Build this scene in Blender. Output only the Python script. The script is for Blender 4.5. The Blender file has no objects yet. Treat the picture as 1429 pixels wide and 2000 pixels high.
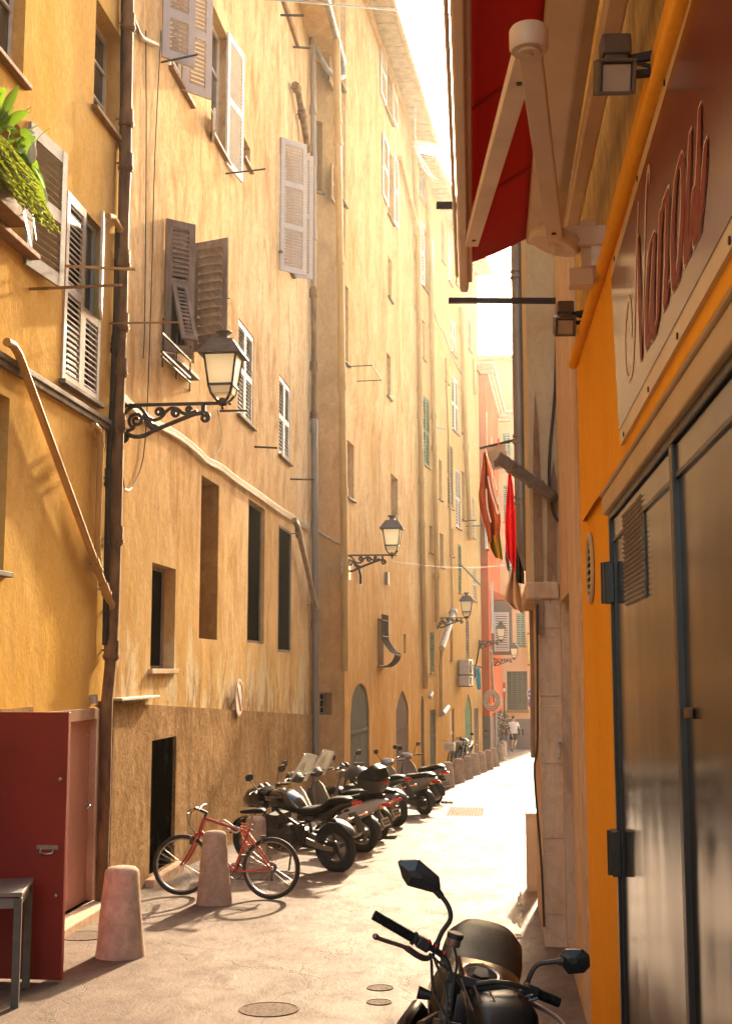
import bpy, math, random
from mathutils import Vector, Matrix, Euler
R_ = math.radians
random.seed(7)
SC = bpy.context.scene
COL = SC.collection
# ------------------------------------------------------------------ camera
FPX, HY, VX, CH, SL = 2400.0, 1305.0, 981.0, 2.07, 0.0318
PITCH = math.atan((HY - 1000.0) / FPX)
YAW = math.atan((VX - 714.5) / FPX * math.cos(PITCH))
cam = bpy.data.cameras.new('camera')
cam.sensor_fit = 'VERTICAL'
cam.sensor_height = 36.0
cam.lens = FPX / 2000.0 * 36.0
cam.clip_start, cam.clip_end = 0.05, 2000
camo = bpy.data.objects.new('camera', cam)
COL.objects.link(camo)
camo.location = (0, 0, CH)
camo.rotation_euler = (math.pi / 2 + PITCH, 0, YAW)
SC.camera = camo
# ------------------------------------------------------------------ light
SUN_AZ, SUN_EL = R_(6.5), R_(23.0)
W = bpy.data.worlds.new('World')
SC.world = W
W.use_nodes = True
nt = W.node_tree
nt.nodes.clear()
sky = nt.nodes.new('ShaderNodeTexSky')
sky.sky_type = 'NISHITA'
sky.sun_disc = False
sky.sun_elevation = SUN_EL
sky.sun_rotation = SUN_AZ
sky.dust_density = 4.0
sky.air_density = 1.2
sky.ozone_density = 0.6
bg = nt.nodes.new('ShaderNodeBackground')
bg.inputs['Strength'].default_value = 0.15
wo = nt.nodes.new('ShaderNodeOutputWorld')
nt.links.new(sky.outputs[0], bg.inputs[0])
nt.links.new(bg.outputs[0], wo.inputs[0])
sl = bpy.data.lights.new('sun', 'SUN')
sl.energy = 2.7
sl.angle = R_(1.6)
sl.color = (1.0, 0.86, 0.66)
so = bpy.data.objects.new('sun', sl)
COL.objects.link(so)
sdir = Vector((math.sin(SUN_AZ) * math.cos(SUN_EL), math.cos(SUN_AZ) * math.cos(SUN_EL), math.sin(SUN_EL)))
so.rotation_euler = sdir.to_track_quat('Z', 'Y').to_euler()
so.location = (4, 40, 40)
vs = SC.view_settings
vs.view_transform = 'Standard'
vs.look = 'None'
vs.exposure = 2.6
vs.gamma = 1.0
vs.use_white_balance = True
vs.white_balance_temperature = 7150
vs.white_balance_tint = 12
SC.cycles.max_bounces = 10
SC.cycles.diffuse_bounces = 5
SC.cycles.use_denoising = True
# ------------------------------------------------------------------ pixel maths (photo pixel -> ray -> point on a real plane)
_F = Vector((-math.sin(YAW) * math.cos(PITCH), math.cos(YAW) * math.cos(PITCH), math.sin(PITCH)))
_R = Vector((math.cos(YAW), math.sin(YAW), 0))
_U = _R.cross(_F)
CAM = Vector((0, 0, CH))
def ray(u, v): return _F * FPX + _R * (u - 714.5) + _U * (1000.0 - v)
def onp(u, v, n, d):
    r = ray(u, v); n = Vector(n)
    return CAM + r * ((d - n.dot(CAM)) / n.dot(r))
def G(u, v): return onp(u, v, (0, SL, 1), 0)
def atY(u, v, y): return onp(u, v, (0, 1, 0), y)
def gz(y): return -SL * y
# ------------------------------------------------------------------ mesh builder
XF = {}
class MB:
    def __init__(s): s.v, s.f, s.s = [], [], []
    def add(s, vs_, fs, sm=False, M=None):
        o = len(s.v)
        for p in vs_:
            p = Vector(p)
            s.v.append(M @ p if M is not None else p)
        for f in fs:
            s.f.append([o + i for i in f]); s.s.append(sm)
        return s
    def box(s, c, d, M=None):
        x, y, z = d[0] / 2, d[1] / 2, d[2] / 2
        vv = [(c[0] + i * x, c[1] + j * y, c[2] + k * z) for k in (-1, 1) for j in (-1, 1) for i in (-1, 1)]
        return s.add(vv, [(0, 2, 3, 1), (4, 5, 7, 6), (0, 1, 5, 4), (2, 6, 7, 3), (0, 4, 6, 2), (1, 3, 7, 5)], False, M)
    def bar(s, p0, p1, w, h=None, up=(0, 0, 1), M=None):
        h = h or w
        p0, p1 = Vector(p0), Vector(p1)
        t = (p1 - p0).normalized(); up = Vector(up)
        if abs(t.dot(up)) > 0.98: up = Vector((1, 0, 0))
        a = t.cross(up).normalized(); b = a.cross(t)
        q = []
        for p in (p0, p1):
            for i, j in ((-1, -1), (1, -1), (1, 1), (-1, 1)):
                q.append(p + a * (i * w / 2) + b * (j * h / 2))
        return s.add(q, [(3, 2, 1, 0), (4, 5, 6, 7), (0, 1, 5, 4), (1, 2, 6, 5), (2, 3, 7, 6), (3, 0, 4, 7)], False, M)
    def sweep(s, pts, rad, n=10, up=(0, 0, 1), ex=2.0, closed=False, caps=True, M=None, sm=True):
        """elliptical / superelliptical section swept along pts; rad: scalar, or list of r or (side, up) radii"""
        pts = [Vector(p) for p in pts]; m = len(pts)
        if not isinstance(rad, (list, tuple)): rad = [rad] * m
        rad = [r if isinstance(r, (list, tuple)) else (r, r) for r in rad]
        rings = []; up = Vector(up); pa = None
        for i, p in enumerate(pts):
            if closed: t = pts[(i + 1) % m] - pts[i - 1]
            else: t = pts[min(i + 1, m - 1)] - pts[max(i - 1, 0)]
            t = t.normalized() if t.length > 1e-9 else Vector((0, 0, 1))
            if pa is None:
                u0 = up if abs(t.dot(up)) < 0.98 else Vector((1, 0, 0))
                a = t.cross(u0).normalized()
            else:
                a = (pa - t * pa.dot(t))
                a = a.normalized() if a.length > 1e-6 else t.orthogonal().normalized()
            pa = a; b = a.cross(t); ring = []
            for k in range(n):
                th = 2 * math.pi * k / n + math.pi / n
                c, d = math.cos(th), math.sin(th)
                c = math.copysign(abs(c) ** (2 / ex), c); d = math.copysign(abs(d) ** (2 / ex), d)
                ring.append(p + a * (c * rad[i][0]) + b * (d * rad[i][1]))
            rings.append(ring)
        vv = [q for r in rings for q in r]; ff = []
        for i in range(m if closed else m - 1):
            j = (i + 1) % m
            for k in range(n):
                l = (k + 1) % n
                ff.append((i * n + k, j * n + k, j * n + l, i * n + l))
        s.add(vv, ff, sm, M)
        if caps and not closed:
            s.add(rings[0], [tuple(range(n))], False, M); s.add(rings[-1], [tuple(reversed(range(n)))], False, M)
        return s
    def tube(s, pts, r, n=10, **k): return s.sweep(pts, r, n, **k)
    def lathe(s, prof, n=20, M=None, sm=True):
        vv = []; ff = []; m = len(prof)
        for r, z in prof:
            for k in range(n):
                a = 2 * math.pi * k / n
                vv.append((max(r, 1e-5) * math.cos(a), max(r, 1e-5) * math.sin(a), z))
        for i in range(m - 1):
            for k in range(n):
                l = (k + 1) % n
                ff.append((i * n + k, i * n + l, (i + 1) * n + l, (i + 1) * n + k))
        ff.append(tuple(reversed(range(n)))); ff.append(tuple(range((m - 1) * n, m * n)))
        return s.add(vv, ff, sm, M)
    def cyl(s, p0, p1, r, n=14, r1=None, sm=True, M=None):
        return s.sweep([p0, p1], [r, r if r1 is None else r1], n, sm=sm, M=M)
    def torus(s, c, R, r, n=36, m=10, M=None, rw=None):
        """wheel ring, axis along local y"""
        pts = [(c[0] + R * math.cos(2 * math.pi * i / n), c[1], c[2] + R * math.sin(2 * math.pi * i / n)) for i in range(n)]
        return s.sweep(pts, [(rw or r, r)] * n, m, up=(0, 1, 0), closed=True, M=M)
    def prism(s, poly, th, M=None, sm=False):
        """polygon in local xy, extruded along +z by th"""
        n = len(poly)
        vv = [(p[0], p[1], 0) for p in poly] + [(p[0], p[1], th) for p in poly]
        ff = [tuple(reversed(range(n))), tuple(range(n, 2 * n))]
        ff += [(i, (i + 1) % n, n + (i + 1) % n, n + i) for i in range(n)]
        return s.add(vv, ff, sm, M)
    def ball(s, c, r, n=14, m=8, M=None):
        r = r if isinstance(r, (list, tuple)) else (r, r, r)
        vv = []; ff = []
        for i in range(m + 1):
            t = math.pi * i / m
            for k in range(n):
                a = 2 * math.pi * k / n
                q = max(math.sin(t), 1e-4)
                vv.append((c[0] + r[0] * q * math.cos(a), c[1] + r[1] * q * math.sin(a), c[2] - r[2] * math.cos(t)))
        for i in range(m):
            for k in range(n):
                l = (k + 1) % n
                ff.append((i * n + k, i * n + l, (i + 1) * n + l, (i + 1) * n + k))
        return s.add(vv, ff, True, M)
    def grid(s, fn, nu, nv, M=None, sm=True):
        vv = [fn(i / nu, j / nv) for j in range(nv + 1) for i in range(nu + 1)]
        ff = [(j * (nu + 1) + i, j * (nu + 1) + i + 1, (j + 1) * (nu + 1) + i + 1, (j + 1) * (nu + 1) + i) for j in range(nv) for i in range(nu)]
        return s.add(vv, ff, sm, M)
    def build(s, name, mat, parent=None, label=None, bev=0, world=True, origin=None, sub=0, solid=0, ang=38, kind=None):
        if parent is not None and world and parent.name in XF: inv = XF[parent.name].inverted()
        elif origin is not None: inv = Matrix.Translation(-Vector(origin))
        else: inv = None
        me = bpy.data.meshes.new(name)
        me.from_pydata([(inv @ p if inv is not None else p)[:] for p in s.v], [], s.f)
        me.polygons.foreach_set('use_smooth', s.s)
        if any(s.s):
            me.set_sharp_from_angle(angle=R_(ang))
        mats = mat if isinstance(mat, (list, tuple)) else [mat]
        for m in mats: me.materials.append(m)
        me.update()
        o = bpy.data.objects.new(name, me)
        COL.objects.link(o)
        if parent is not None:
            o.parent = parent
            if parent.name in XF: XF[o.name] = XF[parent.name]
        elif origin is not None: o.location = origin
        if label: o['label'] = label
        if kind: o['kind'] = kind
        if solid:
            md = o.modifiers.new('thickness', 'SOLIDIFY'); md.thickness = solid; md.offset = 0
        if bev:
            md = o.modifiers.new('bevel', 'BEVEL'); md.width = bev; md.segments = 2; md.limit_method = 'ANGLE'; md.angle_limit = R_(35)
        if sub:
            md = o.modifiers.new('sub', 'SUBSURF'); md.levels = sub; md.render_levels = sub
        return o
def tag(o, label, cat, group=None):
    o['label'] = label; o['category'] = cat
    if group: o['group'] = group
    return o
def thing(name, label, cat, loc, rot=(0, 0, 0), group=None):
    o = bpy.data.objects.new(name, None)
    COL.objects.link(o)
    o.empty_display_size = 0.2
    o.location = loc; o.rotation_euler = rot
    XF[o.name] = Matrix.Translation(Vector(loc)) @ Euler(rot, 'XYZ').to_matrix().to_4x4()
    return tag(o, label, cat, group)
def copy_tree(o, parent=None):
    c = o.copy(); COL.objects.link(c)
    if parent is not None: c.parent = parent
    for ch in list(o.children): copy_tree(ch, c)
    return c
def Mrt(loc, rz=0, rx=0, ry=0): return Matrix.Translation(Vector(loc)) @ Euler((rx, ry, rz), 'XYZ').to_matrix().to_4x4()
def basis(o, x, y, z):
    m = Matrix((x, y, z)).transposed().to_4x4(); m.translation = Vector(o); return m
# ------------------------------------------------------------------ materials
MATS = {}
def N(nt, t, **k):
    n = nt.nodes.new(t)
    for a, b in k.items():
        if a in n.inputs.keys(): n.inputs[a].default_value = b
        else: setattr(n, a, b)
    return n
def pbase(name):
    m = bpy.data.materials.new(name); m.use_nodes = True
    nt = m.node_tree; b = nt.nodes['Principled BSDF']
    MATS[name] = m
    return m, nt, b
def c4(c): return (c[0], c[1], c[2], 1)
def noise(nt, scale, stretch=(1, 1, 1), detail=6, rough=0.55, coord='pos', dist=0.0):
    if coord == 'pos':
        g = nt.nodes.new('ShaderNodeNewGeometry'); src = g.outputs['Position']
    else:
        g = nt.nodes.new('ShaderNodeTexCoord'); src = g.outputs['Object']
    mp = nt.nodes.new('ShaderNodeMapping'); mp.inputs['Scale'].default_value = stretch
    n = nt.nodes.new('ShaderNodeTexNoise')
    n.inputs['Scale'].default_value = scale; n.inputs['Detail'].default_value = detail; n.inputs['Roughness'].default_value = rough
    n.inputs['Distortion'].default_value = dist
    nt.links.new(src, mp.inputs[0]); nt.links.new(mp.outputs[0], n.inputs[0])
    return n.outputs[0]
def ramp(nt, src, stops):
    r = nt.nodes.new('ShaderNodeValToRGB'); e = r.color_ramp.elements
    while len(e) < len(stops): e.new(0.5)
    for i, (p, c) in enumerate(stops):
        e[i].position = p
        e[i].color = c4(c) if isinstance(c, (tuple, list)) else (c, c, c, 1)
    nt.links.new(src, r.inputs[0])
    return r.outputs[0]
def mixc(nt, fac, a, b, mode='MIX'):
    x = nt.nodes.new('ShaderNodeMix'); x.data_type = 'RGBA'; x.blend_type = mode
    for sck, val in ((x.inputs[0], fac), (x.inputs[6], a), (x.inputs[7], b)):
        if isinstance(val, (int, float)): sck.default_value = val
        elif isinstance(val, (tuple, list)): sck.default_value = c4(val)
        else: nt.links.new(val, sck)
    return x.outputs[2]
def mth(nt, op, a, b=None, clamp=False):
    x = nt.nodes.new('ShaderNodeMath'); x.operation = op; x.use_clamp = clamp
    for i, val in enumerate((a, b)):
        if val is None: continue
        if isinstance(val, (int, float)): x.inputs[i].default_value = val
        else: nt.links.new(val, x.inputs[i])
    return x.outputs[0]
def zmask(nt, z0, z1):
    g = nt.nodes.new('ShaderNodeNewGeometry'); sp = nt.nodes.new('ShaderNodeSeparateXYZ')
    nt.links.new(g.outputs['Position'], sp.inputs[0])
    mr = nt.nodes.new('ShaderNodeMapRange'); mr.inputs[1].default_value = z0; mr.inputs[2].default_value = z1
    # height above the sloping ground
    h = mth(nt, 'ADD', sp.outputs[2], mth(nt, 'MULTIPLY', sp.outputs[1], SL))
    nt.links.new(h, mr.inputs[0])
    return mr.outputs[0]
def bump(nt, b, h, dist, strength=1.0):
    bp = nt.nodes.new('ShaderNodeBump'); bp.inputs['Distance'].default_value = dist; bp.inputs['Strength'].default_value = strength
    nt.links.new(h, bp.inputs['Height']); nt.links.new(bp.outputs[0], b.inputs['Normal'])
def plaster(name, c1, c2, c3, streak=0.35, bumpd=0.02, peel=None, rough=0.9, base=None, bscale=9.0, grain=.45, gz_=.62):
    """c1 main, c2 worn light, c3 dark streaks; peel = (colour, z0, z1); base = (colour, z0, z1) damp band above the ground"""
    m, nt, b = pbase(name)
    big = noise(nt, 0.55, (1, 1, 0.6), 6, 0.62, dist=.3)
    st = noise(nt, 1.7, (1, 1, 0.38), 10, 0.72, dist=1.2)
    brush = noise(nt, 6, (1, 1, min(1.1, gz_ * 1.25)), 9, 0.74, dist=1.0)
    fine = noise(nt, bscale * 2.2, (1, 1, 0.6), 8, 0.72)
    col = mixc(nt, ramp(nt, big, [(0.34, 0.0), (0.64, 1.0)]), c1, c2)
    col = mixc(nt, mth(nt, 'MULTIPLY', ramp(nt, st, [(0.47, 0.0), (0.68, 1.0)]), min(1, streak * 1.25)), col, c3)
    col = mixc(nt, mth(nt, 'MULTIPLY', ramp(nt, brush, [(0.40, 1.0), (0.56, 0.0)]), grain * .65), col, c3)
    col = mixc(nt, mth(nt, 'MULTIPLY', ramp(nt, fine, [(0.34, 1.0), (0.50, 0.0)]), 0.35), col, c3)
    col = mixc(nt, mth(nt, 'MULTIPLY', ramp(nt, brush, [(0.56, 0.0), (0.70, 1.0)]), grain * .55), col, tuple(min(.8, x * 1.18 + .03) for x in c2))
    if base:
        zm = mth(nt, 'SUBTRACT', 1.0, zmask(nt, base[1], base[2]))
        k = mth(nt, 'MULTIPLY', zm, ramp(nt, noise(nt, 1.3, (1, 1, 0.35), 7, 0.7, dist=.4), [(0.36, 0.2), (0.58, 1.0)]))
        col = mixc(nt, k, col, base[0])
    if peel:
        zm = mth(nt, 'SUBTRACT', 1.0, zmask(nt, peel[1], peel[2]))
        pn = noise(nt, 1.5, (1, 1, 0.35), 9, 0.72, dist=0.7)
        k = ramp(nt, mth(nt, 'MULTIPLY', zm, pn), [(0.36, 0.0), (0.41, .85)])
        col = mixc(nt, k, col, peel[0])
        k2 = ramp(nt, mth(nt, 'MULTIPLY', zm, noise(nt, 3.1, (1, 1, .3), 9, .75, dist=.8)), [(0.40, 0.0), (0.45, .7)])
        col = mixc(nt, k2, col, c3)
    nt.links.new(col, b.inputs['Base Color'])
    b.inputs['Roughness'].default_value = rough
    b.inputs['Specular IOR Level'].default_value = 0.0
    hh = mth(nt, 'ADD', mth(nt, 'MULTIPLY', fine, 0.22), mth(nt, 'MULTIPLY', noise(nt, 1.8, (1, 1, 0.7), 4, 0.5), 1.0))
    hh = mth(nt, 'ADD', hh, mth(nt, 'MULTIPLY', brush, .30))
    bump(nt, b, hh, bumpd)
    return m
def simple(name, c, rough=0.5, metal=0.0, var=0.15, scale=12, bumpd=0.0, spec=0.5, coat=0.0, coord='obj', stretch=(1, 1, 1), c2=None):
    m, nt, b = pbase(name)
    n = noise(nt, scale, stretch, 5, 0.6, coord)
    d = c2 or tuple(x * (1 - var * 2) for x in c)
    col = mixc(nt, ramp(nt, n, [(0.35, 0.0), (0.68, 1.0)]), c, d)
    nt.links.new(col, b.inputs['Base Color'])
    b.inputs['Roughness'].default_value = rough; b.inputs['Metallic'].default_value = metal
    b.inputs['Specular IOR Level'].default_value = spec
    b.inputs['Coat Weight'].default_value = coat; b.inputs['Coat Roughness'].default_value = 0.08
    rr = mth(nt, 'ADD', mth(nt, 'MULTIPLY', n, 0.3 * rough), rough * 0.85, True)
    nt.links.new(rr, b.inputs['Roughness'])
    if bumpd: bump(nt, b, n, bumpd)
    return m
def glassy(name, c, alpha=0.35, rough=0.08):
    m, nt, b = pbase(name)
    b.inputs['Base Color'].default_value = c4(c); b.inputs['Roughness'].default_value = rough
    b.inputs['Transmission Weight'].default_value = alpha
    b.inputs['IOR'].default_value = 1.2
    return m
PL1 = plaster('ochre_plaster', (.57, .35, .11), (.64, .43, .18), (.40, .21, .05), 0.3, 0.022, base=((.57, .34, .065), 0.2, 4.4), grain=.22)
PL2 = plaster('worn_ochre_plaster', (.54, .35, .175), (.64, .465, .28), (.27, .135, .045), 0.6, 0.028, peel=((.52, .44, .29), 1.2, 6.5), base=((.47, .30, .10), 1.0, 5.8), grain=.32)
PLS = plaster('shaded_ochre_plaster', (.42, .245, .10), (.48, .30, .15), (.25, .14, .065), 0.5, 0.02)  # darker copy of the ochre, the return wall's shade put into the colour
PL3 = plaster('tall_ochre_plaster', (.55, .34, .15), (.63, .445, .25), (.31, .155, .045), 0.6, 0.024, base=((.41, .20, .055), 0.5, 6.5), grain=.38)
PL4 = plaster('far_ochre_plaster', (.53, .325, .13), (.58, .39, .19), (.36, .195, .06), 0.35, 0.015, base=((.41, .215, .07), 0.5, 6.5), grain=.3)
ROUGHC = plaster('rough_brown_plinth', (.33, .20, .10), (.43, .285, .155), (.13, .072, .034), 0.55, 0.12, bscale=11, grain=.6, gz_=1.1)
PLR = plaster('red_plaster', (.50, .095, .042), (.54, .13, .065), (.36, .07, .03), 0.3, 0.012, grain=.2)
PLP = plaster('peach_plaster', (.58, .36, .20), (.61, .39, .23), (.46, .27, .15), 0.2, 0.01, grain=.2)
GREYP = plaster('grey_plinth', (.16, .135, .125), (.20, .165, .15), (.12, .095, .085), 0.3, 0.01, grain=.2)
ORANGE = plaster('orange_paint', (.78, .35, .050), (.80, .38, .065), (.64, .25, .035), 0.22, 0.010, grain=.12)
OCHRER = plaster('rough_ochre_wall', (.52, .315, .085), (.60, .40, .15), (.28, .14, .045), 0.65, 0.035, grain=.55)
BEIGE = plaster('beige_plaster', (.54, .44, .28), (.58, .48, .33), (.38, .28, .17), 0.4, 0.012, grain=.3)
STONE = plaster('old_stone', (.58, .41, .28), (.66, .50, .36), (.36, .23, .145), 0.5, 0.03, bscale=6, grain=.45, gz_=.5)
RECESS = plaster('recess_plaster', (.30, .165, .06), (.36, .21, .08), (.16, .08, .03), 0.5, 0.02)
STONED = plaster('dark_stone', (.30, .19, .12), (.37, .25, .165), (.16, .095, .055), 0.55, 0.02, bscale=6, gz_=.5)
BOLL = plaster('bollard_stone', (.47, .345, .265), (.54, .43, .34), (.24, .17, .13), 0.5, 0.03, bscale=12, grain=.6, gz_=.8)
WHITEW = simple('white_shutter_paint', (.66, .62, .56), 0.6, scale=9, var=.08, spec=.12)
GREYW = simple('grey_shutter_paint', (.34, .31, .28), 0.6, scale=9, var=.1, spec=.12)
MAUVEW = simple('mauve_grey_shutter_paint', (.47, .41, .38), 0.6, scale=9, var=.06, spec=.12)
BROWNW = simple('rotten_brown_wood', (.18, .135, .112), 0.85, scale=10, c2=(.28, .225, .19), bumpd=.01, stretch=(1, 1, .3), spec=0)
GREENW = simple('green_shutter_paint', (.17, .24, .15), 0.6, scale=9, var=.12, spec=0)
PALEG = simple('pale_green_shutter_paint', (.22, .33, .24), 0.6, scale=9, var=.08, spec=.12)
WOODG = simple('grey_green_door_wood', (.10, .105, .085), 0.75, scale=5, c2=(.17, .155, .12), stretch=(4, 4, .4), bumpd=.006, spec=0)
WOODR = simple('faded_red_door_wood', (.19, .115, .09), 0.75, scale=4, c2=(.13, .12, .11), stretch=(3, 3, .5), bumpd=.006, spec=0)
GLASSD = simple('dark_window_glass', (.05, .05, .05), 0.12, scale=2, var=.2)
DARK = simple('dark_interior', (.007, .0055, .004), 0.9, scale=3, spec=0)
RUST = simple('rusty_iron_pipe', (.10, .055, .035), 0.7, 0.2, scale=7, c2=(.27, .16, .075), bumpd=.008, stretch=(1, 1, .35), spec=.12)
RUSTD = simple('dark_iron', (.045, .035, .03), 0.6, 0.5, scale=12)
PIPEO = simple('ochre_painted_pipe', (.50, .30, .11), 0.55, scale=6, var=.12, stretch=(1, 1, .3), spec=.12)
PIPEB = simple('brown_painted_pipe', (.30, .21, .14), 0.55, scale=6, var=.15, stretch=(1, 1, .3))
PIPEG = simple('grey_zinc_pipe', (.27, .235, .21), 0.45, 0.35, scale=6, var=.15, stretch=(1, 1, .3))
SILLT = simple('terracotta_sill', (.30, .17, .085), 0.8, scale=9, bumpd=.004, spec=.12)
SILLG = simple('slate_sill', (.20, .16, .12), 0.75, scale=9, spec=.12)
CONDUIT = simple('pale_cable', (.48, .41, .33), 0.5, scale=14, var=.25)
BLACKC = simple('black_cable', (.03, .025, .022), 0.5)
REDP = simple('dark_red_door_paint', (.26, .026, .017), 0.42, scale=1.6, c2=(.20, .022, .014), spec=.3)
PINKP = simple('faded_pink_door_paint', (.52, .25, .20), 0.5, scale=2.5, c2=(.40, .23, .17), stretch=(1, 1, .3), spec=.12)
PINKF = simple('pale_door_frame_paint', (.48, .29, .20), 0.5, scale=3, spec=.12)
METAL = simple('bare_metal', (.55, .5, .45), 0.35, 0.9)
BRASS = simple('brass', (.55, .38, .14), 0.35, 0.9)
SOFFIT = simple('tile_soffit', (.42, .33, .20), 0.85, scale=5, c2=(.30, .22, .13), spec=.12)
SOFFY = simple('ochre_soffit', (.52, .32, .09), 0.8, scale=4, c2=(.38, .22, .07))
TILE = simple('roof_tile', (.36, .18, .10), 0.85, scale=4)
CORN = simple('cornice_paint', (.60, .50, .38), 0.7, scale=4)
# ------------------------------------------------------------------ facades
_add0 = MB.add
def _add(s, vs_, fs, sm=False, M=None):
    if M is not None and M.determinant() < 0: fs = [tuple(reversed(f)) for f in fs]
    return _add0(s, vs_, fs, sm, M)
MB.add = _add
class Facade:
    def __init__(s, O, d, side=1):
        s.O = Vector((O[0], O[1], 0)); s.d = Vector((d[0], d[1], 0)).normalized()
        s.n = Vector((s.d.y, -s.d.x, 0)) * side
    def px(s, u, v, off=0.0):
        p = onp(u, v, s.n, s.n.dot(s.O) + off)
        return (p - s.O).dot(s.d), p.z
    def w(s, a, z, off=0.0): return s.O + s.d * a + s.n * off + Vector((0, 0, z))
    def pt(s, u, v, off=0.0): return onp(u, v, s.n, s.n.dot(s.O) + off)
    def M(s, a, z, off=0.0): return basis(s.w(a, z, off), s.d, s.n, Vector((0, 0, 1)))
    def rect(s, u0, vt, u1, vb):
        a0, z1 = s.px(u0, vt); a1, z0 = s.px(u1, vb)
        return (a0, a1, z0, z1)
def wall(F, a0, a1, z0, z1, ops, off=0.0, back=0.5, body=None, mb=None):
    """wall slab with rectangular openings and reveals; z1 may be a function of a; body = depth of the building behind"""
    mb = mb or MB()
    zt = z1 if callable(z1) else (lambda a: z1)
    zmax = max(zt(a0), zt(a1))
    ops = [o for o in ops if o[1] > a0 and o[0] < a1]
    A = sorted(set([a0, a1] + [min(max(x, a0), a1) for o in ops for x in o[:2]]))
    Z = sorted(set([z0, zmax] + [min(max(x, z0), zmax) for o in ops for x in o[2:4]]))
    inside = lambda a, z: any(o[0] < a < o[1] and o[2] < z < o[3] for o in ops)
    q = lambda a, z, o: F.w(a, min(z, zt(a)), o)
    for i in range(len(A) - 1):
        for j in range(len(Z) - 1):
            if inside((A[i] + A[i + 1]) / 2, (Z[j] + Z[j + 1]) / 2): continue
            if Z[j] >= max(zt(A[i]), zt(A[i + 1])): continue
            mb.add([q(A[i], Z[j], off), q(A[i + 1], Z[j], off), q(A[i + 1], Z[j + 1], off), q(A[i], Z[j + 1], off)], [(0, 1, 2, 3)])
    for o in ops:
        dd = o[4]
        x0, x1, y0, y1 = max(o[0], a0), min(o[1], a1), max(o[2], z0), o[3]
        c = [(x0, y0), (x1, y0), (x1, y1), (x0, y1)]
        for k in range(4):
            p, r = c[k], c[(k + 1) % 4]
            mb.add([q(*p, off), q(*r, off), q(*r, off - dd), q(*p, off - dd)], [(0, 1, 2, 3)])
    T = body or back
    for (p, r) in (((a0, z0), (a0, zmax)), ((a1, z0), (a1, zmax)), ((a0, zmax), (a1, zmax))):
        mb.add([q(*p, off), q(*r, off), q(*r, off - T), q(*p, off - T)], [(0, 1, 2, 3)])
    if body: mb.add([q(a0, z0, off - T), q(a1, z0, off - T), q(a1, zmax, off - T), q(a0, zmax, off - T)], [(0, 1, 2, 3)])
    return mb
def leaf(mb, M, w, h, rows=2, pitch=0.055, th=0.034, st=0.075, ang=38, gap=0.62, solid=None):
    """louvred shutter leaf: local x along the leaf, y thickness, z up"""
    mb.box((st / 2, 0, h / 2), (st, th, h), M); mb.box((w - st / 2, 0, h / 2), (st, th, h), M)
    rail = st * 1.25
    n = rows; ph = (h - rail * (n + 1)) / n
    for i in range(n + 1):
        mb.box((w / 2, 0, rail / 2 + i * (ph + rail)), (w - 2 * st, th * .9, rail), M)
    for i in range(n):
        z0 = rail + i * (ph + rail)
        if solid and i in solid:
            mb.box((w / 2, 0, z0 + ph / 2), (w - 2 * st, th * .5, ph), M); continue
        k = max(3, int(ph / pitch)); p = ph / k
        for j in range(k):
            mb.box((0, 0, 0), (w - 2 * st + .004, 0.008, p * gap * 1.15), M @ Mrt((w / 2, 0, z0 + (j + .5) * p), rx=R_(ang)))
    return mb
def leafdir(F, a, z, phi_dir, off=0.0):
    """matrix for a leaf hinged at (a, z); phi_dir = angle of the leaf from the +along direction towards the street, degrees"""
    x = F.d * math.cos(R_(phi_dir)) + F.n * math.sin(R_(phi_dir))
    return basis(F.w(a, z, off), x, Vector((0, 0, 1)).cross(x), Vector((0, 0, 1)))
def leaf_px(F, u0, vt, vb, u1, phi, vref=None):
    """leaf hinged on the wall at photo column u0, its free edge reaching column u1"""
    a, z1 = F.px(u0, vt); _, z0 = F.px(u0, vb)
    h0 = F.w(a, 0, 0.02)
    x = F.d * math.cos(R_(phi)) + F.n * math.sin(R_(phi))
    r = ray(u1, vref or (vt + vb) / 2)
    # 2-D intersection of h0 + w x with CAM + t r
    det = x.x * -r.y + r.x * x.y
    w = ((CAM.x - h0.x) * -r.y + r.x * (CAM.y - h0.y)) / det
    return leafdir(F, a, z0, phi, 0.02), w, z1 - z0
class Win: pass
def add_window(F, bld, op, frame=None, style='pane', sill=None, depth=None, mull=1, pane=None, louv=None, sillth=.045, sillout=.07, bars=2, rows=2, pitch=.06):
    a0, a1, z0, z1 = op[:4]; dd = op[4] if len(op) > 4 else 0.2
    fm = frame or WHITEW
    mb = MB(); t = .05
    M = F.M(a0, z0, -dd + .03); w, h = a1 - a0, z1 - z0
    mb.box((t / 2, 0, h / 2), (t, .05, h), M); mb.box((w - t / 2, 0, h / 2), (t, .05, h), M)
    mb.box((w / 2, 0, t / 2), (w - 2 * t, .05, t), M); mb.box((w / 2, 0, h - t / 2), (w - 2 * t, .05, t), M)
    if style == 'pane':
        mb.box((w / 2, .004, h / 2), (t * .9, .05, h - 2 * t), M)
        for k in range(1, bars + 1): mb.box((w / 2, 0, h * k / (bars + 1)), (w - 2 * t, .04, .03), M)
    wn = mb.build('window', fm, bld)
    MB().box((w / 2, -.012, h / 2), (w + .02, .016, h + .02), M).build('pane', pane or GLASSD, wn)
    if sill:
        sb = MB(); Ms = F.M(a0, z0, 0)
        sb.box((w / 2, sillout / 2 - .02, -sillth / 2 + .012), (w + .12, sillout + .04, sillth), Ms)
        sb.build('sill', sill, wn, bev=.006)
    if louv:
        hw = (w - .01) / 2
        for k in range(2):
            lb = MB(); leaf(lb, F.M(a0 + k * (hw + .01), z0 + .01, -.03), hw, h - .02, rows=rows, pitch=pitch, st=min(.07, hw * .17))
            lb.build('shutter', louv, wn)
    return wn
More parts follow.
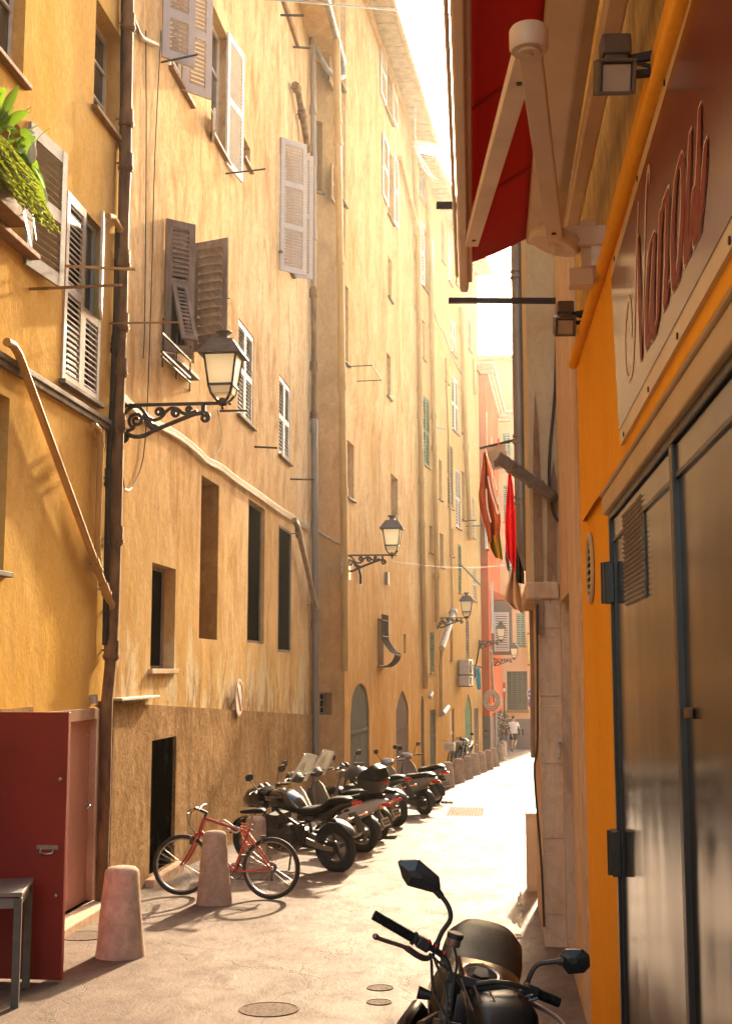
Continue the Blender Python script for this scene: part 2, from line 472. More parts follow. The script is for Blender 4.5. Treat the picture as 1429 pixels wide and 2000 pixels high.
def pipe(F, pts, r, mat, bld, name='drainpipe', off=None, collars=(), n=12, cr=1.28, cl=.10):
    """pipe through photo pixels lying a little in front of the wall"""
    off = r + .03 if off is None else off
    P = [F.pt(u, v, off) for u, v in pts]
    mb = MB(); mb.tube(P, r, n)
    L = [(P[i + 1] - P[i]).length for i in range(len(P) - 1)]; tot = sum(L)
    for f in collars:
        d = f * tot; i = 0
        while i < len(L) - 1 and d > L[i]: d -= L[i]; i += 1
        t = (P[i + 1] - P[i]).normalized(); c = P[i] + t * d
        mb.cyl(c - t * cl, c + t * cl, r * cr, n); mb.cyl(c + t * cl * .5, c + t * cl * .8, r * cr * 1.12, n)
        mb.bar(c - F.n * (off + .02), c, .02)
    return mb.build(name, mat, bld)
def bez(p, n=6):
    """smooth polyline through points (Catmull-Rom)"""
    p = [Vector(q) for q in p]; out = []
    for i in range(len(p) - 1):
        a, b, c, d = p[max(i - 1, 0)], p[i], p[i + 1], p[min(i + 2, len(p) - 1)]
        for k in range(n):
            t = k / n
            out.append(.5 * ((2 * b) + (c - a) * t + (2 * a - 5 * b + 4 * c - d) * t * t + (3 * b - a - 3 * c + d) * t ** 3))
    out.append(p[-1]); return out
# ------------------------------------------------------------------ ground
XL = -4.2
def asphalt():
    m, nt, b = pbase('asphalt')
    big = noise(nt, .5, (1, .45, 1), 7, .65, dist=.6); fine = noise(nt, 55, (1, 1, 1), 4, .7); mid = noise(nt, 3.2, (1, .6, 1), 8, .72, dist=.4); grit = noise(nt, 160, (1, 1, 1), 2, .6)
    col = mixc(nt, ramp(nt, big, [(.36, 0), (.62, 1)]), (.165, .118, .088), (.215, .162, .124))
    col = mixc(nt, mth(nt, 'MULTIPLY', ramp(nt, mid, [(.46, 0), (.66, 1)]), .65), col, (.105, .073, .053))
    col = mixc(nt, mth(nt, 'MULTIPLY', ramp(nt, mid, [(.30, 1), (.40, 0)]), .5), col, (.27, .215, .170))
    col = mixc(nt, mth(nt, 'MULTIPLY', ramp(nt, fine, [(.38, 1), (.52, 0)]), .45), col, (.085, .062, .047))
    # old repair seams: thin dark cracks along cell borders
    g = nt.nodes.new('ShaderNodeNewGeometry'); mp = nt.nodes.new('ShaderNodeMapping'); mp.inputs['Scale'].default_value = (.55, .22, 1)
    vo = nt.nodes.new('ShaderNodeTexVoronoi'); vo.feature = 'DISTANCE_TO_EDGE'; vo.inputs['Scale'].default_value = 1.0
    dn = nt.nodes.new('ShaderNodeVectorMath'); dn.operation = 'ADD'; nn = nt.nodes.new('ShaderNodeTexNoise'); nn.inputs['Scale'].default_value = 1.4; nn.inputs['Detail'].default_value = 6
    sc_ = nt.nodes.new('ShaderNodeVectorMath'); sc_.operation = 'SCALE'; sc_.inputs['Scale'].default_value = .55
    nt.links.new(g.outputs['Position'], mp.inputs[0]); nt.links.new(g.outputs['Position'], nn.inputs[0]); nt.links.new(nn.outputs['Color'], sc_.inputs[0]); nt.links.new(mp.outputs[0], dn.inputs[0]); nt.links.new(sc_.outputs[0], dn.inputs[1]); nt.links.new(dn.outputs[0], vo.inputs[0])
    crack = ramp(nt, vo.outputs['Distance'], [(.0, 1.0), (.0045, 0.0)])
    col = mixc(nt, mth(nt, 'MULTIPLY', crack, .12), col, (.05, .037, .028))
    nt.links.new(col, b.inputs['Base Color'])
    nt.links.new(ramp(nt, mid, [(.3, .50), (.7, .72)]), b.inputs['Roughness'])
    b.inputs['Specular IOR Level'].default_value = .03
    hh = mth(nt, 'ADD', mth(nt, 'MULTIPLY', fine, .30), mid); hh = mth(nt, 'SUBTRACT', hh, mth(nt, 'MULTIPLY', crack, .25)); hh = mth(nt, 'ADD', hh, mth(nt, 'MULTIPLY', grit, .12))
    bump(nt, b, hh, .018)
    return m
ASPH = asphalt()
gmb = MB()
gmb.grid(lambda i, j: (-60 + 120 * i, -60 + 260 * j, gz(-60 + 260 * j)), 24, 40, sm=False)
g = gmb.build('street', ASPH); g['kind'] = 'structure'
# ------------------------------------------------------------------ left building 1 : yellow ochre
L1 = Facade((XL, 0), (0, 1))
B1 = thing('ochre_building', 'yellow ochre building at the left edge with the open red door and plant window', 'building', (XL - 3, 6, 0))
aE = L1.px(215, 1372)[0]
w_up = L1.rect(-40, -260, 45, 165) + (.16,)
w_pl = L1.rect(-35, 165, 50, 498) + (.28,)
w_lv = L1.rect(131, 372, 190, 790) + (.12,)
w_u2 = L1.rect(189, -5, 236, 283) + (.24,)
w_dk = L1.rect(-60, 735, 7, 1120) + (.25,)
d_pk = L1.rect(60, 1396, 181, 1806)
d_pk = (d_pk[0], d_pk[1], gz(d_pk[1]) + .12, d_pk[3], .10)
ops1 = [w_up, w_pl, w_lv, w_u2, w_dk, d_pk]
wall(L1, -3, aE, -3, 15.5, ops1, body=7).build('wall', PL1, B1)
zp1 = lambda a: L1.px(100, 1377)[1]
wall(L1, d_pk[1], aE, -3, zp1, [], off=.03, back=.03).build('plinth', ROUGHC, B1)
wall(L1, -3, d_pk[0], -3, zp1, [], off=.03, back=.03).build('plinth', ROUGHC, B1)
add_window(L1, B1, w_up, WHITEW, 'pane', SILLT, bars=1)
wp = add_window(L1, B1, w_pl, WHITEW, 'pane', SILLT, bars=2, sillout=.12)
wl = add_window(L1, B1, w_lv, WHITEW, 'none', SILLG)
hw = (w_lv[1] - w_lv[0]) / 2; hh = w_lv[3] - w_lv[2]
leaf(MB(), L1.M(w_lv[0], w_lv[2], .0), hw, hh, 2, .055, solid=()).build('shutter', WHITEW, wl)
leaf(MB(), L1.M(w_lv[0] + hw, w_lv[2], .0), hw, hh * .47, 1, .055).build('shutter', WHITEW, wl)
mb = MB(); M = leafdir(L1, w_lv[1], w_lv[2] + hh * .48, 180 - 17, .02)
mb.box((hw / 2, 0, hh * .26), (hw, .03, hh * .52), M); mb.build('shutter', WHITEW, wl, 'white solid upper shutter panel swung slightly out', bev=.004)
add_window(L1, B1, w_u2, WHITEW, 'pane', SILLT, bars=2)
add_window(L1, B1, w_dk, BROWNW, 'pane', SILLG, pane=DARK)
M, w_, h_ = leaf_px(L1, 55, 237, 525, 128, 5.5)
leaf(MB(), M, w_, h_, 2, .062, st=.1, solid=()).build('shutter', GREYW, wp, 'grey louvred shutter leaf folded back beside the plants')
a0, z0 = L1.px(0, 697)
mb = MB(); mb.box(((aE - 3) / 2 - 0, .03, 0), (aE + 3, .06, .05), L1.M(0, z0, 0)); mb.box(((aE - 3) / 2, .02, -.055), (aE + 3, .04, .055), L1.M(0, z0, 0))
mb.build('string_course', SILLG, B1, bev=.006)
# pink door in its frame
mb = MB(); M = L1.M(d_pk[0], d_pk[2], -.06); w_, h_ = d_pk[1] - d_pk[0], d_pk[3] - d_pk[2]
mb.box((w_ - .05, .02, h_ / 2), (.1, .12, h_), M); mb.box((.05, .02, h_ / 2), (.1, .12, h_), M); mb.box((w_ / 2, .021, h_ - .05), (w_ - .2, .122, .12), M)
fr = mb.build('door_frame', PINKF, B1, bev=.006)
mb = MB(); mb.box((w_ / 2, -.01, h_ / 2 - .06), (w_ - .2, .04, h_ - .12), M)
pd = mb.build('door', PINKP, B1, 'faded pink metal door set in a pale frame', bev=.004)
mb = MB(); mb.cyl((w_ - .17, .01, h_ * .50), (w_ - .17, .055, h_ * .50), .022, M=M); mb.sweep([(w_ - .17, .05, h_ * .50), (w_ - .22, .07, h_ * .495), (w_ - .27, .06, h_ * .48)], .013, M=M)
mb.ball((w_ - .19, .012, h_ * .58), .011, M=M); mb.ball((w_ - .18, .012, h_ * .86), .014, M=M)
mb.build('handle', METAL, pd)
mb = MB(); mb.box((w_ / 2, .12, -.09), (w_ + .1, .34, .18), M); mb.build('doorstep', STONE, B1, bev=.012)
# wide open dark red leaf
pr = G(122, 1919); yr = pr.y
xr0, xr1 = XL + .02, atY(130, 1650, yr).x
zr0, zr1 = pr.z + .02, atY(120, 1391, yr).z
mb = MB(); mb.box(((xr0 + xr1) / 2, yr, (zr0 + zr1) / 2), (xr1 - xr0, .045, zr1 - zr0))
rd = mb.build('door', REDP, B1, 'wide open dark red door leaf with metal pull handle', bev=.004)
mb = MB(); hx, hz = atY(96, 1655, yr).x, atY(96, 1655, yr).z
mb.box((hx, yr - .028, hz + .005), (.17, .012, .03))
mb.tube([(hx - .05, yr - .03, hz), (hx - .05, yr - .06, hz - .035), (hx, yr - .065, hz - .042), (hx + .05, yr - .06, hz - .035), (hx + .05, yr - .03, hz)], .008)
mb.build('handle', METAL, rd)
for (u, v) in ((120, 1521), (111, 1748)):
    p = atY(u, v, yr); mb = MB(); mb.lathe([(.016, 0), (.016, .006), (.013, .012), (.004, .015)], 12, Mrt((p.x, yr - .022, p.z), rx=R_(90))); mb.build('knob', BRASS, rd)
mb = MB(); p = atY(135, 1500, yr); mb.box((xr1 - .016, yr - .0262, (zr0 + zr1) / 2), (.03, .008, zr1 - zr0 - .01)); mb.build('edge_strip', REDP, rd)
# pipes of building 1
pipe(L1, [(252, -40), (249, 120), (246, 330), (242, 420), (238, 620), (232, 800), (228, 1000), (222, 1200), (216, 1300), (209, 1372), (205, 1560), (197, 1780)], .062, RUST, B1, collars=(.05, .16, .21, .32, .39, .44, .50, .62, .74), off=.10)
pipe(L1, [(231, 430), (227, 620), (218, 830), (213, 900), (210, 1060), (207, 1200), (206, 1260)], .034, RUSTD, B1, collars=(.3, .62), off=.05)
pipe(L1, [(240, -40), (238, 230), (234, 440)], .022, RUSTD, B1, off=.03)
pipe(L1, bez([L1.pt(0, 0)] * 0 + [(12, 668, 0), (24, 672, 0), (36, 690, 0), (44, 712, 0)], 4) and [(14, 668), (26, 674), (36, 690), (43, 708), (222, 1196)], .038, PIPEO, B1, off=.085, collars=(.80, .90, .985))
pipe(L1, [(184, 830), (191, 836), (196, 850), (196, 900), (193, 1000), (190, 1080), (192, 1105)], .034, PIPEO, B1, off=.06, collars=(.16, .95))
pipe(L1, [(212, 422), (222, 424), (231, 440), (240, 458)], .035, PIPEO, B1, off=.08, collars=(.98,))
# iron bars (laundry arms) sticking out of walls
def rod(F, u0, v0, u1, v1, phi, r, mat, bld, th=None):
    """horizontal arm from wall pixel to free end at column u1"""
    M, w, h = leaf_px(F, u0, v0, v0 + .001, u1, phi, vref=(v0 + v1) / 2)
    p0 = M @ Vector((-.03, 0, 0)); p1 = M @ Vector((w, 0, 0))
    p1.z = (CAM + ray(u1, v1) * ((p1 - CAM).dot(_F) / ray(u1, v1).dot(_F))).z
    MB().bar(p0, p1, r, r * (th or 1)).build('iron_bar', mat, bld)
rod(L1, 58, 565, 238, 556, 78, .022, SILLT, B1)
rod(L1, 126, 520, 266, 526, 75, .024, PIPEO, B1)
rod(L1, 214, 632, 352, 629, 78, .018, SILLT, B1)
mb = MB(); a, z = L1.px(178, 1365); mb.box((0, .03, 0), (.10, .06, .09), L1.M(a, z, 0)); mb.build('junction_box', CONDUIT, B1, bev=.004)
# ------------------------------------------------------------------ left building 2 : worn ochre
L2 = Facade((XL, 0), (0, 1))
aB = L2.px(612, 1000)[0]
B2 = thing('worn_ochre_building', 'worn ochre building with grey louvred shutters behind the motorcycles', 'building', (XL - 3, 20, 0))
def R2(*a, d=.22): return L2.rect(*a) + (d,)
q1 = R2(416, 8, 443, 318, d=.2); q2 = R2(336, -60, 372, 205, d=.2)
w2 = R2(338, 452, 379, 712, d=.15); w2b = R2(411, 542, 428, 655, d=.08)
w3 = R2(466, 620, 494, 838, d=.12); w4 = R2(546, 731, 566, 908, d=.12)
w5 = R2(547, 266, 571, 540, d=.2); w6 = R2(549, -30, 578, 88, d=.2)
w7 = R2(474, 262, 488, 335, d=.2)
lo = [R2(298, 1098, 340, 1308, d=.2), R2(394, 927, 424, 1250, d=.45), R2(486, 974, 515, 1258, d=.11), R2(544, 1024, 567, 1275, d=.05)]
dr = R2(290, 1447, 333, 1716, d=.6); dr = (dr[0], dr[1], gz(dr[0]) + .10, dr[3], .6)
ops2 = [q1, q2, w2, w2b, w3, w4, w5, w6, w7, dr] + lo
topz2 = L2.px(604, 78)[1]
wall(L2, aE + .001, aB, -3, topz2, ops2, body=7).build('wall', PL2, B2)
zA, zB = L2.px(216, 1372)[1], L2.px(604, 1396)[1]; aA_, aB_ = L2.px(216, 1372)[0], L2.px(604, 1396)[0]
zp2 = lambda a: zA + (zB - zA) * (a - aA_) / (aB_ - aA_)
wall(L2, aE + .001, aB, -3, zp2, [dr], off=.045, back=.045).build('plinth', ROUGHC, B2)
add_window(L2, B2, q2, WHITEW, 'pane', SILLT)
wq = add_window(L2, B2, q1, WHITEW, 'pane', SILLT)
M, w_, h_ = leaf_px(L2, 317, -70, 118, 381, 44); leaf(MB(), M, w_, h_, 2, .06, st=.1).build('shutter', MAUVEW, wq)
M, w_, h_ = leaf_px(L2, 357, -60, 184, 414, 44); leaf(MB(), M, w_, h_, 2, .06, st=.1).build('shutter', MAUVEW, wq)
M, w_, h_ = leaf_px(L2, 443, 62, 328, 475, 7); leaf(MB(), M, w_, h_, 2, .06, st=.09).build('shutter', WHITEW, wq)
a, z = L2.px(395, 205); M = leafdir(L2, L2.px(414, 240)[0], L2.px(400, 255)[1], 180 - 16, .02); leaf(MB(), M, .45, .34, 1, .05).build('shutter', WHITEW, wq)
add_window(L2, B2, w7, BROWNW, 'pane', SILLT)
wr = add_window(L2, B2, w2, BROWNW, 'none', None, pane=DARK)
# rotten brown leaf: fixed upper louvres, lower flap propped outward
M, w_, h_ = leaf_px(L2, 322, 427, 690, 379, 49)
mb = MB(); st = .09
mb.box((st / 2, 0, h_ / 2), (st, .04, h_), M); mb.box((w_ - st / 2, 0, h_ / 2), (st, .04, h_), M); mb.box((w_ / 2, 0, h_ - .05), (w_ - 2 * st, .04, .1), M); mb.box((w_ / 2, 0, h_ * .53), (w_ - 2 * st, .038, .09), M); mb.box((w_ / 2, 0, .05), (w_ - 2 * st, .038, .1), M)
for k in range(11):
    z = h_ * .57 + k * h_ * .41 / 11.5
    mb.box((0, 0, 0), (w_ - 2 * st, .010, .078), M @ Mrt((w_ / 2, 0, z + .04), rx=R_(-30 + random.uniform(-7, 7)), ry=R_(random.uniform(-1.5, 1.5))))
sh = mb.build('shutter', BROWNW, wr, 'rotten brown shutter leaf with its lower flap hanging out')
mb = MB(); fh = h_ * .50; Mf = M @ Mrt((0, 0, h_ * .52), rx=R_(-22)) @ Mrt((0, 0, -fh))
for x in (st + .03, w_ - st - .03): mb.box((x, 0, fh / 2), (.055, .035, fh), Mf)
for z in (.03, fh - .03): mb.box((w_ / 2, 0, z), (w_ - 2 * st - .1, .035, .06), Mf)
for k in range(12):
    mb.box((0, 0, 0), (w_ - 2 * st - .1, .010, .062), Mf @ Mrt((w_ / 2, 0, .09 + k * (fh - .15) / 12), rx=R_(-32 + random.uniform(-10, 10)), ry=R_(random.uniform(-2, 2))))
mb.build('shutter', BROWNW, wr)
a2, _ = L2.px(379, 560); zt2 = L2.px(379, 474)[1]; zb2 = L2.px(379, 690)[1]
M = leafdir(L2, a2, zb2, 110, .0); w_ = .55
mb = MB(); h_ = zt2 - zb2
leaf(mb, M, w_, h_, 1, .12, st=.08, ang=42, gap=.92); mb.build('shutter', BROWNW, wr)
mb = MB()
for (off, dz) in ((.16, 0.0), (.30, .06), (.30, .28)):
    p0, p1 = L2.pt(316, 688, off), L2.pt(372, 705, off); p0.z += dz - .05; p1.z = p0.z; mb.bar(p0, p1, .022)
for u in (318, 345, 372):
    for z in (0, .28):
        p0, p1 = L2.pt(u, 688, -.02), L2.pt(u, 690, .32); p0.z = p1.z = L2.pt(316, 688, .16).z - .02 + z; mb.bar(p0, p1, .02)
mb.build('window_guard', RUSTD, wr)
sb = MB(); a, z = L2.px(318, 690); a1_, _ = L2.px(368, 730); sb.box(((a1_ - a) / 2, .06, -.03), (a1_ - a, .2, .05), L2.M(a, z, 0)); sb.build('sill', SILLG, wr)
add_window(L2, B2, w2b, WHITEW, 'none', None, louv=WHITEW, pitch=.06)
add_window(L2, B2, w3, WHITEW, 'none', SILLG, louv=WHITEW, pitch=.065)
add_window(L2, B2, w4, WHITEW, 'none', SILLG, louv=WHITEW, pitch=.07)
wm = add_window(L2, B2, w5, WHITEW, 'pane', SILLG)
M, w_, h_ = leaf_px(L2, 547, 268, 532, 598, 47); leaf(MB(), M, w_, h_, 3, .06, st=.09).build('shutter', MAUVEW, wm)
M, w_, h_ = leaf_px(L2, 573, 300, 545, 611, 62); leaf(MB(), M, w_, h_, 2, .06, st=.09).build('shutter', MAUVEW, wm)
add_window(L2, B2, w6, WHITEW, 'pane', SILLT)
for i, o in enumerate(lo):
    add_window(L2, B2, o, BROWNW, 'none', STONE if i < 1 else None, pane=DARK, bars=2, sillth=.06, sillout=.05)
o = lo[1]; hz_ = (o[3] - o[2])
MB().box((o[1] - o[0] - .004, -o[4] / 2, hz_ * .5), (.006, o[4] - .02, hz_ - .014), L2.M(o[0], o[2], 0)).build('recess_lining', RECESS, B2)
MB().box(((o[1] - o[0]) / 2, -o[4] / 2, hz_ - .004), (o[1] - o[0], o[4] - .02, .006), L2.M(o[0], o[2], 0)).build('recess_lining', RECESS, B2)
# dark doorway
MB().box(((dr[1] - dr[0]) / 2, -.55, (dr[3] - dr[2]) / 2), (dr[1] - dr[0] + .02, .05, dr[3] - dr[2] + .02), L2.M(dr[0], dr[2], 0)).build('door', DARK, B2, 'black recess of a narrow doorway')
mb = MB(); mb.box(((dr[1] - dr[0]) / 2, -.1, -.10), (dr[1] - dr[0] + .3, .5, .18), L2.M(dr[0], dr[2], 0)); mb.build('doorstep', STONE, B2, bev=.012)
# iron bars, sill arms, cables
rod(L2, 315, 123, 386, 105, 66, .02, RUSTD, B2); rod(L2, 441, 340, 518, 329, 62, .022, RUSTD, B2)
rod(L2, 430, 803, 482, 802, 60, .03, RUSTD, B2); rod(L2, 497, 873, 541, 875, 60, .03, RUSTD, B2); rod(L2, 567, 936, 613, 937, 60, .03, RUSTD, B2)
rod(L2, 548, 30, 593, 30, 75, .035, RUSTD, B2); rod(L2, 572, 92, 606, 94, 75, .035, RUSTD, B2); rod(L2, 428, 572, 448, 582, 8, .03, RUSTD, B2)
def cable(F, pts, r, mat, bld, name='cable', off=.04, n=6, smooth=True):
    P = [F.pt(p[0], p[1], off) for p in pts]
    if smooth: P = bez(P, 5)
    return MB().tube(P, r, n).build(name, mat, bld)
for k, (dv, r, m_) in enumerate(((0, .011, CONDUIT), (4, .010, PIPEB), (8, .012, BLACKC), (11, .010, PIPEB))):
    cable(L2, [(240, 768 + dv), (262, 790 + dv), (300, 818 + dv), (345, 842 + dv), (385, 873 + dv), (405, 893 + dv), (432, 907 + dv), (470, 936 + dv), (510, 963 + dv), (550, 992 + dv), (606, 1026 + dv)], r, m_, B2, off=.035 + .005 * k)
cable(L2, [(285, 60), (286, 300), (283, 620), (280, 700)], .007, BLACKC, B2, off=.02)
cable(L2, [(315, 60), (303, 300), (296, 560), (284, 860), (262, 945), (245, 955), (240, 930)], .007, BLACKC, B2, off=.02)
cable(L2, [(425, 800), (433, 840), (430, 870), (420, 893)], .007, BLACKC, B2, off=.03)
cable(L2, [(262, 40), (275, 70), (295, 82), (308, 88)], .03, PIPEB, B2, off=.05)
a, z = L2.px(216, 1370); a1_, _ = L2.px(292, 1380)
MB().box(((a1_ - a) / 2, .06, 0), (a1_ - a, .14, .03), L2.M(a, z + .02, 0)).build('ledge', CONDUIT, B2, bev=.004)
pipe(L2, [(611, 70), (611, 140), (612, 400), (612, 560)], .062, PIPEB, B2, collars=(.02, .30, .5, .8))
pipe(L2, [(612, 560), (613, 700), (613, 818)], .066, RUST, B2, collars=(.05, .6, .98))
pipe(L2, [(613, 818), (615, 1000), (616, 1200), (616, 1380), (616, 1470)], .075, PIPEG, B2, collars=(.03, .32, .57, .62, .97), cr=1.15)
pipe(L2, [(616, 1470), (615, 1560)], .06, PIPEG, B2, collars=(.05,))
pipe(L2, [(575, 1016), (580, 1024), (583, 1040), (600, 1110), (616, 1190)], .055, PIPEB, B2, off=.16, collars=(.18, .95))
pipe(L2, [(576, 165), (582, 178), (592, 235), (602, 295)], .07, RUST, B2, off=.12, collars=(.1, .5))
# roof edge of building 2
mb = MB(); M = L2.M(aE, topz2, 0); Lr = aB - aE + .25
mb.box((Lr / 2, .2, .03), (Lr, .75, .06), M); eav = mb.build('eaves', SOFFY, B2)
mb = MB(); mb.tube([M @ Vector((0, .62, .05)), M @ Vector((Lr, .62, .05))], .075, 12); mb.build('gutter', PIPEG, B2)
pA = M @ Vector((Lr - .1, .62, .0)); pB = L2.pt(611, 80, .09)
MB().tube(bez([pA, pA - Vector((0, 0, .35)), (pA + pB) / 2 - Vector((0, 0, .45)), pB], 5), .06, 12).build('drainpipe', PIPEG, B2)
mb = MB(); mb.add([M @ Vector(p) for p in ((0, .62, .12), (Lr, .62, .12), (Lr, -4, 1.5), (0, -4, 1.5), (0, .62, .07), (Lr, .62, .07), (Lr, -4, 1.2), (0, -4, 1.2))], [(0, 1, 2, 3), (4, 7, 6, 5), (0, 4, 5, 1), (1, 5, 6, 2), (2, 6, 7, 3), (3, 7, 4, 0)]); mb.build('roof', TILE, B2)
# ------------------------------------------------------------------ left building 3 : tall ochre, its return and street face
s3 = (-3.56, 27.9)
L2b = Facade((XL, aB + .001), (s3[0] - XL, s3[1] - aB), 1)
len2b = math.hypot(s3[0] - XL, s3[1] - aB)
L3 = Facade(s3, (.077, 1))
B3 = thing('tall_ochre_building', 'tall ochre building with tiled eaves, narrow slit windows and arched doors', 'building', (-6.5, 33, 0))
zE3 = L3.px(760, 135)[1]
def ray_len(F, u, v=1000): return F.px(u, v)[0]
a3e = ray_len(L3, 817)
def R3(*a, d=.25): return L3.rect(*a) + (d,)
slits = [R3(661, 98, 671, 178), R3(665, 318, 675, 405), R3(757, 497, 765, 592), R3(755, 687, 763, 782), R3(671, 550, 680, 716), R3(677, 858, 691, 980), R3(763, 924, 777, 1032), R3(788, 1238, 792, 1276, d=.15)]
t1 = R3(751, 108, 765, 245, d=.2); t2 = R3(756, 283, 767, 440, d=.2); gw = R3(737, 1207, 749, 1300, d=.3)
def doorop(F, u0, vt, u1, d=.09):
    a0, z1 = F.px(u0, vt); a1, _ = F.px(u1, vt)
    return (a0, a1, gz(F.w((a0 + a1) / 2, 0).y) + .08, z1, d)
da1 = doorop(L3, 684, 1336, 721); da2 = doorop(L3, 773, 1350, 797); da3 = doorop(L3, 806, 1357, 814.5)
da3 = (da3[0], min(da3[1], a3e - .1), da3[2], da3[3], .09)
wall(L3, 0.0, a3e, -4, zE3, slits + [t1, t2, gw, da1, da2], body=7).build('wall', PL3, B3)
st_ = Facade.rect(L2b, 617, 235, 629, 378) + (.25,)
st2 = Facade.rect(L2b, 624, 1353, 648, 1396) + (.3,)
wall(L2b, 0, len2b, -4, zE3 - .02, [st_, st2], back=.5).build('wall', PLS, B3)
add_window(L2b, B3, st_, BROWNW, 'pane', SILLG, pane=DARK); add_window(L2b, B3, st2, BROWNW, 'pane', None, pane=DARK)
for o in slits[:-1]: add_window(L3, B3, o, PIPEO, 'pane', SILLG, pane=SILLT, bars=1)
add_window(L3, B3, slits[-1], BROWNW, 'none', None, pane=DARK)
for (o, l0, l1) in ((t1, (741, 78, 210, 752), (765, 128, 255, 774)), (t2, (745, 258, 405, 756), (767, 300, 450, 775))):
    wn = add_window(L3, B3, o, WHITEW, 'pane', SILLT, bars=2)
    for (u0, vt, vb, u1) in (l0, l1):
        a, z1 = L3.px(u0, vt); a1, z0 = L3.px(u1, vb)
        leaf(MB(), L3.M(a, z0, .04), a1 - a, z1 - z0, 2, .1).build('shutter', WHITEW, wn)
wg = add_window(L3, B3, gw, BROWNW, 'pane', SILLT, pane=SILLT)
mb = MB(); a0, a1, z0, z1 = gw[:4]; zm = z0 + .42 * (z1 - z0)
for k in range(9):
    a = a0 + (a1 - a0) * k / 8
    pts = [L3.w(a, z1 + .1, .12), L3.w(a, zm + .3, .12), L3.w(a, zm + .1, .16), L3.w(a, zm - .15, .34), L3.w(a, z0 + .30, .46), L3.w(a, z0 + .12, .40), L3.w(a, z0 - .02, .22), L3.w(a, z0 - .03, .0)]
    mb.tube(bez(pts, 4), .016, 6)
for (z, o) in ((z1 - .05, .12), (zm + .25, .13), (z0 + .28, .465), (z0 - .01, .2)): mb.bar(L3.w(a0 - .02, z, o), L3.w(a1 + .02, z, o), .03, .014)
for a in (a0, a1): mb.bar(L3.w(a, z1 - .05, -.02), L3.w(a, z1 - .05, .13), .02)
mb.build('window_grille', RUSTD, wg)
def archdoor(F, bld, o, mat, rise, pointed=False, wallmat=None, open_leaf=None, bar_v=None, label=None):
    a0, a1, z0, z1, dd = o; w = a1 - a0; h = z1 - z0
    # spandrels closing the rectangular opening into an arch
    prof = []
    for k in range(13):
        t = k / 12
        if pointed: zz = h - rise + rise * (1 - abs(2 * t - 1) ** 1.5)
        else: zz = h - rise + rise * math.sqrt(max(0, 1 - (2 * t - 1) ** 2))
        prof.append((t * w, zz))
    mb = MB()
    for half in (prof[:7] + [(w / 2, h + .01), (0, h + .01)], prof[6:] + [(w, h + .01), (w / 2, h + .01)]):
        M = F.M(a0, z0, 0) @ Matrix(((1, 0, 0, 0), (0, 0, -1, 0), (0, 1, 0, 0), (0, 0, 0, 1)))
        mb.prism([(p[0], p[1]) for p in half], dd - .02, M @ Matrix.Translation((0, 0, .0)))
    mb.build('arch', wallmat, bld)
    d = MB(); M = F.M(a0, z0, -dd + .03); nb = 3
    for s_ in range(2):
        for k in range(nb):
            x0 = s_ * w / 2 + k * w / 2 / nb
            d.box((x0 + w / 4 / nb, 0, h / 2), (w / 2 / nb - .012, .05, h), M)
    d.box((w / 2, .03, h * .56), (w - .02, .04, .09), M); d.box((w / 2, -.04, h / 2), (w, .03, h), M)
    dob = d.build('door', mat, bld, label)
    if open_leaf:
        l = MB(); M = leafdir(F, a1 - .02, z0, 180 - 5, -.03)
        lw = w * .55
        for k in range(4): l.box((lw * (k + .5) / 4, 0, (h - rise * .55) / 2), (lw / 4 - .01, .04, h - rise * (.25 + .16 * k)), M)
        l.build('door_leaf', open_leaf, dob)
    return dob
archdoor(L3, B3, da1, WOODG, .75, wallmat=PL3, label='tall round arched grey green plank door')
archdoor(L3, B3, da2, WOODR, .55, True, wallmat=PL3, label='pointed door with faded red upper boards')
# eaves: soffit with corrugated tile ends, gutter
mb = MB(); aa0, aa1 = -.6, a3e + .02
M = L3.M(aa0, zE3, 0); Lr = aa1 - aa0; EV = .66
n = int(Lr / .42)
for k in range(n):
    a = Lr * (k + .5) / n
    mb.sweep([M @ Vector((a, -.1, .04)), M @ Vector((a, EV, -.02))], [(.2, .07), (.2, .07)], 8, sm=True)
ev = mb.build('eaves', SOFFIT, B3)
mb = MB(); mb.box((Lr / 2, EV / 2 - .1, .12), (Lr, EV + .1, .05), M); mb.tube([M @ Vector((0, EV + .04, -.03)), M @ Vector((Lr, EV + .04, -.03))], .085, 10); mb.build('gutter', SOFFIT, B3)
mb = MB(); mb.add([M @ Vector(p) for p in ((0, EV, .15), (Lr, EV, .15), (Lr, -4, 1.7), (0, -4, 1.7))], [(0, 1, 2, 3)]); mb.build('roof', TILE, B3, solid=.08)
mb = MB(); mb.box((Lr / 2, .05, -.13), (Lr, .14, .16), M); mb.build('cornice', PIPEO, B3, bev=.01)
pipe(L3, [(655, -60), (657, 100), (660, 300), (664, 500), (668, 760), (671, 950), (672, 1060), (674, 1310)], .085, PIPEO, B3, collars=(.22, .25, .42, .58, .60, .75), cr=1.18, off=.10)
pipe(L3, [(780, 308), (784, 318), (813, 440)], .07, PIPEO, B3, off=.1, collars=(.06, .93))
pipe(L3, [(808, 283), (811, 350), (815, 450), (817, 575), (820, 754), (822, 900), (824, 980), (827, 1150), (831, 1345)], .09, PIPEO, B3, off=.11, collars=(.16, .2, .3, .45, .5, .62, .7, .98), cr=1.2)
M3 = L3.M(a3e - .5, zE3, 0)
MB().tube(bez([L3.pt(808, 285, .11), L3.pt(808, 278, .3) , M3 @ Vector((0.3, EV, -.1))], 5), .08, 10).build('drainpipe', PIPEO, B3)
cable(L2b, [(618, 1036), (640, 1049), (667, 1064)], .026, CONDUIT, B3, off=.05)
cable(L3, [(668, 1064), (668, 1100), (668, 1120)], .03, CONDUIT, B3, off=.06)
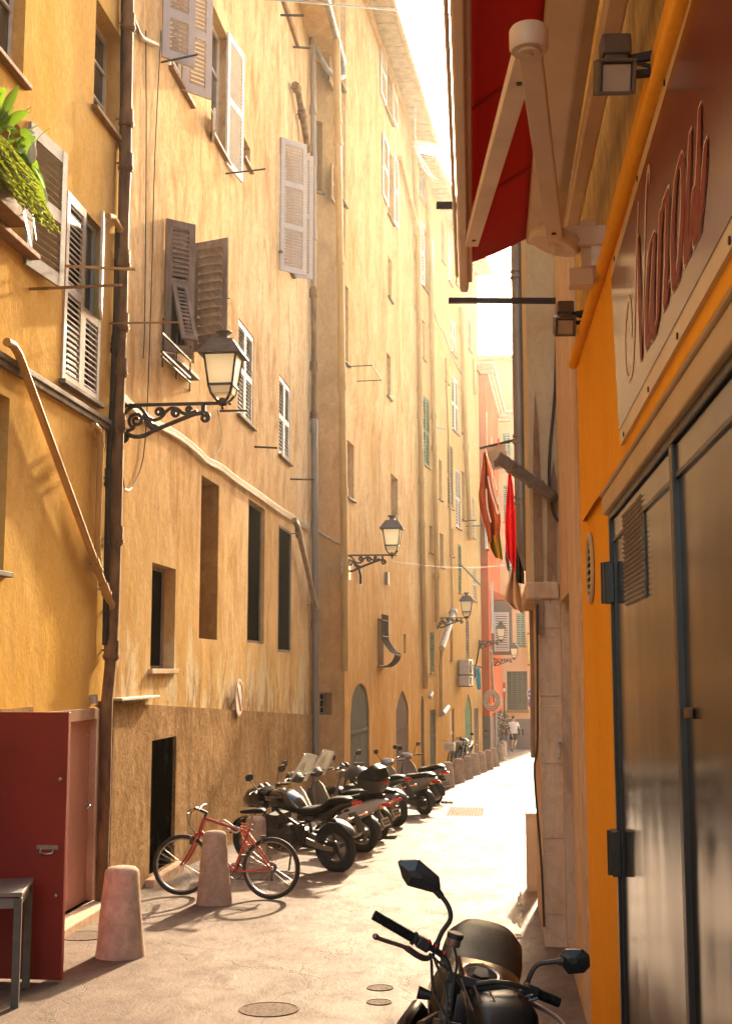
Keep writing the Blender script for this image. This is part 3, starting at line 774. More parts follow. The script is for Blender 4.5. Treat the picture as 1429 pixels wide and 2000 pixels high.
a, z = L3.px(668.5, 1118); MB().box((0, .1, 0), (.18, .12, .34), L3.M(a + .05, z, 0)).build('junction_box', PIPEG, B3, bev=.006)
# iron drying frame
mb = MB(); p = [L3.pt(675, 716, 0), L3.pt(676, 716, .55), L3.pt(687, 748, .55), L3.pt(687, 748, 0)]
p[1].z = p[0].z; p[3].z = p[2].z = p[0].z - .05
a, z = L3.px(676, 716); p = [L3.w(a, z, 0), L3.w(a, z, .62), L3.w(a + 1.3, z - .05, .62), L3.w(a + 1.3, z - .05, 0)]
for i in range(3): mb.bar(p[i], p[i + 1], .022)
mb.build('drying_frame', RUSTD, B3)
cable(L3, [(701, 1112), (704, 1125), (704, 1140)], .03, RUSTD, B3, off=.05, name='cable_end'); a, z = L3.px(752, 1130); MB().box((0, .05, 0), (.18, .1, .34), L3.M(a, z, 0)).build('junction_box', PIPEB, B3)
# loose cables under the eaves
cable(L3, [(812, 120), (811, 200), (811, 280), (815, 300), (825, 325), (838, 342), (860, 350), (886, 351)], .03, CONDUIT, B3, off=.5)
cable(L3, [(816, 300), (828, 318), (838, 335), (848, 348)], .03, CONDUIT, B3, off=.45)
# ------------------------------------------------------------------ left building 4 : the farther row
O4 = L3.w(a3e + .002, 0); L4 = Facade((O4.x, O4.y), (.145, 1))
a4e = ray_len(L4, 939, 1200)
B4 = thing('far_ochre_building', 'far ochre building with many slit windows between the tall one and the red one', 'building', (O4.x - 4, O4.y + 6, 0))
def R4(*a, d=.2): return L4.rect(*a) + (d,)
w4s = [(R4(818, 302, 829, 404), 'GREY'), (R4(823, 437, 838, 578), 'OPENW'), (R4(823, 622, 830, 706), None), (R4(825, 770, 839, 916), 'GREEN'),
       (R4(861, 428, 868, 518), 'BROWN'), (R4(874, 448, 882, 560), 'WHITE'), (R4(888, 504, 893, 560), None),
       (R4(869, 718, 875, 752), None), (R4(882, 730, 895, 851), 'WHITE'), (R4(900, 770, 907, 852), None), (R4(873, 865, 885, 996), 'BROWN'),
       (R4(856, 895, 863, 979), None), (R4(838, 1026, 845, 1082), None), (R4(858, 1040, 866, 1110), None), (R4(878, 1030, 885, 1088), None),
       (R4(889, 913, 899, 1035), 'GREY'), (R4(901, 920, 908, 1018), None), (R4(921, 970, 926, 1053), 'GREY'), (R4(894, 1062, 901, 1160), 'GREEN'),
       (R4(839, 1234, 848, 1315), 'GREEN'), (R4(909, 1210, 916, 1285), 'BROWN'), (R4(923, 1108, 929, 1175), 'GREY'), (R4(880, 620, 890, 700), 'WHITE'), (R4(913, 620, 920, 690), 'BROWN'), (R4(930, 660, 935, 730), None), (R4(878, 1215, 884, 1290), None)]
dd4 = [doorop(L4, 839, 1387, 850), doorop(L4, 907, 1357, 920), doorop(L4, 925, 1384, 933), doorop(L4, 821, 1360, 827.5), doorop(L4, 878, 1385, 886, .12)]
zE4 = L4.px(900, 455)[1]
zE4 = zE3 - .6
wall(L4, 0, a4e, -4, zE4, [o for o, _ in w4s] + dd4, body=7).build('wall', PL4, B4)
SH = {'GREY': GREYW, 'WHITE': WHITEW, 'GREEN': GREENW, 'BROWN': BROWNW}
for o, k in w4s:
    if k in SH: add_window(L4, B4, o, SH[k], 'none', SILLT, louv=SH[k], pitch=.11, rows=2)
    elif k == 'OPENW':
        wn = add_window(L4, B4, o, WHITEW, 'pane', SILLT)
        a1 = o[1]; leaf(MB(), L4.M(a1, o[2], .04), .5, o[3] - o[2], 2, .1).build('shutter', WHITEW, wn); leaf(MB(), L4.M(o[0] - .35, o[2], .04), .5, o[3] - o[2], 2, .1).build('shutter', WHITEW, wn)
    else: add_window(L4, B4, o, PIPEO, 'pane', SILLT, pane=SILLT, bars=1)
# shutter leaf lit by the sun beside the green louvres
a, z1 = L4.px(832, 790); a1, z0 = L4.px(840, 918)
archdoor(L4, B4, dd4[0], WOODG, .02, wallmat=PL4); archdoor(L4, B4, dd4[1], GREENW, .6, True, wallmat=PL4); archdoor(L4, B4, dd4[2], WOODR, .02, wallmat=PL4); archdoor(L4, B4, dd4[3], WOODR, .4, wallmat=PL4); archdoor(L4, B4, dd4[4], PINKF, .02, wallmat=PL4)
pipe(L4, [(833, 328), (841, 532), (845, 740), (849, 900), (852, 1090), (854, 1215)], .09, PIPEO, B4, off=.11, collars=(.25, .35, .55, .62, .9), cr=1.25)
pipe(L4, [(901, 600), (906, 760), (911, 900), (915, 980), (918, 1055)], .10, PIPEO, B4, off=.12, collars=(.1, .35, .6, .97), cr=1.25)
pipe(L4, [(885, 1194), (880, 1212), (862, 1266)], .11, CONDUIT, B4, off=.22, collars=(.02,))
pipe(L4, [(862, 1266), (860, 1300), (861, 1400)], .07, PIPEO, B4, off=.12)
pipe(L4, [(870, 700), (877, 900), (881, 1100), (884, 1200)], .035, PIPEO, B4, off=.05)
pipe(L4, [(924, 700), (926, 760), (928, 770)], .05, PIPEO, B4, off=.08)
pipe(L4, [(843, 1353), (839, 1362)], .07, CONDUIT, B4, off=.15); pipe(L4, [(874, 1381), (864, 1394)], .09, CONDUIT, B4, off=.2)
cable(L4, [(838, 545), (850, 620), (866, 650), (880, 690), (905, 740)], .018, BLACKC, B4, off=.03)
rod(L4, 902, 1018, 929, 1016, 60, .035, RUSTD, B4); rod(L4, 910, 1028, 940, 1027, 60, .035, RUSTD, B4)
rod(L4, 895, 1098, 937, 1143, 35, .05, PALEG, B4); rod(L4, 848, 834, 868, 838, 60, .06, CONDUIT, B4)
mb = MB(); M = L4.M(0, zE4, 0); Lr = a4e; n = int(Lr / .45)
for k in range(n):
    a = Lr * (k + .5) / n
    mb.sweep([M @ Vector((a, -.1, .04)), M @ Vector((a, EV, -.02))], [(.2, .07), (.2, .07)], 8, sm=True)
mb.build('eaves', SOFFIT, B4)
mb = MB(); mb.box((Lr / 2, EV / 2 - .1, .12), (Lr, EV + .1, .05), M); mb.tube([M @ Vector((0, EV + .04, -.03)), M @ Vector((Lr, EV + .04, -.03))], .085, 10); mb.build('gutter', SOFFIT, B4)
mb = MB(); mb.add([M @ Vector(p) for p in ((0, EV, .15), (Lr, EV, .15), (Lr, -4, 1.7), (0, -4, 1.7))], [(0, 1, 2, 3)]); mb.build('roof', TILE, B4, solid=.08)
# ------------------------------------------------------------------ red building beyond
E4 = L4.w(a4e, 0)
Yr = E4.y + .25
xr_ = atY(955, 1300, Yr).x
B5 = thing('red_building', 'red painted house with grey base and projecting louvred bay at the street end', 'building', (xr_ - 3, Yr + 5, 0))
LR = Facade((xr_, Yr), (.0515, 1)); LRf = Facade((xr_ - 7, Yr), (1, 0))
zR = LR.px(960, 765)[1]
aRe = ray_len(LR, 977, 1200)
ro = [LR.rect(949, 800, 952, 905) + (.12,), LR.rect(959, 850, 962, 940) + (.12,), LR.rect(967, 880, 969, 960) + (.12,), LR.rect(957, 1142, 965, 1240) + (.12,), LR.rect(950, 1000, 953, 1075) + (.12,), LR.rect(964, 1010, 967, 1080) + (.12,)]
rdr = doorop(LR, 960, 1395, 966)
wall(LR, 0, aRe, -4, zR, ro + [rdr], body=7).build('wall', PLR, B5)
wall(LRf, 0, 7, -4, zR, [], back=.3).build('wall', PLR, B5)
gp = lambda a: gz(Yr) + 1.75
wall(LRf, 0, 7.015, -4, gp, [], off=.015, back=.02).build('plinth', GREYP, B5)
wall(LR, 0, aRe, -4, gp, [rdr], off=.015, back=.02).build('plinth', GREYP, B5)
for o in ro: add_window(LR, B5, o, WHITEW, 'none', SILLT, louv=WHITEW, pitch=.12)
archdoor(LR, B5, rdr, WOODR, .02, wallmat=PLR)
mb = MB()
for (F_, l0, l1) in ((LRf, 0, 7.35), (LR, -.0, aRe)):
    for k, (o, z, t) in enumerate(((.12, -.15, .18), (.24, .02, .16), (.38, .16, .12))): mb.box(((l0 + l1) / 2, o / 2, z), (l1 - l0, o, t), F_.M(0, zR, 0))
mb.build('cornice', CORN, B5, bev=.02)
# projecting bay with louvres
yb = Yr + 2.0; p0, p1 = atY(961, 1290, yb), atY(999, 1160, yb)
mb = MB(); bx0, bx1, bz0, bz1 = LR.w(2.0, 0).x - .25, p1.x, atY(980, 1278, yb).z, atY(980, 1172, yb).z
mb.box(((bx0 + bx1) / 2, yb + 1.3, (bz0 + bz1) / 2), (bx1 - bx0, 2.6, bz1 - bz0)); bay = mb.build('bay', GREYP, B5, 'grey bay jutting over the street', bev=.02)
mb = MB(); mb.add([(bx0, yb - .1, bz1 + .55), (bx1 + .1, yb - .1, bz1 + .03), (bx1 + .1, yb + 2.7, bz1 + .03), (bx0, yb + 2.7, bz1 + .55), (bx0, yb - .1, bz1), (bx1 + .1, yb - .1, bz1), (bx1 + .1, yb + 2.7, bz1), (bx0, yb + 2.7, bz1)], [(0, 1, 2, 3), (4, 7, 6, 5), (0, 4, 5, 1), (1, 5, 6, 2), (2, 6, 7, 3), (3, 7, 4, 0)]); mb.build('bay_roof', PLR, bay)
pl, pr_ = atY(964, 1196, yb), atY(994, 1272, yb)
mb = MB(); leaf(mb, Mrt((pl.x, yb - .03, pr_.z)), pr_.x - pl.x, pl.z - pr_.z, 1, .10, st=.06, ang=-35); mb.build('shutter', WHITEW, bay)
M, w_, h_ = leaf_px(LR, 957, 1138, 1236, 963, 60); leaf(MB(), M, w_, h_, 2, .1).build('shutter', WHITEW, B5)
pipe(LR, [(958, 1270), (962, 1340), (965, 1370)], .07, CONDUIT, B5, off=.12)
mb = MB(); c = LR.pt(960, 1368, .12)
for k, r in enumerate((.42, .34, .25)): mb.sweep([c + LR.d * 0 + Vector((r * math.cos(t) * .8, -.02 * k, r * math.sin(t) * 1.0)) for t in [i * math.pi / 9 for i in range(18)]], .035, 6, closed=True)
mb.build('cable_coil', CONDUIT, B5)
# ------------------------------------------------------------------ peach building closing the street
Ye = Yr + 12.6
B6 = thing('peach_building', 'peach coloured house with green shutters closing the far end of the street', 'building', (0, Ye + 4, 0))
LE = Facade((-4.5, Ye), (1, 0))
def RE(*a, d=.18): return LE.rect(*a) + (d,)
we = RE(989, 1311, 1030, 1387); wsh = [RE(1007, 1197, 1026, 1263), RE(982, 947, 1003, 1020), RE(981, 846, 997, 905), RE(992, 1100, 1016, 1148)]
wpl = RE(1008, 1424, 1022, 1437)
zE6 = LE.px(1000, 812)[1]
wall(LE, 0, 6.4, -4, zE6, [we, wpl] + wsh, body=8).build('wall', PLP, B6)
wall(LE, 0, 6.4, -4, LE.px(1000, 1404)[1], [wpl], off=.03, back=.03).build('plinth', GREYP, B6)
wn = add_window(LE, B6, we, GREENW, 'none', SILLT, pane=DARK, sillth=.14, sillout=.16)
mb = MB(); n = 4
for k in range(n):
    w_ = (we[1] - we[0]) / n; leaf(mb, LE.M(we[0] + k * w_, we[2], -.06), w_, we[3] - we[2], 1, .09, st=.05)
mb.build('shutter', simple('dark_green_grille', (.075, .085, .07), .7), wn)
for o in wsh: add_window(LE, B6, o, PALEG, 'none', SILLT, louv=PALEG, pitch=.11)
add_window(LE, B6, wpl, RUSTD, 'none', None, pane=DARK)
mb = MB(); M = LE.M(0, zE6, 0)
for (o, z, t) in ((.15, -.2, .2), (.3, 0, .18), (.45, .17, .14)): mb.box((3.2, o / 2, z), (6.4, o, t), M)
mb.build('cornice', CORN, B6, bev=.02)
mb = MB(); mb.box((3.2, -2.2, 1.6), (6.4, 4, 3.0), M); mb.build('attic', PLP, B6)
mb = MB(); mb.box((3.2, -2.0, 3.18), (6.7, 4.8, .16), M); mb.build('roof', TILE, B6)
# ------------------------------------------------------------------ right building 1 : orange shop front
STEEL, nt, b_ = pbase('brushed_steel')
b_.inputs['Base Color'].default_value = (.08, .05, .03, 1); b_.inputs['Metallic'].default_value = .92
n1 = noise(nt, 60, (1, 1, .015), 3, .6); n2 = noise(nt, .9, (1, 1, .45), 2, .5); n3 = noise(nt, 1.6, (1, 1, .25), 5, .65)
nt.links.new(ramp(nt, n3, [(.3, .12), (.7, .22)]), b_.inputs['Roughness'])
nt.links.new(mixc(nt, ramp(nt, n3, [(.42, 0), (.68, .6)]), (.085, .052, .031), (.060, .035, .020)), b_.inputs['Base Color'])
bump(nt, b_, mth(nt, 'ADD', mth(nt, 'MULTIPLY', n1, .006), n2), .022)
RUBBER = simple('black_frame', (.022, .017, .014), .35)
CREAM = simple('cream_moulding', (.50, .36, .21), .6, scale=3, c2=(.42, .29, .16))
CREAMS = simple('cream_sign_border', (.55, .41, .24), .35, scale=3, var=.06)
BURG = simple('burgundy_sign', (.115, .024, .015), .2, scale=2, var=.05, spec=.6)
SIGNR = simple('sign_red', (.19, .012, .008), .5, scale=2, var=.05, spec=.15)
SIGNC = simple('sign_cream', (.58, .36, .24), .3, scale=2, var=.05)
AWNB = simple('awning_beige_metal', (.60, .45, .33), .45, scale=3, var=.08)
AWNR, nt, b_ = pbase('red_awning_cloth')
b_.inputs['Roughness'].default_value = .85
nc = noise(nt, 3, (1, .4, 1), 4, .5); nt.links.new(mixc(nt, nc, (.44, .020, .016), (.36, .016, .013)), b_.inputs['Base Color'])
tr = nt.nodes.new('ShaderNodeBsdfTranslucent'); tr.inputs[0].default_value = (.50, .02, .012, 1)
mx = nt.nodes.new('ShaderNodeMixShader'); mx.inputs[0].default_value = .5
nt.links.new(b_.outputs[0], mx.inputs[1]); nt.links.new(tr.outputs[0], mx.inputs[2]); nt.links.new(mx.outputs[0], nt.nodes['Material Output'].inputs[0])
LAMPG = simple('lamp_grey_casting', (.12, .09, .07), .55, scale=8, var=.12)
LENSG = simple('floodlight_glass', (.45, .38, .32), .12, scale=4, var=.1)
dR = Vector((-.010, 1, 0)).normalized()
RF = Facade((.55 + .07, 0), (-.010, 1), -1)
BR1 = thing('orange_shop_building', 'orange painted shop front on the right with steel doors and ochre upper wall', 'building', (3.5, 4, 0))
aD, zD = RF.px(1191, 1003)
aEnd = RF.px(1143, 1500)[0]
aR2 = 9.7
zc = RF.px(1119, 708)[1]
dop = (0.3, aD, gz(5) - .02, zD, .09)
wall(RF, -2.5, aEnd, -3, zc, [dop], body=6).build('wall', ORANGE, BR1)
wall(RF, -2.5, aEnd, zc, 15.5, [], body=6).build('wall', OCHRER, BR1, 'rough ochre upper wall')
zl = RF.px(1136, 1034)[1]
fa = RF.px(1137, 1030, .03)[0]
wall(RF, -2.5, fa, zl, zc - .03, [(-2.6, aD + .05, zl - 1, RF.px(1189, 965)[1], .0)], off=.03, back=.03).build('fascia', ORANGE, BR1)
p0, p1 = RF.pt(1119, 712, .05), RF.pt(1334, 0, .05)
p2 = p0 + (p1 - p0) * 2.0
MB().tube([p0, p0 + (p1 - p0) * .02, p2], .032, 12).build('conduit', ORANGE, BR1, 'orange painted conduit along the top of the shop front')
# cream moulding over the doors
zm0, zm1 = zD - .005, RF.px(1190, 962)[1]
mb = MB(); pts = [(0.3 + .0, 0), (aD + .06, 0)]
for (o, z0, z1) in ((.035, zm0, zm0 + (zm1 - zm0) * .86), (.048, zm0 + (zm1 - zm0) * .86, zm1)): mb.box(((aD + .06 - 2) / 2, o / 2, (z0 + z1) / 2), (aD + .06 + 2, o, z1 - z0), RF.M(0, 0, 0))
mb.build('lintel_moulding', CREAM, BR1, bev=.012)
zbD = gz(aD) + .0
# door frame and leaves
am = RF.px(1322, 1200)[0]
M = RF.M(0, 0, 0)
def rbox(mb, a0, a1, z0, z1, o0, o1): mb.box(((a0 + a1) / 2, (o0 + o1) / 2, (z0 + z1) / 2), (abs(a1 - a0), abs(o1 - o0), abs(z1 - z0)), M); return mb
zb = gz(2.0) - .30
mb = MB(); ft = .05
rbox(mb, aD - ft, aD, zb, zD, -.06, .012); rbox(mb, .3, aD - ft, zD - .035, zD, -.06, .012); rbox(mb, am - .035, am + .035, zb, zD - .035, -.06, .008)
dfr = mb.build('door_frame', RUBBER, BR1, bev=.004)
for (a0, a1) in ((am + .037, aD - ft - .004), (.32, am - .037)):
    mb = MB(); rbox(mb, a0, a1, zb, zD - .04, -.055, -.012)
    dl = mb.build('door', STEEL, BR1, 'brushed steel door leaf')
    mb = MB(); t = .10
    rbox(mb, a0 + .01, a1 - .01, zD - .04 - t, zD - .045, -.012, -.004); mb.build('top_rail', STEEL, dl, bev=.002)
    mb = MB(); rbox(mb, a0, a1, zD - .055 - t, zD - .04 - t, -.012, -.002)
    if a0 > am: rbox(mb, a1 - .045, a1 - .036, zb, zD - .055 - t, -.012, -.002)
    mb.build('seal', RUBBER, dl)
    if a0 > am:
        va1, vz1 = RF.px(1214, 1006); va0, vz0 = RF.px(1258, 1166)
        mb = MB(); rbox(mb, va0, va1, vz0, vz1, -.011, -.006); vt = mb.build('vent', RUBBER, dl)
        mb = MB(); k = 20
        for i in range(k):
            z = vz0 + (vz1 - vz0) * (i + .5) / k
            mb.box((0, 0, 0), (va1 - va0 - .01, .004, (vz1 - vz0) / k * .55), M @ Mrt(((va0 + va1) / 2, .0, z), rx=R_(-40)))
        mb.build('louvre', simple('dark_steel', (.20, .13, .09), .4, .6), vt)
    else:
        mb = MB(); q = RF.px(1344, 1393); mb.cyl((q[0] + .01, -.02, q[1]), (q[0] + .01, .012, q[1]), .018, M=M); mb.box((q[0] - .0, .0, q[1]), (.05, .02, .03), M); mb.build('lock', RUST, dl, bev=.004)
for (u, v0, v1) in ((1192, 1087, 1173), (1210, 1645, 1735)):
    a, z1 = RF.px(u, v0, .04); _, z0 = RF.px(u, v1, .04)
    mb = MB(); rbox(mb, aD - .115, aD + .02, z0, z1, .0, .042); mb.cyl((aD - .045, .045, z0), (aD - .045, .045, z1), .016, M=M); mb.build('hinge', RUBBER, dfr, bev=.004)
# oval vent
va, vz = RF.px(1155, 1110); _, vt0 = RF.px(1155, 1040); rr = abs(vt0 - vz)
Mv = RF.M(va, vz, 0) @ Mrt((0, 0, 0), rx=R_(-90))
mb = MB(); mb.sweep([(rr * .93 * math.cos(t), rr * .93 * math.sin(t), .012) for t in [i * math.pi / 16 for i in range(32)]], [(.022, .014)] * 32, 8, closed=True, M=Mv)
vr = mb.build('vent_grille', CREAM, BR1)
mb = MB()
for i in range(9):
    y = -rr * .8 + rr * 1.6 * i / 8; hw = math.sqrt(max(.0004, (rr * .9) ** 2 - y * y))
    mb.box((0, 0, 0), (hw * 2, .03, .004), Mv @ Mrt((0, y, .012), rx=R_(35)))
mb.build('louvre', CREAM, vr)
MB().lathe([(rr * .9, .001), (rr * .9, .004)], 32, Mv).build('backing', DARK, vr)
# ------------------------------------------------------------------ shop sign
sg = thing('shop_sign', 'burgundy shop sign board with cream edges lettered Nanou above the steel doors', 'sign', RF.pt(1300, 500, .03))
so_ = .05
c_ft, c_fb, c_nb, c_nt = RF.px(1190, 520, so_), RF.px(1208, 870, so_), RF.px(1429, 470, so_), RF.px(1335, 0, so_)
aS = c_ft[0]; zSt = c_ft[1]; zSb = c_fb[1]; aN = 2.2
ztn = zSt + (c_nt[1] - zSt) * (aN - aS) / (c_nt[0] - aS); zbn = zSb + (c_nb[1] - zSb) * (aN - c_fb[0]) / (c_nb[0] - c_fb[0])
def quadslab(mb, pa, o0, o1):
    v0 = [RF.w(a, z, o1) for a, z in pa]; v1 = [RF.w(a, z, o0) for a, z in pa]
    return mb.add(v0 + v1, [(0, 1, 2, 3), (7, 6, 5, 4), (0, 4, 5, 1), (1, 5, 6, 2), (2, 6, 7, 3), (3, 7, 4, 0)])
afb = c_fb[0]
quadslab(MB(), [(aS, zSt), (afb, zSb), (aN, zbn), (aN, ztn)], .0, so_ - .006).build('board', CREAMS, sg)
def lerp(p, q, t): return (p[0] + (q[0] - p[0]) * t, p[1] + (q[1] - p[1]) * t)
A_, B_, C_, D_ = (aS, zSt), (afb, zSb), (aN, zbn), (aN, ztn)
quadslab(MB(), [lerp(A_, B_, .075), lerp(A_, B_, .92), lerp(D_, C_, .93), lerp(D_, C_, .065)], so_ - .006, so_ - .003).build('field', BURG, sg)
mbs = MB()
for t in (.04, .3, .52, .78):
    for (P, Q, s) in ((A_, D_, .965), (B_, C_, .965)):
        e = lerp(P, Q, t); o = B_ if P is A_ else A_
        q = (e[0], e[1] + (.02 if P is B_ else -.02)); mbs.cyl(RF.w(q[0] - .02, q[1], so_ - .007), RF.w(q[0] - .02, q[1], so_ - .002), .011, 8)
mbs.build('screws', RUSTD, sg)
strokes = [
    [(145, 1385), (143, 1280), (131, 1180), (118, 1250), (108, 1400), (113, 1560), (130, 1620), (150, 1540), (160, 1300), (166, 1000), (173, 860), (180, 680)],
    [(178, 860), (184, 1080), (190, 1320), (195, 1510)],
    [(197, 1480), (206, 1200), (213, 900), (220, 640), (230, 500), (238, 500), (237, 560)],
    [(264, 840), (244, 900), (226, 1130), (224, 1380), (232, 1440), (243, 1330), (254, 1080), (265, 850)],
    [(268, 850), (258, 1150), (255, 1330), (264, 1390), (282, 1290)],
    [(298, 720), (292, 1000), (284, 1310)],
    [(290, 980), (308, 720), (326, 630), (336, 680), (331, 980), (322, 1180), (326, 1225), (342, 1110)],
    [(405, 425), (380, 560), (364, 850), (368, 1080), (382, 1110), (402, 950), (418, 700), (418, 500), (405, 425)],
    [(458, 300), (447, 620), (434, 900), (441, 975), (458, 850), (476, 600)],
    [(508, 165), (500, 480), (486, 790), (492, 870), (512, 720), (530, 520), (540, 350)]]
thick = [0, 1, 0, .8, .8, 1, .9, 1, 1, 1]
for o, wd, m_, nm in ((.0, .058, SIGNC, 'lettering_outline'), (.002, .044, SIGNR, 'lettering')):
    mb = MB()
    for st_k, th_ in zip(strokes, thick):
        if nm == 'lettering' and th_ == 0: continue
        P = bez([RF.pt(1180 + x / 2.739, 150 + y / 2.739, so_ - .0015 + o) for x, y in st_k], 6)
        k = len(P) - 1; vv = []
        for i, p in enumerate(P):
            w = (wd if th_ else .014) * (.40 + .60 * abs(math.sin(math.pi * min(1, i / k * 1.0))) ** .6)
            h = .010 if nm == 'lettering_outline' else .003
            for a, z in ((-w, -h), (w, -h), (w, h), (-w, h)):
                vv.append(p + RF.d * a + Vector((0, 0, z)))
        ff = []
        for i in range(k):
            for e in range(4): ff.append((4 * i + e, 4 * i + (e + 1) % 4, 4 * i + 4 + (e + 1) % 4, 4 * i + 4 + e))
        mb.add(vv, ff)
    mb.build(nm, m_, sg, solid=.0012)
# ------------------------------------------------------------------ floodlights
def floodlight(u, v, off, hpx, label):
    p = RF.pt(u, v, off); d = (p - CAM).dot(_F); s = hpx * d / FPX
    t = thing('floodlight', label, 'floodlight', p, group='floodlights over the shop sign')
    M = Matrix.Translation(p) @ Mrt((0, 0, 0), rz=R_(4))
    w = s * .60
    mb = MB(); mb.box((0, .02, s * .33), (w * .78, .09, s * .34), M); mb.box((0, .02, s * .10), (w * .62, .07, s * .16), M); mb.build('driver_box', LAMPG, t, bev=.008)
    Mh = M @ Mrt((-.01, -.0, -s * .2), rx=R_(24))
    mb = MB(); mb.box((0, 0, 0), (w, .10, s * .54), Mh); mb.box((0, -.058, s * .245), (w, .03, s * .05), Mh); mb.box((0, -.058, -s * .245), (w, .03, s * .05), Mh)
    for x in (-1, 1): mb.box((x * (w / 2 - s * .03), -.058, 0), (s * .06, .03, s * .44), Mh)
    for k in range(5): mb.box((-w * .36 + k * w * .18, .06, 0), (.006, .03, s * .46), Mh)
    h = mb.build('head', LAMPG, t, bev=.005)
    MB().box((0, -.055, -s * .02), (w * .72, .008, s * .40), Mh).build('lens', LENSG, h)
    mb = MB(); q = RF.w((p - RF.O).dot(RF.d), p.z + s * .12, -.01); mb.bar(p + Vector((w * .3, .03, s * .14)), q + Vector((0, .02, .02)), .022, .03); mb.bar(p + Vector((w * .3, .03, -s * .1)), q + Vector((0, .02, -s * .22)), .03, .02); mb.bar(p + Vector((w * .55, .03, s * .10)), q + Vector((0, .02, -s * .18)), .012); mb.build('bracket', RUSTD, t)
floodlight(1203, 128, .15, 122, 'nearer and larger floodlight fixed at top right beside the sign')
floodlight(1104, 622, .15, 68, 'smaller farther floodlight below the awning bracket')
# ------------------------------------------------------------------ awning
aw = thing('awning', 'red folding arm awning with beige metal arms above the shop front', 'awning', RF.pt(1085, 460, .2))
def rp(u, v, x=None, z=None, y=None):
    r = ray(u, v)
    if z is not None: return CAM + r * ((z - CH) / r.z)
    if x is not None: return CAM + r * (x / r.x)
    return CAM + r * (y / r.y)
f0 = rp(906, 548, z=4.76); f1 = rp(893, 0, z=4.80); fdir = (f1 - f0).normalized(); f2 = f0 + fdir * 7.5
mb = MB(); mb.sweep([f0, f2], [(.032, .085)] * 2, 12, ex=5); mb.sweep([f0 + Vector((.042, 0, .03)), f2 + Vector((.042, 0, .03))], [(.014, .045)] * 2, 8, ex=4); mb.sweep([f0 + Vector((-.05, 0, .05)), f2 + Vector((-.05, 0, .05))], [(.012, .03)] * 2, 8)
fb = mb.build('front_bar', AWNB, aw)
c0 = RF.pt(1062, 470, .25); c1 = RF.pt(1120, 0, .25); cd = (c1 - c0).normalized(); c2 = c0 + cd * 7
sec = [(-.11, -.02), (-.12, .08), (-.05, .17), (.06, .18), (.10, .10), (.10, -.03), (.04, -.06)]
xa = Vector((1, 0, 0)); za = Vector((0, 0, 1))
mb = MB(); n = len(sec)
vv = [c0 + xa * x + za * z for x, z in sec] + [c2 + xa * x + za * z for x, z in sec]
mb.add(vv, [tuple(range(n)), tuple(reversed(range(n, 2 * n)))] + [(i, n + i, n + (i + 1) % n, (i + 1) % n) for i in range(n)])
mb.build('cassette', AWNB, aw, bev=.012)
t0 = RF.pt(1113, 446, .14); t1 = RF.pt(1202, 0, .14); td = (t1 - t0).normalized()
MB().sweep([t0, t0 + td * 7], [(.04, .04)] * 2, 8, ex=6).build('torsion_bar', AWNB, aw)
# cloth
ca0, ca1 = c0 + Vector((-.11, 0, .02)) - cd * .0, c0 + cd * 7 + Vector((-.11, 0, .02))
fa0 = f0 + fdir * .12 + Vector((.05, 0, .09)); fa1 = f0 + fdir * 7.1 + Vector((.05, 0, .09))
def cl(i, j):
    a = ca0 + (ca1 - ca0) * j; b = fa0 + (fa1 - fa0) * j
    p = a + (b - a) * i; p.z -= .012 * math.sin(math.pi * i); return p
MB().grid(cl, 8, 16).build('cloth', AWNR, aw, solid=.006)
# folding arm
br = RF.pt(1084, 470, .27); el = rp(1032, 78, z=br.z - .06); fe = rp(921, 472, z=f0.z - .085)
mb = MB(); mb.bar(br, el, .078, .062); mb.build('arm', AWNB, aw, bev=.004)
mb = MB(); mb.bar(el, fe, .078, .062); mb.build('arm', AWNB, aw, bev=.004)
mb = MB(); mb.lathe([(.058, -.04), (.064, -.03), (.064, .03), (.058, .04)], 24, Matrix.Translation(el)); mb.lathe([(.038, -.05), (.038, .05)], 16, Matrix.Translation(el)); mb.cyl(el + Vector((0, 0, -.056)), el + Vector((0, 0, -.048)), .014, 6); mb.build('elbow', AWNB, aw)
mb = MB(); mb.lathe([(.12, -.035), (.13, -.02), (.13, .02), (.12, .035)], 28, Matrix.Translation(br) @ Mrt((0, 0, 0), ry=R_(20))); mb.box((.12, 0, .0), (.26, .13, .10), Matrix.Translation(br)); mb.box((.16, .02, -.06), (.08, .10, .30), Matrix.Translation(br)); mb.box((.12, .0, -.20), (.12, .09, .09), Matrix.Translation(br))
mb.build('wall_bracket', AWNB, aw, bev=.006)
MB().box((.2, -.03, -.07), (.06, .04, .16), Matrix.Translation(br)).build('end_plate', simple('white_plate', (.7, .66, .6), .4), aw, bev=.004)
mb = MB()
for e_, f_ in ((br, .10), (fe, .06), (el, .10)):
    q_ = e_ + ((el if e_ is not el else fe) - e_) * f_; mb.cyl(q_ + Vector((0, 0, -.037)), q_, .012, 8)
mb.build('bolts', RUSTD, aw)
for j_ in (.16, .33, .5, .66, .83):
    MB().sweep([cl(i_ / 8, j_) + Vector((0, 0, -.006)) for i_ in range(9)], [(.012, .0025)] * 9, 6).build('cloth_seam', AWNR, aw)
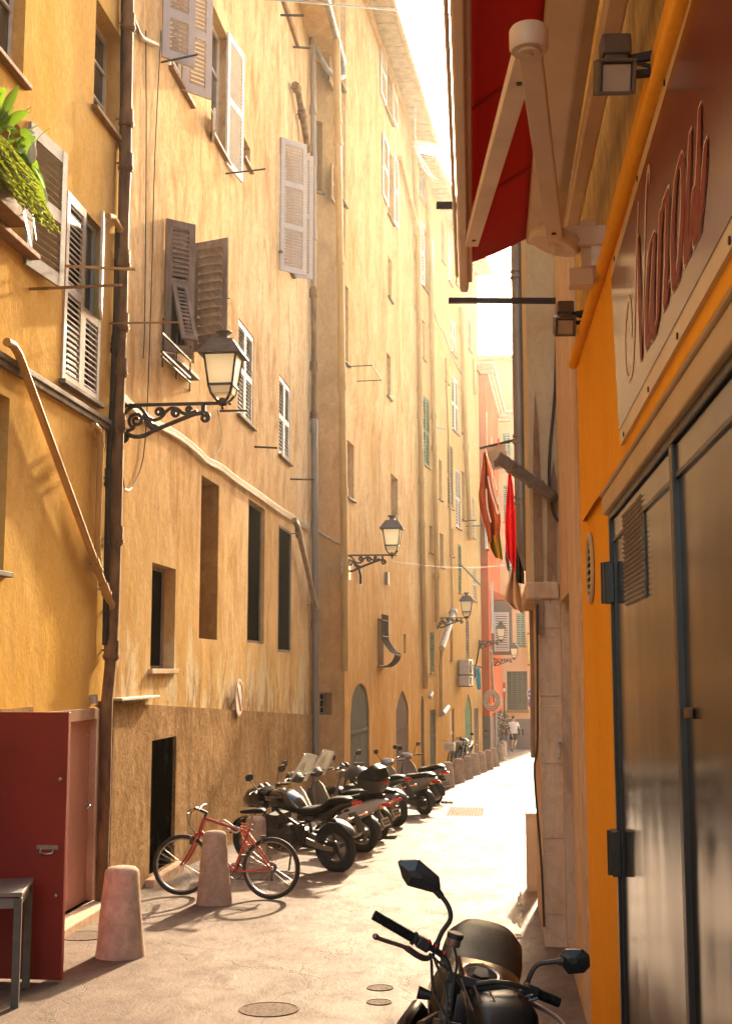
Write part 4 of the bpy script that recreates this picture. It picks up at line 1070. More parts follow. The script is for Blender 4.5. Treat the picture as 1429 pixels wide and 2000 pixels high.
# ------------------------------------------------------------------ right building 2 : old stone front
BR2 = thing('old_stone_building', 'old stone and beige plastered house with worn pilasters beyond the orange shop', 'building', (2.5, 11, 0))
def plan(mb, pts, z0, z1):
    """vertical walls over a plan polyline"""
    for (p, q) in zip(pts, pts[1:]): mb.add([(p[0], p[1], z0), (q[0], q[1], z0), (q[0], q[1], z1), (p[0], p[1], z1)], [(0, 1, 2, 3)])
    return mb
pE = RF.w(aEnd + .002, 0); XS3 = pE.x; YS3 = pE.y
X1, X1u, Y1, Y1e = .335, .268, 11.3, 13.6
z1s = 2.80
dS = (9.75, 11.1)
S3 = Facade((XS3 - .012, 0), (0, 1), -1)
dso = (dS[0], dS[1], gz(11) + .1, S3.px(1090, 1180)[1], .35)
wall(S3, YS3, Y1, -3, 5.4, [dso], back=1.5).build('wall', STONE, BR2)
mb = MB(); plan(mb, [(XS3 - .012, Y1), (X1, Y1), (X1, Y1e), (6, Y1e)], -3, z1s); mb.add([(XS3, Y1, z1s), (X1, Y1, z1s), (X1, Y1e, z1s), (3, Y1e, z1s)], [(0, 1, 2, 3)])
mb.build('pilaster', STONE, BR2, 'worn stone pilaster at the corner')
mb = MB(); plan(mb, [(XS3 - .012, Y1 - .02), (X1u, Y1 - .02), (X1u, Y1e + .03), (6, Y1e + .03)], z1s - .002, 12.8); mb.add([(X1u, Y1 - .02, z1s), (XS3, Y1 - .02, z1s), (XS3 + 2, Y1e + .03, z1s), (X1u, Y1e + .03, z1s)], [(0, 1, 2, 3)]); mb.add([(X1u, Y1 - .02, 12.8), (XS3 + 5, Y1 - .02, 12.8), (XS3 + 5, Y1e + .03, 12.8), (X1u, Y1e + .03, 12.8)], [(0, 1, 2, 3)])
mb.build('wall', BEIGE, BR2, 'beige plastered upper wall')
wall(S3, YS3, Y1 - .022, 5.4, 12.8, [], off=-.0, back=1.5).build('wall', BEIGE, BR2)
MB().box(((dS[1] - dS[0]) / 2, -.33, (dso[3] - dso[2]) / 2), (dS[1] - dS[0] + .02, .05, dso[3] - dso[2] + .02), S3.M(dso[0], dso[2], 0)).build('door', BROWNW, BR2)
mb = MB(); mb.box((.02, .0, 0), (.30, 2.4, .16), Matrix.Translation((X1u + .08, (Y1 + Y1e) / 2, z1s - .03))); mb.build('ledge', STONE, BR2, bev=.02)
# stone joints as shallow proud courses on the pilaster
for k, z in enumerate((-.1, .55, 1.2, 1.8, 2.35)):
    mb = MB(); mb.box(((X1 + XS3 - .012) / 2 - .004, Y1 - .006, z + .28), (XS3 - .012 - X1 + .012, .016, .52 if k < 4 else .40)); mb.build('stone_block', STONE, BR2, bev=.008)
mb = MB()
for (u0, v0, u1, v1) in ((1047, 770, 1052, 1000), ): pass
pa = [atY(u, v, Y1 - .035) for u, v in ((1044, 765), (1050, 830), (1056, 960), (1060, 1100), (1062, 1240), (1046, 1240), (1042, 1100), (1040, 960), (1041, 850))]
mb.add(pa + [p + Vector((0, .02, 0)) for p in pa], [tuple(range(9)), tuple(reversed(range(9, 18)))] + [(i, (i + 1) % 9, 9 + (i + 1) % 9, 9 + i) for i in range(9)]); mb.build('bare_patch', STONED, BR2, 'dark unplastered patch with a pointed top')
pa = [atY(u, v, Y1 - .03) for u, v in ((1068, 980), (1080, 900), (1087, 940), (1087, 1160), (1080, 1120), (1074, 1180), (1068, 1130))]
mb = MB(); mb.add(pa + [p + Vector((0, .02, 0)) for p in pa], [tuple(range(7)), tuple(reversed(range(7, 14)))] + [(i, (i + 1) % 7, 7 + (i + 1) % 7, 7 + i) for i in range(7)]); mb.build('bare_patch', STONED, BR2)
def wpipe(pts, r, mat, bld, name, collars=(), n=12, cr=1.2):
    mb = MB(); mb.tube(pts, r, n)
    L = [(Vector(pts[i + 1]) - Vector(pts[i])).length for i in range(len(pts) - 1)]; tot = sum(L)
    for f in collars:
        d = f * tot; i = 0
        while i < len(L) - 1 and d > L[i]: d -= L[i]; i += 1
        t = (Vector(pts[i + 1]) - Vector(pts[i])).normalized(); c = Vector(pts[i]) + t * d
        mb.cyl(c - t * .05, c - t * .02, r * cr, n); mb.cyl(c + t * .02, c + t * .05, r * cr, n)
    return mb.build(name, mat, bld)
yq = Y1e - .1
wpipe([atY(1008, 380, yq), atY(1010, 560, yq), atY(1013, 760, yq), atY(1017, 960, yq), atY(1020, 1060, yq), atY(1026, 1085, yq + .05), atY(1034, 1110, yq + .1)], .072, PIPEG, BR2, 'drainpipe', (.22, .66, .82))
wpipe([atY(1036, 1110, yq), atY(1040, 1300, yq), atY(1041, 1480, yq)], .03, PIPEB, BR2, 'drainpipe')
wpipe([atY(969, 891, 10.9), atY(1020, 927, 11.0), atY(1072, 965, 11.1), atY(1078, 972, 11.3)], .055, PIPEG, BR2, 'spout_pipe', (.25, .55))
wpipe(bez([atY(1086, 620, Y1 - .06), atY(1083, 760, Y1 - .06), atY(1073, 880, Y1 - .06), atY(1072, 950, Y1 - .06), atY(1080, 1000, Y1 - .06), atY(1090, 1018, Y1 - .06)], 5), .013, BLACKC, BR2, 'cable', n=6)
wpipe(bez([atY(1048, 1180, Y1 - .06), atY(1049, 1440, Y1 - .06), atY(1043, 1500, Y1 - .06), atY(1048, 1580, Y1 - .06), atY(1056, 1680, Y1 - .06), atY(1062, 1810, Y1 - .06)], 5), .010, BLACKC, BR2, 'cable', n=6)
mb = MB(); p = S3.pt(1096, 1456, .03); mb.tube([S3.pt(1092, 1452, -.02), S3.pt(1092, 1452, .06), S3.pt(1092, 1452, .06) + Vector((-.02, -.30, .02)), S3.pt(1092, 1452, .06) + Vector((-.02, -.36, -.10))], .014, 8); mb.build('iron_hook', CONDUIT, BR2)
# upper iron arms above the street
for (u0, u1, v, y) in ((852, 900, 401, 9.3), (876, 985, 587, 10.8)):
    p0 = atY(u0, v, y); p1 = Vector((X1u + .4, p0.y + .2, p0.z + .02)); MB().bar(p0, p1, .05, .045).build('iron_bar', RUSTD, BR2)
# electric cabinet at the corner
cb = G(1036, 1742)
cab = thing('utility_cabinet', 'low grey utility cabinet against the stone corner beside the puddle', 'cabinet', (cb.x, cb.y, cb.z))
hb = .86
mb = MB(); mb.box((cb.x + .04, cb.y + .18, cb.z + hb / 2), (.16, .36, hb)); mb.build('body', PIPEB, cab, bev=.008)
MB().box((cb.x + .04, cb.y + .18, cb.z + hb + .012), (.19, .40, .025)).build('lid', CONDUIT, cab, bev=.006)
# ------------------------------------------------------------------ right building 3, set back round the corner
BR3 = thing('pale_corner_building', 'pale house set back beyond the stone corner on the right', 'building', (4, 30, 0))
RB3 = Facade((.95, Y1e + .1), (.13, 1), -1)
o3 = [(3 + 4 * i, 4 + 4 * i, 3.6 + 3.2 * j, 5.4 + 3.2 * j, .2) for i in range(8) for j in range(2)]
wall(RB3, 0, 37, -4, 9.5, o3, body=6).build('wall', BEIGE, BR3)
for o in o3: add_window(RB3, BR3, o, GREENW, 'none', SILLT, louv=GREENW, pitch=.1)
# ------------------------------------------------------------------ street lamps
LGLASS = simple('milky_lamp_glass', (.62, .56, .44), .25, scale=3, var=.06)
m_, nt, b_ = pbase('clear_lamp_glass'); b_.inputs['Base Color'].default_value = (.85, .82, .72, 1); b_.inputs['Roughness'].default_value = .35
tr = nt.nodes.new('ShaderNodeBsdfTranslucent'); tr.inputs[0].default_value = (.9, .85, .72, 1); mx = nt.nodes.new('ShaderNodeMixShader'); mx.inputs[0].default_value = .6
nt.links.new(b_.outputs[0], mx.inputs[1]); nt.links.new(tr.outputs[0], mx.inputs[2]); nt.links.new(mx.outputs[0], nt.nodes['Material Output'].inputs[0])
LGLASS = m_
IRON = simple('lamp_iron', (.055, .042, .036), .5, .3, scale=14, var=.2)
IRONR = simple('weathered_lamp_roof', (.12, .095, .08), .55, .35, scale=9, c2=(.08, .06, .05))
def spiral(c, r, turns, a0, sgn=1, n=26):
    return [(c[0] + r * (1 - .82 * i / n) * math.cos(a0 + sgn * turns * 2 * math.pi * i / n), 0, c[1] + r * (1 - .82 * i / n) * math.sin(a0 + sgn * turns * 2 * math.pi * i / n)) for i in range(n + 1)]
def lamp(root, L, s, label, dirv=(1, 0, 0), lean=0):
    rz = math.atan2(dirv[1], dirv[0])
    t = thing('street_lamp', label, 'street lamp', root, (0, 0, rz), group='wall mounted street lanterns')
    k = L / 860.0
    q = lambda x, y: Vector(((x - 120) * k, 0, (880 - y) * k))
    mb = MB()
    mb.bar((-.04, 0, 0), (L, 0, 0), .03 * s, .035 * s)
    mb.box((.0, 0, -.16 * L), (.025, .07, .44 * L))
    r = .0135 * s
    def tb(P, rr=r, w=1.5): mb.sweep(bez(P, 4) if len(P) < 14 else P, [(rr * w, rr)] * ((len(P) - 1) * 4 + 1 if len(P) < 14 else len(P)), 7, up=(0, 1, 0))
    tb([q(125, 1180), q(135, 1120), q(200, 1150), q(290, 1150), q(400, 1100), q(600, 1020), q(740, 970), q(820, 962)], r * 1.25)
    tb([Vector(p) for p in spiral((q(828, 1002).x, q(828, 1002).z), 44 * k, 1.4, R_(95), -1)])
    tb([q(122, 960), q(170, 905), q(240, 892), q(300, 945), q(340, 1000), q(400, 1012), q(455, 985), q(490, 940), q(540, 912), q(595, 925), q(640, 960), q(700, 962), q(760, 940)])
    tb([Vector(p) for p in spiral((q(232, 1012).x, q(232, 1012).z), 72 * k, 1.6, R_(250), -1)])
    tb([Vector(p) for p in spiral((q(428, 945).x, q(428, 945).z), 42 * k, 1.4, R_(300), 1)])
    tb([Vector(p) for p in spiral((q(575, 955).x, q(575, 955).z), 36 * k, 1.4, R_(120), 1)])
    tb([Vector(p) for p in spiral((q(686, 930).x, q(686, 930).z), 24 * k, 1.2, R_(0), 1)])
    tb([q(125, 1090), q(150, 1100), q(200, 1085), q(215, 1050)]); tb([q(330, 1000), q(360, 1060), q(420, 1090)], r * 1.8); tb([q(300, 960), q(330, 1040), q(390, 1095)], r * 1.4)
    tb([q(122, 1200), q(150, 1180), q(160, 1150)], r); mb.box((q(815, 920).x, 0, q(815, 920).z), (.05, .03, 80 * k))
    mb.build('bracket', IRON, t, world=False)
    H = lambda z: z * s
    def frus(mb, w0, z0, w1, z1, cap=True):
        a, b = w0 / 2 * s, w1 / 2 * s
        vv = [(L + x * a, y * a, H(z0)) for x, y in ((-1, -1), (1, -1), (1, 1), (-1, 1))] + [(L + x * b, y * b, H(z1)) for x, y in ((-1, -1), (1, -1), (1, 1), (-1, 1))]
        return mb.add(vv, [(0, 1, 5, 4), (1, 2, 6, 5), (2, 3, 7, 6), (3, 0, 4, 7)] + ([(3, 2, 1, 0), (4, 5, 6, 7)] if cap else []))
    mb = MB()
    for x, y in ((-1, -1), (1, -1), (1, 1), (-1, 1)):
        P = [(L + x * .035 * s, y * .035 * s, H(.0)), (L + x * .075 * s, y * .075 * s, H(.045)), (L + x * .11 * s, y * .11 * s, H(.10)), (L + x * .135 * s, y * .135 * s, H(.19)), (L + x * .18 * s, y * .18 * s, H(.54))]
        mb.sweep(P, [.014 * s, .016 * s, .016 * s, .013 * s, .012 * s], 6)
    for w, z in ((.27, .19), (.36, .535)):
        a = w / 2 * s
        for p, r2 in (((-a, -a), (a, -a)), ((a, -a), (a, a)), ((a, a), (-a, a)), ((-a, a), (-a, -a))): mb.bar((L + p[0], p[1], H(z)), (L + r2[0], r2[1], H(z)), .026 * s)
    mb.lathe([(.0, -.075), (.014, -.07), (.02, -.05), (.012, -.04), (.05, -.02), (.06, .01), (.05, .04), (.02, .06)], 12, Matrix.Translation((L, 0, 0)) @ Matrix.Scale(s, 4))
    mb.ball((L + .085 * s, 0, -.01), .018 * s, 8, 5)
    fr = mb.build('lantern_frame', IRON, t, world=False)
    frus(MB(), .235, .10, .268, .185).build('lower_pane', LGLASS, fr, world=False)
    frus(MB(), .262, .20, .35, .53).build('glass', LGLASS, fr, world=False)
    mb = MB(); frus(mb, .49, .535, .47, .56); frus(mb, .46, .56, .27, .70); frus(mb, .28, .70, .25, .715)
    rf = mb.build('roof', IRONR, fr, world=False)
    MB().lathe([(.085, .712), (.07, .735), (.05, .75), (.05, .775), (.085, .80), (.1, .812), (.092, .822), (.03, .826)], 20, Matrix.Translation((L, 0, 0)) @ Matrix.Scale(s, 4)).build('chimney', IRONR, rf, world=False)
    return t
p = L2.pt(243, 792, 0); lamp(p, 1.13, 1.0, 'nearest and largest wall lantern on scrolled bracket beside the rusty pipe')
p = L3.pt(670, 1085, 0); lamp(p, 1.12, 1.10, 'second wall lantern on scrolled bracket at the corner of the tall building')
p = L4.pt(853, 1207, 0); lamp(p, 1.02, 1.06, 'third wall lantern on scrolled bracket before the bright diagonal pipe')
p = L4.pt(935, 1252, .03); lamp(p, .90, .95, 'fourth wall lantern standing out before the white louvred bay')
p = Vector((bx0 + .35, yb - .05, atY(985, 1287, yb).z)); lamp(p + Vector((0, -.02, 0)), .86, .85, 'farthest wall lantern below the grey bay near the green shutter', (1, -.05, 0))
# ------------------------------------------------------------------ bollards
def bollard(mb, h, r0, r1, seed):
    rnd = random.Random(seed); prof = [(0, -.12), (r0 * 1.02, -.12), (r0 * 1.02, 0), (r0 * .99, .05)]
    for i in range(1, 9): prof.append((r0 + (r1 - r0) * i / 8, h * .93 * i / 8))
    prof += [(r1 * .97, h * .955), (r1 * .80, h * .985), (r1 * .45, h), (0.001, h * 1.003)]
    o = len(mb.v); mb.lathe(prof, 24)
    ph = [rnd.uniform(0, 6) for _ in range(4)]
    for i in range(o, len(mb.v)):
        v = mb.v[i]; a = math.atan2(v.y, v.x); d = 1 + .018 * math.sin(3 * a + ph[0] + v.z * 4) + .012 * math.sin(7 * a + ph[1] + v.z * 11) + rnd.uniform(-.006, .006)
        v.x *= d; v.y *= d
    return mb
bl = [(235, 1867, .735, .205, .145, 'nearest stone bollard standing alone before the pink door', 0),
      (418, 1765, .76, .19, .125, 'stone bollard with the red bicycle leaning behind it', 0),
      (497, 1700, .68, .18, .125, 'stone bollard under the bicycle saddle beside the black motorcycle', 0)]
names = ['first stone bollard of the far row touching the mauve scooter', 'second stone bollard of the far row, just past the first', 'third stone bollard from the near end of the far row', 'fourth stone bollard from the near end of the far row', 'fifth stone bollard from the near end of the far row', 'sixth stone bollard from the near end of the far row', 'leaning stone bollard, seventh along the far row', 'eighth stone bollard in the far row, second from its far end', 'last stone bollard of the far row nearest the walkers']
for i, (u, v) in enumerate(((874, 1538), (895, 1528), (912, 1521), (927, 1513), (940, 1508), (953, 1503), (966, 1497), (976, 1486), (982, 1477))): bl.append((u, v, .67, .185, .125, names[i], 1))
for i, (u, v, h, r0, r1, lab, g_) in enumerate(bl):
    p = G(u, v); o = bollard(MB(), h, r0, r1, i).build('bollard', BOLL, origin=None)
    o.location = p; o.rotation_euler = (0, R_(7) if i == 9 else R_(random.uniform(-1, 1)), random.uniform(0, 6))
    tag(o, lab, 'bollard', 'stone bollards along the street')
# ------------------------------------------------------------------ wall and road signs
SIGNW = simple('worn_white_sign', (.55, .47, .42), .6, scale=7, c2=(.46, .33, .28)); SIGNRD = simple('faded_sign_red', (.36, .14, .11), .6, scale=7, c2=(.42, .24, .2))
SBLUE = simple('sign_blue', (.03, .09, .30), .4); SRED = simple('sign_red_enamel', (.5, .05, .06), .4); SWHITE = simple('sign_white_enamel', (.75, .75, .75), .4)
def disc(mb, R0, R1, z0, z1, M, n=32):
    if R0 <= 0: return mb.lathe([(R1, z0), (R1, z1)], n, M)
    return mb.sweep([((R0 + R1) / 2 * math.cos(i * 2 * math.pi / n), (R0 + R1) / 2 * math.sin(i * 2 * math.pi / n), (z0 + z1) / 2) for i in range(n)], [((R1 - R0) / 2, (z1 - z0) / 2)] * n, 6, closed=True, M=M)
p = L2.pt(467, 1363, .07); s_ = thing('parking_sign', 'faded round no parking sign on the worn ochre wall', 'sign', p)
Ms = basis(p, Vector((0, 1, 0)), Vector((0, 0, 1)), Vector((1, 0, 0)))
disc(MB(), 0, .29, -.01, .0, Ms).build('disc', SIGNW, s_)
mb = MB(); disc(mb, .235, .295, -.012, .012, Ms); mb.box((0, 0, .006), (.48, .05, .012), Ms @ Mrt((0, 0, 0), rz=R_(-50))); mb.build('marking', SIGNRD, s_)
MB().bar(p + Vector((-.08, 0, -.02)), p + Vector((-.008, 0, -.02)), .05).build('fixing', RUSTD, s_)
ys = Ye - .09
for (u, v, lab, kind) in ((1037, 1355, 'round blue road sign with white bar at the street end', 'b'), (1037, 1373, 'round red and blue no parking sign below the blue one', 'r')):
    p = atY(u, v, ys); s_ = thing('road_sign', lab, 'road sign', p)
    Mx = basis(p, Vector((1, 0, 0)), Vector((0, 0, 1)), Vector((0, -1, 0)))
    disc(MB(), 0, .235, -.01, .004, Mx).build('disc', SBLUE, s_)
    if kind == 'b':
        disc(MB(), .215, .24, -.008, .01, Mx).build('rim', SWHITE, s_); MB().box((0, 0, .008), (.30, .07, .008), Mx).build('bar', SWHITE, s_)
    else:
        disc(MB(), .19, .24, -.008, .012, Mx).build('rim', SRED, s_); MB().box((0, 0, .008), (.40, .045, .008), Mx @ Mrt((0, 0, 0), rz=R_(-45))).build('bar', SRED, s_)
    MB().bar(p + Vector((0, .1, 0)), p + Vector((0, .005, 0)), .04).build('fixing', METAL, s_)
pb0, pb1 = atY(1029, 1236, Ye - .5), atY(1037, 1300, Ye - .5)
bn = thing('hanging_banner', 'narrow yellow banner with red ends hung on the peach house', 'banner', pb0)
YEL = simple('banner_yellow', (.62, .48, .12), .7); BRED = simple('banner_red', (.40, .07, .04), .7)
mb = MB(); mb.box((pb0.x + .25, Ye - .5, (pb0.z + pb1.z) / 2), (.5, .03, pb0.z - pb1.z - .16)); mb.build('cloth', YEL, bn)
for z in (pb0.z - .04, pb1.z + .04): MB().box((pb0.x + .25, Ye - .5, z), (.52, .036, .09)).build('end_strip', BRED, bn)
MB().bar((pb0.x + .25, Ye + .02, pb0.z - .02), (pb0.x + .25, Ye - .5, pb0.z - .02), .03).build('arm', RUSTD, bn)
ps = atY(984, 1352, Ye - .4); rs = thing('post_sign', 'small red and white sign on a thin post beside the flower shrub', 'sign', (ps.x, ps.y, gz(ps.y)))
MB().cyl((ps.x, ps.y, gz(ps.y)), (ps.x, ps.y, ps.z + .5), .035).build('post', RUSTD, rs)
mb = MB(); mb.box((ps.x, ps.y - .045, ps.z + .1), (.14, .03, .7)); mb.build('plate', SRED, rs); MB().box((ps.x, ps.y - .065, ps.z + .12), (.10, .012, .16)).build('bar', SWHITE, rs)
# ------------------------------------------------------------------ air conditioners on the far wall
ACW = simple('grey_white_casing', (.52, .48, .44), .5)
for (u0, v0, u1, v1, lab) in ((893, 1287, 907, 1318, 'upper air conditioner box bolted to the far ochre wall'), (893, 1320, 905, 1340, 'lower air conditioner box just beneath the other one')):
    a, z1 = L4.px(u0, v0); _, z0 = L4.px(u0, v1); P = L4.w(a, z0, 0)
    t = thing('air_conditioner', lab, 'air conditioner', P, group='air conditioners on the far wall'); M = L4.M(a, z0, 0); h = z1 - z0
    mb = MB(); mb.box((.40, .25, h / 2), (.82, .38, h * .94), M); ac = mb.build('casing', ACW, t, bev=.01)
    mb = MB(); mb.torus((0, 0, 0), min(.24, h * .38), .012, 20, 6, M @ Mrt((.30, .45, h / 2))); mb.box((.30, .447, h / 2), (h * .7, .012, .015), M); mb.box((.30, .447, h / 2), (.015, .012, h * .7), M); mb.build('fan_grille', RUSTD, ac)
    mb = MB(); mb.bar(L4.w(a + .1, z0 - .01, 0), L4.w(a + .1, z0 - .01, .45), .04); mb.bar(L4.w(a + .7, z0 - .01, 0), L4.w(a + .7, z0 - .01, .45), .04); mb.build('bracket', RUSTD, t)
# ------------------------------------------------------------------ laundry
def clothmat(n, c, c2=None): return simple(n, c, .9, scale=5, c2=c2 or tuple(x * .85 for x in c), spec=.2)
def hang(name, label, cat, poly, y, mat, depth=.10, folds=3, seed=1, group='laundry hung over the street', parent_bits=None, width=None, quads=None):
    """cloth hanging as a real folded sheet: poly gives left and right outline points (photo) from top to bottom at distance y"""
    rnd = random.Random(seed); ph = rnd.uniform(0, 6)
    Ls = [atY(u, v, y) for u, v in poly[0]]; Rs = [atY(u, v, y) for u, v in poly[1]]
    def along(P, t):
        x = t * (len(P) - 1); i = min(int(x), len(P) - 2); return P[i].lerp(P[i + 1], x - i)
    def fn(i, j):
        p = along(Ls, j).lerp(along(Rs, j), i)
        w = depth * (.35 + .65 * j)
        p = p + Vector((0, w * math.sin(folds * math.pi * 2 * i + ph + 1.2 * j) + .03 * math.sin(5 * j + i * 3), 0))
        return p
    mb = MB(); mb.grid(fn, 28, 26)
    o = mb.build(name, mat, origin=Ls[0], solid=.006)
    return tag(o, label, cat, group), fn
yl = 14.6
TERRA = clothmat('terracotta_towel', (.48, .125, .05), (.36, .065, .03)); MAT1 = clothmat('beige_mat_cloth', (.36, .27, .20)); REDC = clothmat('bright_red_cloth', (.75, .022, .035), (.66, .018, .025)); BLK = clothmat('black_trousers_cloth', (.02, .017, .018)); GRYC = clothmat('grey_cloth', (.13, .13, .17)); SHEET = clothmat('beige_sheet_cloth', (.60, .43, .30), (.52, .36, .25)); TEAL = clothmat('turquoise_towel_cloth', (.07, .50, .66)); WHT = clothmat('white_laundry_cloth', (.62, .58, .60)); LIL = clothmat('lilac_cloth', (.42, .36, .46)); MUST = clothmat('mustard_towel_end', (.33, .20, .03)); PBLU = clothmat('blue_patch_cloth', (.10, .11, .19))
r0, r1 = atY(936, 876, yl), atY(1010, 858, yl)
mb = MB(); r1 = r1 + (r1 - r0).normalized() * 1.6; mb.cyl(r0, r1, .016, 8); ro_ = mb.build('laundry_rod', RUSTD, origin=r0); tag(ro_, 'iron laundry rod reaching from the right wall holding the beige mat', 'rod')
t_, f_ = hang('towel', 'long terracotta towel with mustard end hanging from the rod', 'towel', ([(944, 882), (940, 920), (934, 965), (936, 990), (945, 1020), (954, 1060)], [(948, 882), (958, 925), (966, 960), (974, 985), (977, 1015), (974, 1050)]), yl, TERRA, .08, 2, 3)
mb = MB(); q0 = [atY(u, v, yl - .0) for u, v in ((953, 1048), (972, 1046), (980, 1080), (978, 1092), (962, 1085), (956, 1066))]
Ls = [atY(953, 1048, yl), atY(957, 1070, yl), atY(966, 1088, yl)]; Rs = [atY(975, 1044, yl), atY(979, 1070, yl), atY(981, 1093, yl)]
mb.grid(lambda i, j: (Ls[min(int(j * 2), 1)].lerp(Ls[min(int(j * 2), 1) + 1], j * 2 - min(int(j * 2), 1))).lerp(Rs[min(int(j * 2), 1)].lerp(Rs[min(int(j * 2), 1) + 1], j * 2 - min(int(j * 2), 1)), i) + Vector((0, .08 * math.sin(9 * i), 0)), 12, 8)
me_ = mb.build('end_band', MUST, solid=.006); me_.parent = t_; me_.location = -t_.location
mb = MB(); P1 = [(955, 925), (964, 962), (970, 975), (973, 990), (971, 1005), (968, 980), (962, 960), (957, 940)]
for off_, pts_ in ((0, [(952, 930), (958, 960), (966, 985), (972, 1004), (975, 990), (972, 968)]), (1, [(960, 935), (966, 962), (972, 985)]), (2, [(949, 955), (951, 990), (958, 1020)])):
    mb.sweep(bez([atY(u, v, yl - .12) for u, v in pts_], 4), [(.010, .004)] * (4 * (len(pts_) - 1) + 1), 6, up=(0, 1, 0))
pm = mb.build('printed_line', WHT); pm.parent = t_; pm.location = -t_.location
t_, f_ = hang('mat', 'fringed beige mat with a blue patch clipped on the rod', 'mat', ([(949, 874), (954, 893), (962, 919)], [(985, 866), (989, 885), (992, 912)]), yl - .04, MAT1, .015, 1, 4)
Ls = [atY(963, 900, yl - .08), atY(966, 913, yl - .08)]; Rs = [atY(981, 894, yl - .08), atY(984, 908, yl - .08)]
mb = MB(); mb.grid(lambda i, j: Ls[0].lerp(Ls[1], j).lerp(Rs[0].lerp(Rs[1], j), i), 3, 3); pa = mb.build('patch', PBLU, solid=.008); pa.parent = t_; pa.location = -t_.location
mb = MB(); pk = atY(973, 864, yl - .05); mb.box((pk.x, pk.y, pk.z), (.025, .03, .09)); cp = mb.build('clothes_peg', SRED); cp.parent = t_; cp.location = -t_.location
mb = MB()
for k in range(16):
    p0 = atY(962 + 30 * k / 15, 919 - 7 * k / 15, yl - .04); mb.bar(p0, p0 - Vector((0, 0, .06)), .012, .004)
fz = mb.build('fringe', MAT1); fz.parent = t_; fz.location = -t_.location
hang('red_cloth', 'bright red cloth hanging in a narrow fold beside the grey drainpipe', 'cloth', ([(993, 918), (990, 960), (986, 1010), (986, 1046), (990, 1088), (998, 1100)], [(996, 918), (1002, 960), (1006, 1010), (1008, 1050), (1007, 1085), (1004, 1120)]), yl + .3, REDC, .07, 2, 6)
hang('trousers', 'black trousers hanging low behind the drainpipe', 'trousers', ([(1006, 1040), (1007, 1090), (1009, 1138)], [(1016, 1040), (1022, 1090), (1023, 1140)]), yl + .5, BLK, .06, 2, 8)
hang('grey_garment', 'narrow dark grey garment hanging beside the red cloth', 'garment', ([(988, 1046), (986, 1090), (990, 1112)], [(992, 1046), (993, 1090), (994, 1116)]), yl + .4, GRYC, .04, 1, 9)
hang('bed_sheet', 'big beige sheet drawn together hanging below the red cloth', 'sheet', ([(1003, 1080), (997, 1120), (983, 1172), (998, 1186)], [(1008, 1080), (1009, 1120), (1022, 1186), (1024, 1198)]), yl + 1.2, SHEET, .12, 2, 10)
ln = MB(); a_, b2 = atY(985, 912, yl + .3), atY(1030, 918, yl + .4); ln.cyl(atY(986, 914, yl + .6), b2, .006, 6); o = ln.build('laundry_line', BLACKC, origin=a_); tag(o, 'thin line holding the red cloth', 'line')
for nm, lab, cat, L_, R__, m_, dy in (('towel', 'turquoise towel hanging on the far ochre wall', 'towel', [(930, 1305), (929, 1330), (932, 1348)], [(936, 1303), (938, 1330), (939, 1346)], TEAL, 0),
        ('white_garment', 'white garment hanging left of the lilac one', 'garment', [(918, 1299), (918, 1330)], [(921, 1299), (922, 1332)], WHT, .2), ('lilac_garment', 'lilac garment hanging between the white one and the turquoise towel', 'garment', [(924, 1300), (924, 1328)], [(929, 1300), (930, 1322)], LIL, .1)):
    hang(nm, lab, cat, (L_, R__), 47.0 + dy, m_, .06, 2, 5)
mb = MB(); mb.cyl(atY(914, 1298, 47.3), atY(941, 1303, 47.0), .02, 6); o = mb.build('laundry_rod', RUSTD, origin=atY(914, 1298, 47.3)); tag(o, 'thin rod holding the turquoise towel on the far wall', 'rod')
mb = MB(); mb.cyl(atY(929, 1300, 50.2), atY(937, 1255, 50.3), .035, 6); o = mb.build('pole', RUSTD, origin=atY(929, 1300, 50.2)); tag(o, 'slanting dark pole under the fourth lantern', 'pole')
# line across the street
mb = MB(); pa_, pb_ = L3.pt(765, 1096, 1.0), Vector((.9, 30, 4.4)); pb_ = atY(1012, 1102, 31); P = [pa_.lerp(pb_, t / 12) - Vector((0, 0, .12 * math.sin(math.pi * t / 12))) for t in range(13)]
mb.tube(P, .005, 5); o = mb.build('street_wire', BLACKC, origin=pa_); tag(o, 'thin wire crossing the street from the second lantern', 'wire')
mb = MB(); pa_, pb_ = L2.pt(520, -2, .4), atY(800, 22, 24); P = [pa_.lerp(pb_, t / 12) for t in range(13)]; mb.tube(P, .02, 6)
pc_ = pb_ + (pb_ - pa_) * .55; mb.tube([pb_, pc_], .02, 6); o = mb.build('overhead_cable', BLACKC, origin=pa_); tag(o, 'dark overhead cable crossing the sky at the top', 'cable')
# ------------------------------------------------------------------ planter with lily and fern on the left window
LEAFG = simple('lily_leaf', (.055, .14, .018), .4, scale=5, c2=(.09, .21, .02)); FERN = simple('fern_leaf', (.085, .12, .014), .6, scale=9, c2=(.16, .19, .022)); SPATH = simple('white_lily_flower', (.75, .72, .64), .5)
for m in (LEAFG, FERN):
    nt = m.node_tree; b_ = nt.nodes['Principled BSDF']; tr = nt.nodes.new('ShaderNodeBsdfTranslucent'); tr.inputs[0].default_value = (.25, .42, .03, 1) if m is LEAFG else (.42, .46, .05, 1)
    mx = nt.nodes.new('ShaderNodeMixShader'); mx.inputs[0].default_value = .28; nt.links.new(b_.outputs[0], mx.inputs[1]); nt.links.new(tr.outputs[0], mx.inputs[2]); nt.links.new(mx.outputs[0], nt.nodes['Material Output'].inputs[0])
pl0, pl1 = L1.pt(-25, 440, .22), L1.pt(46, 492, .22)
zpl = w_pl[2] + .02
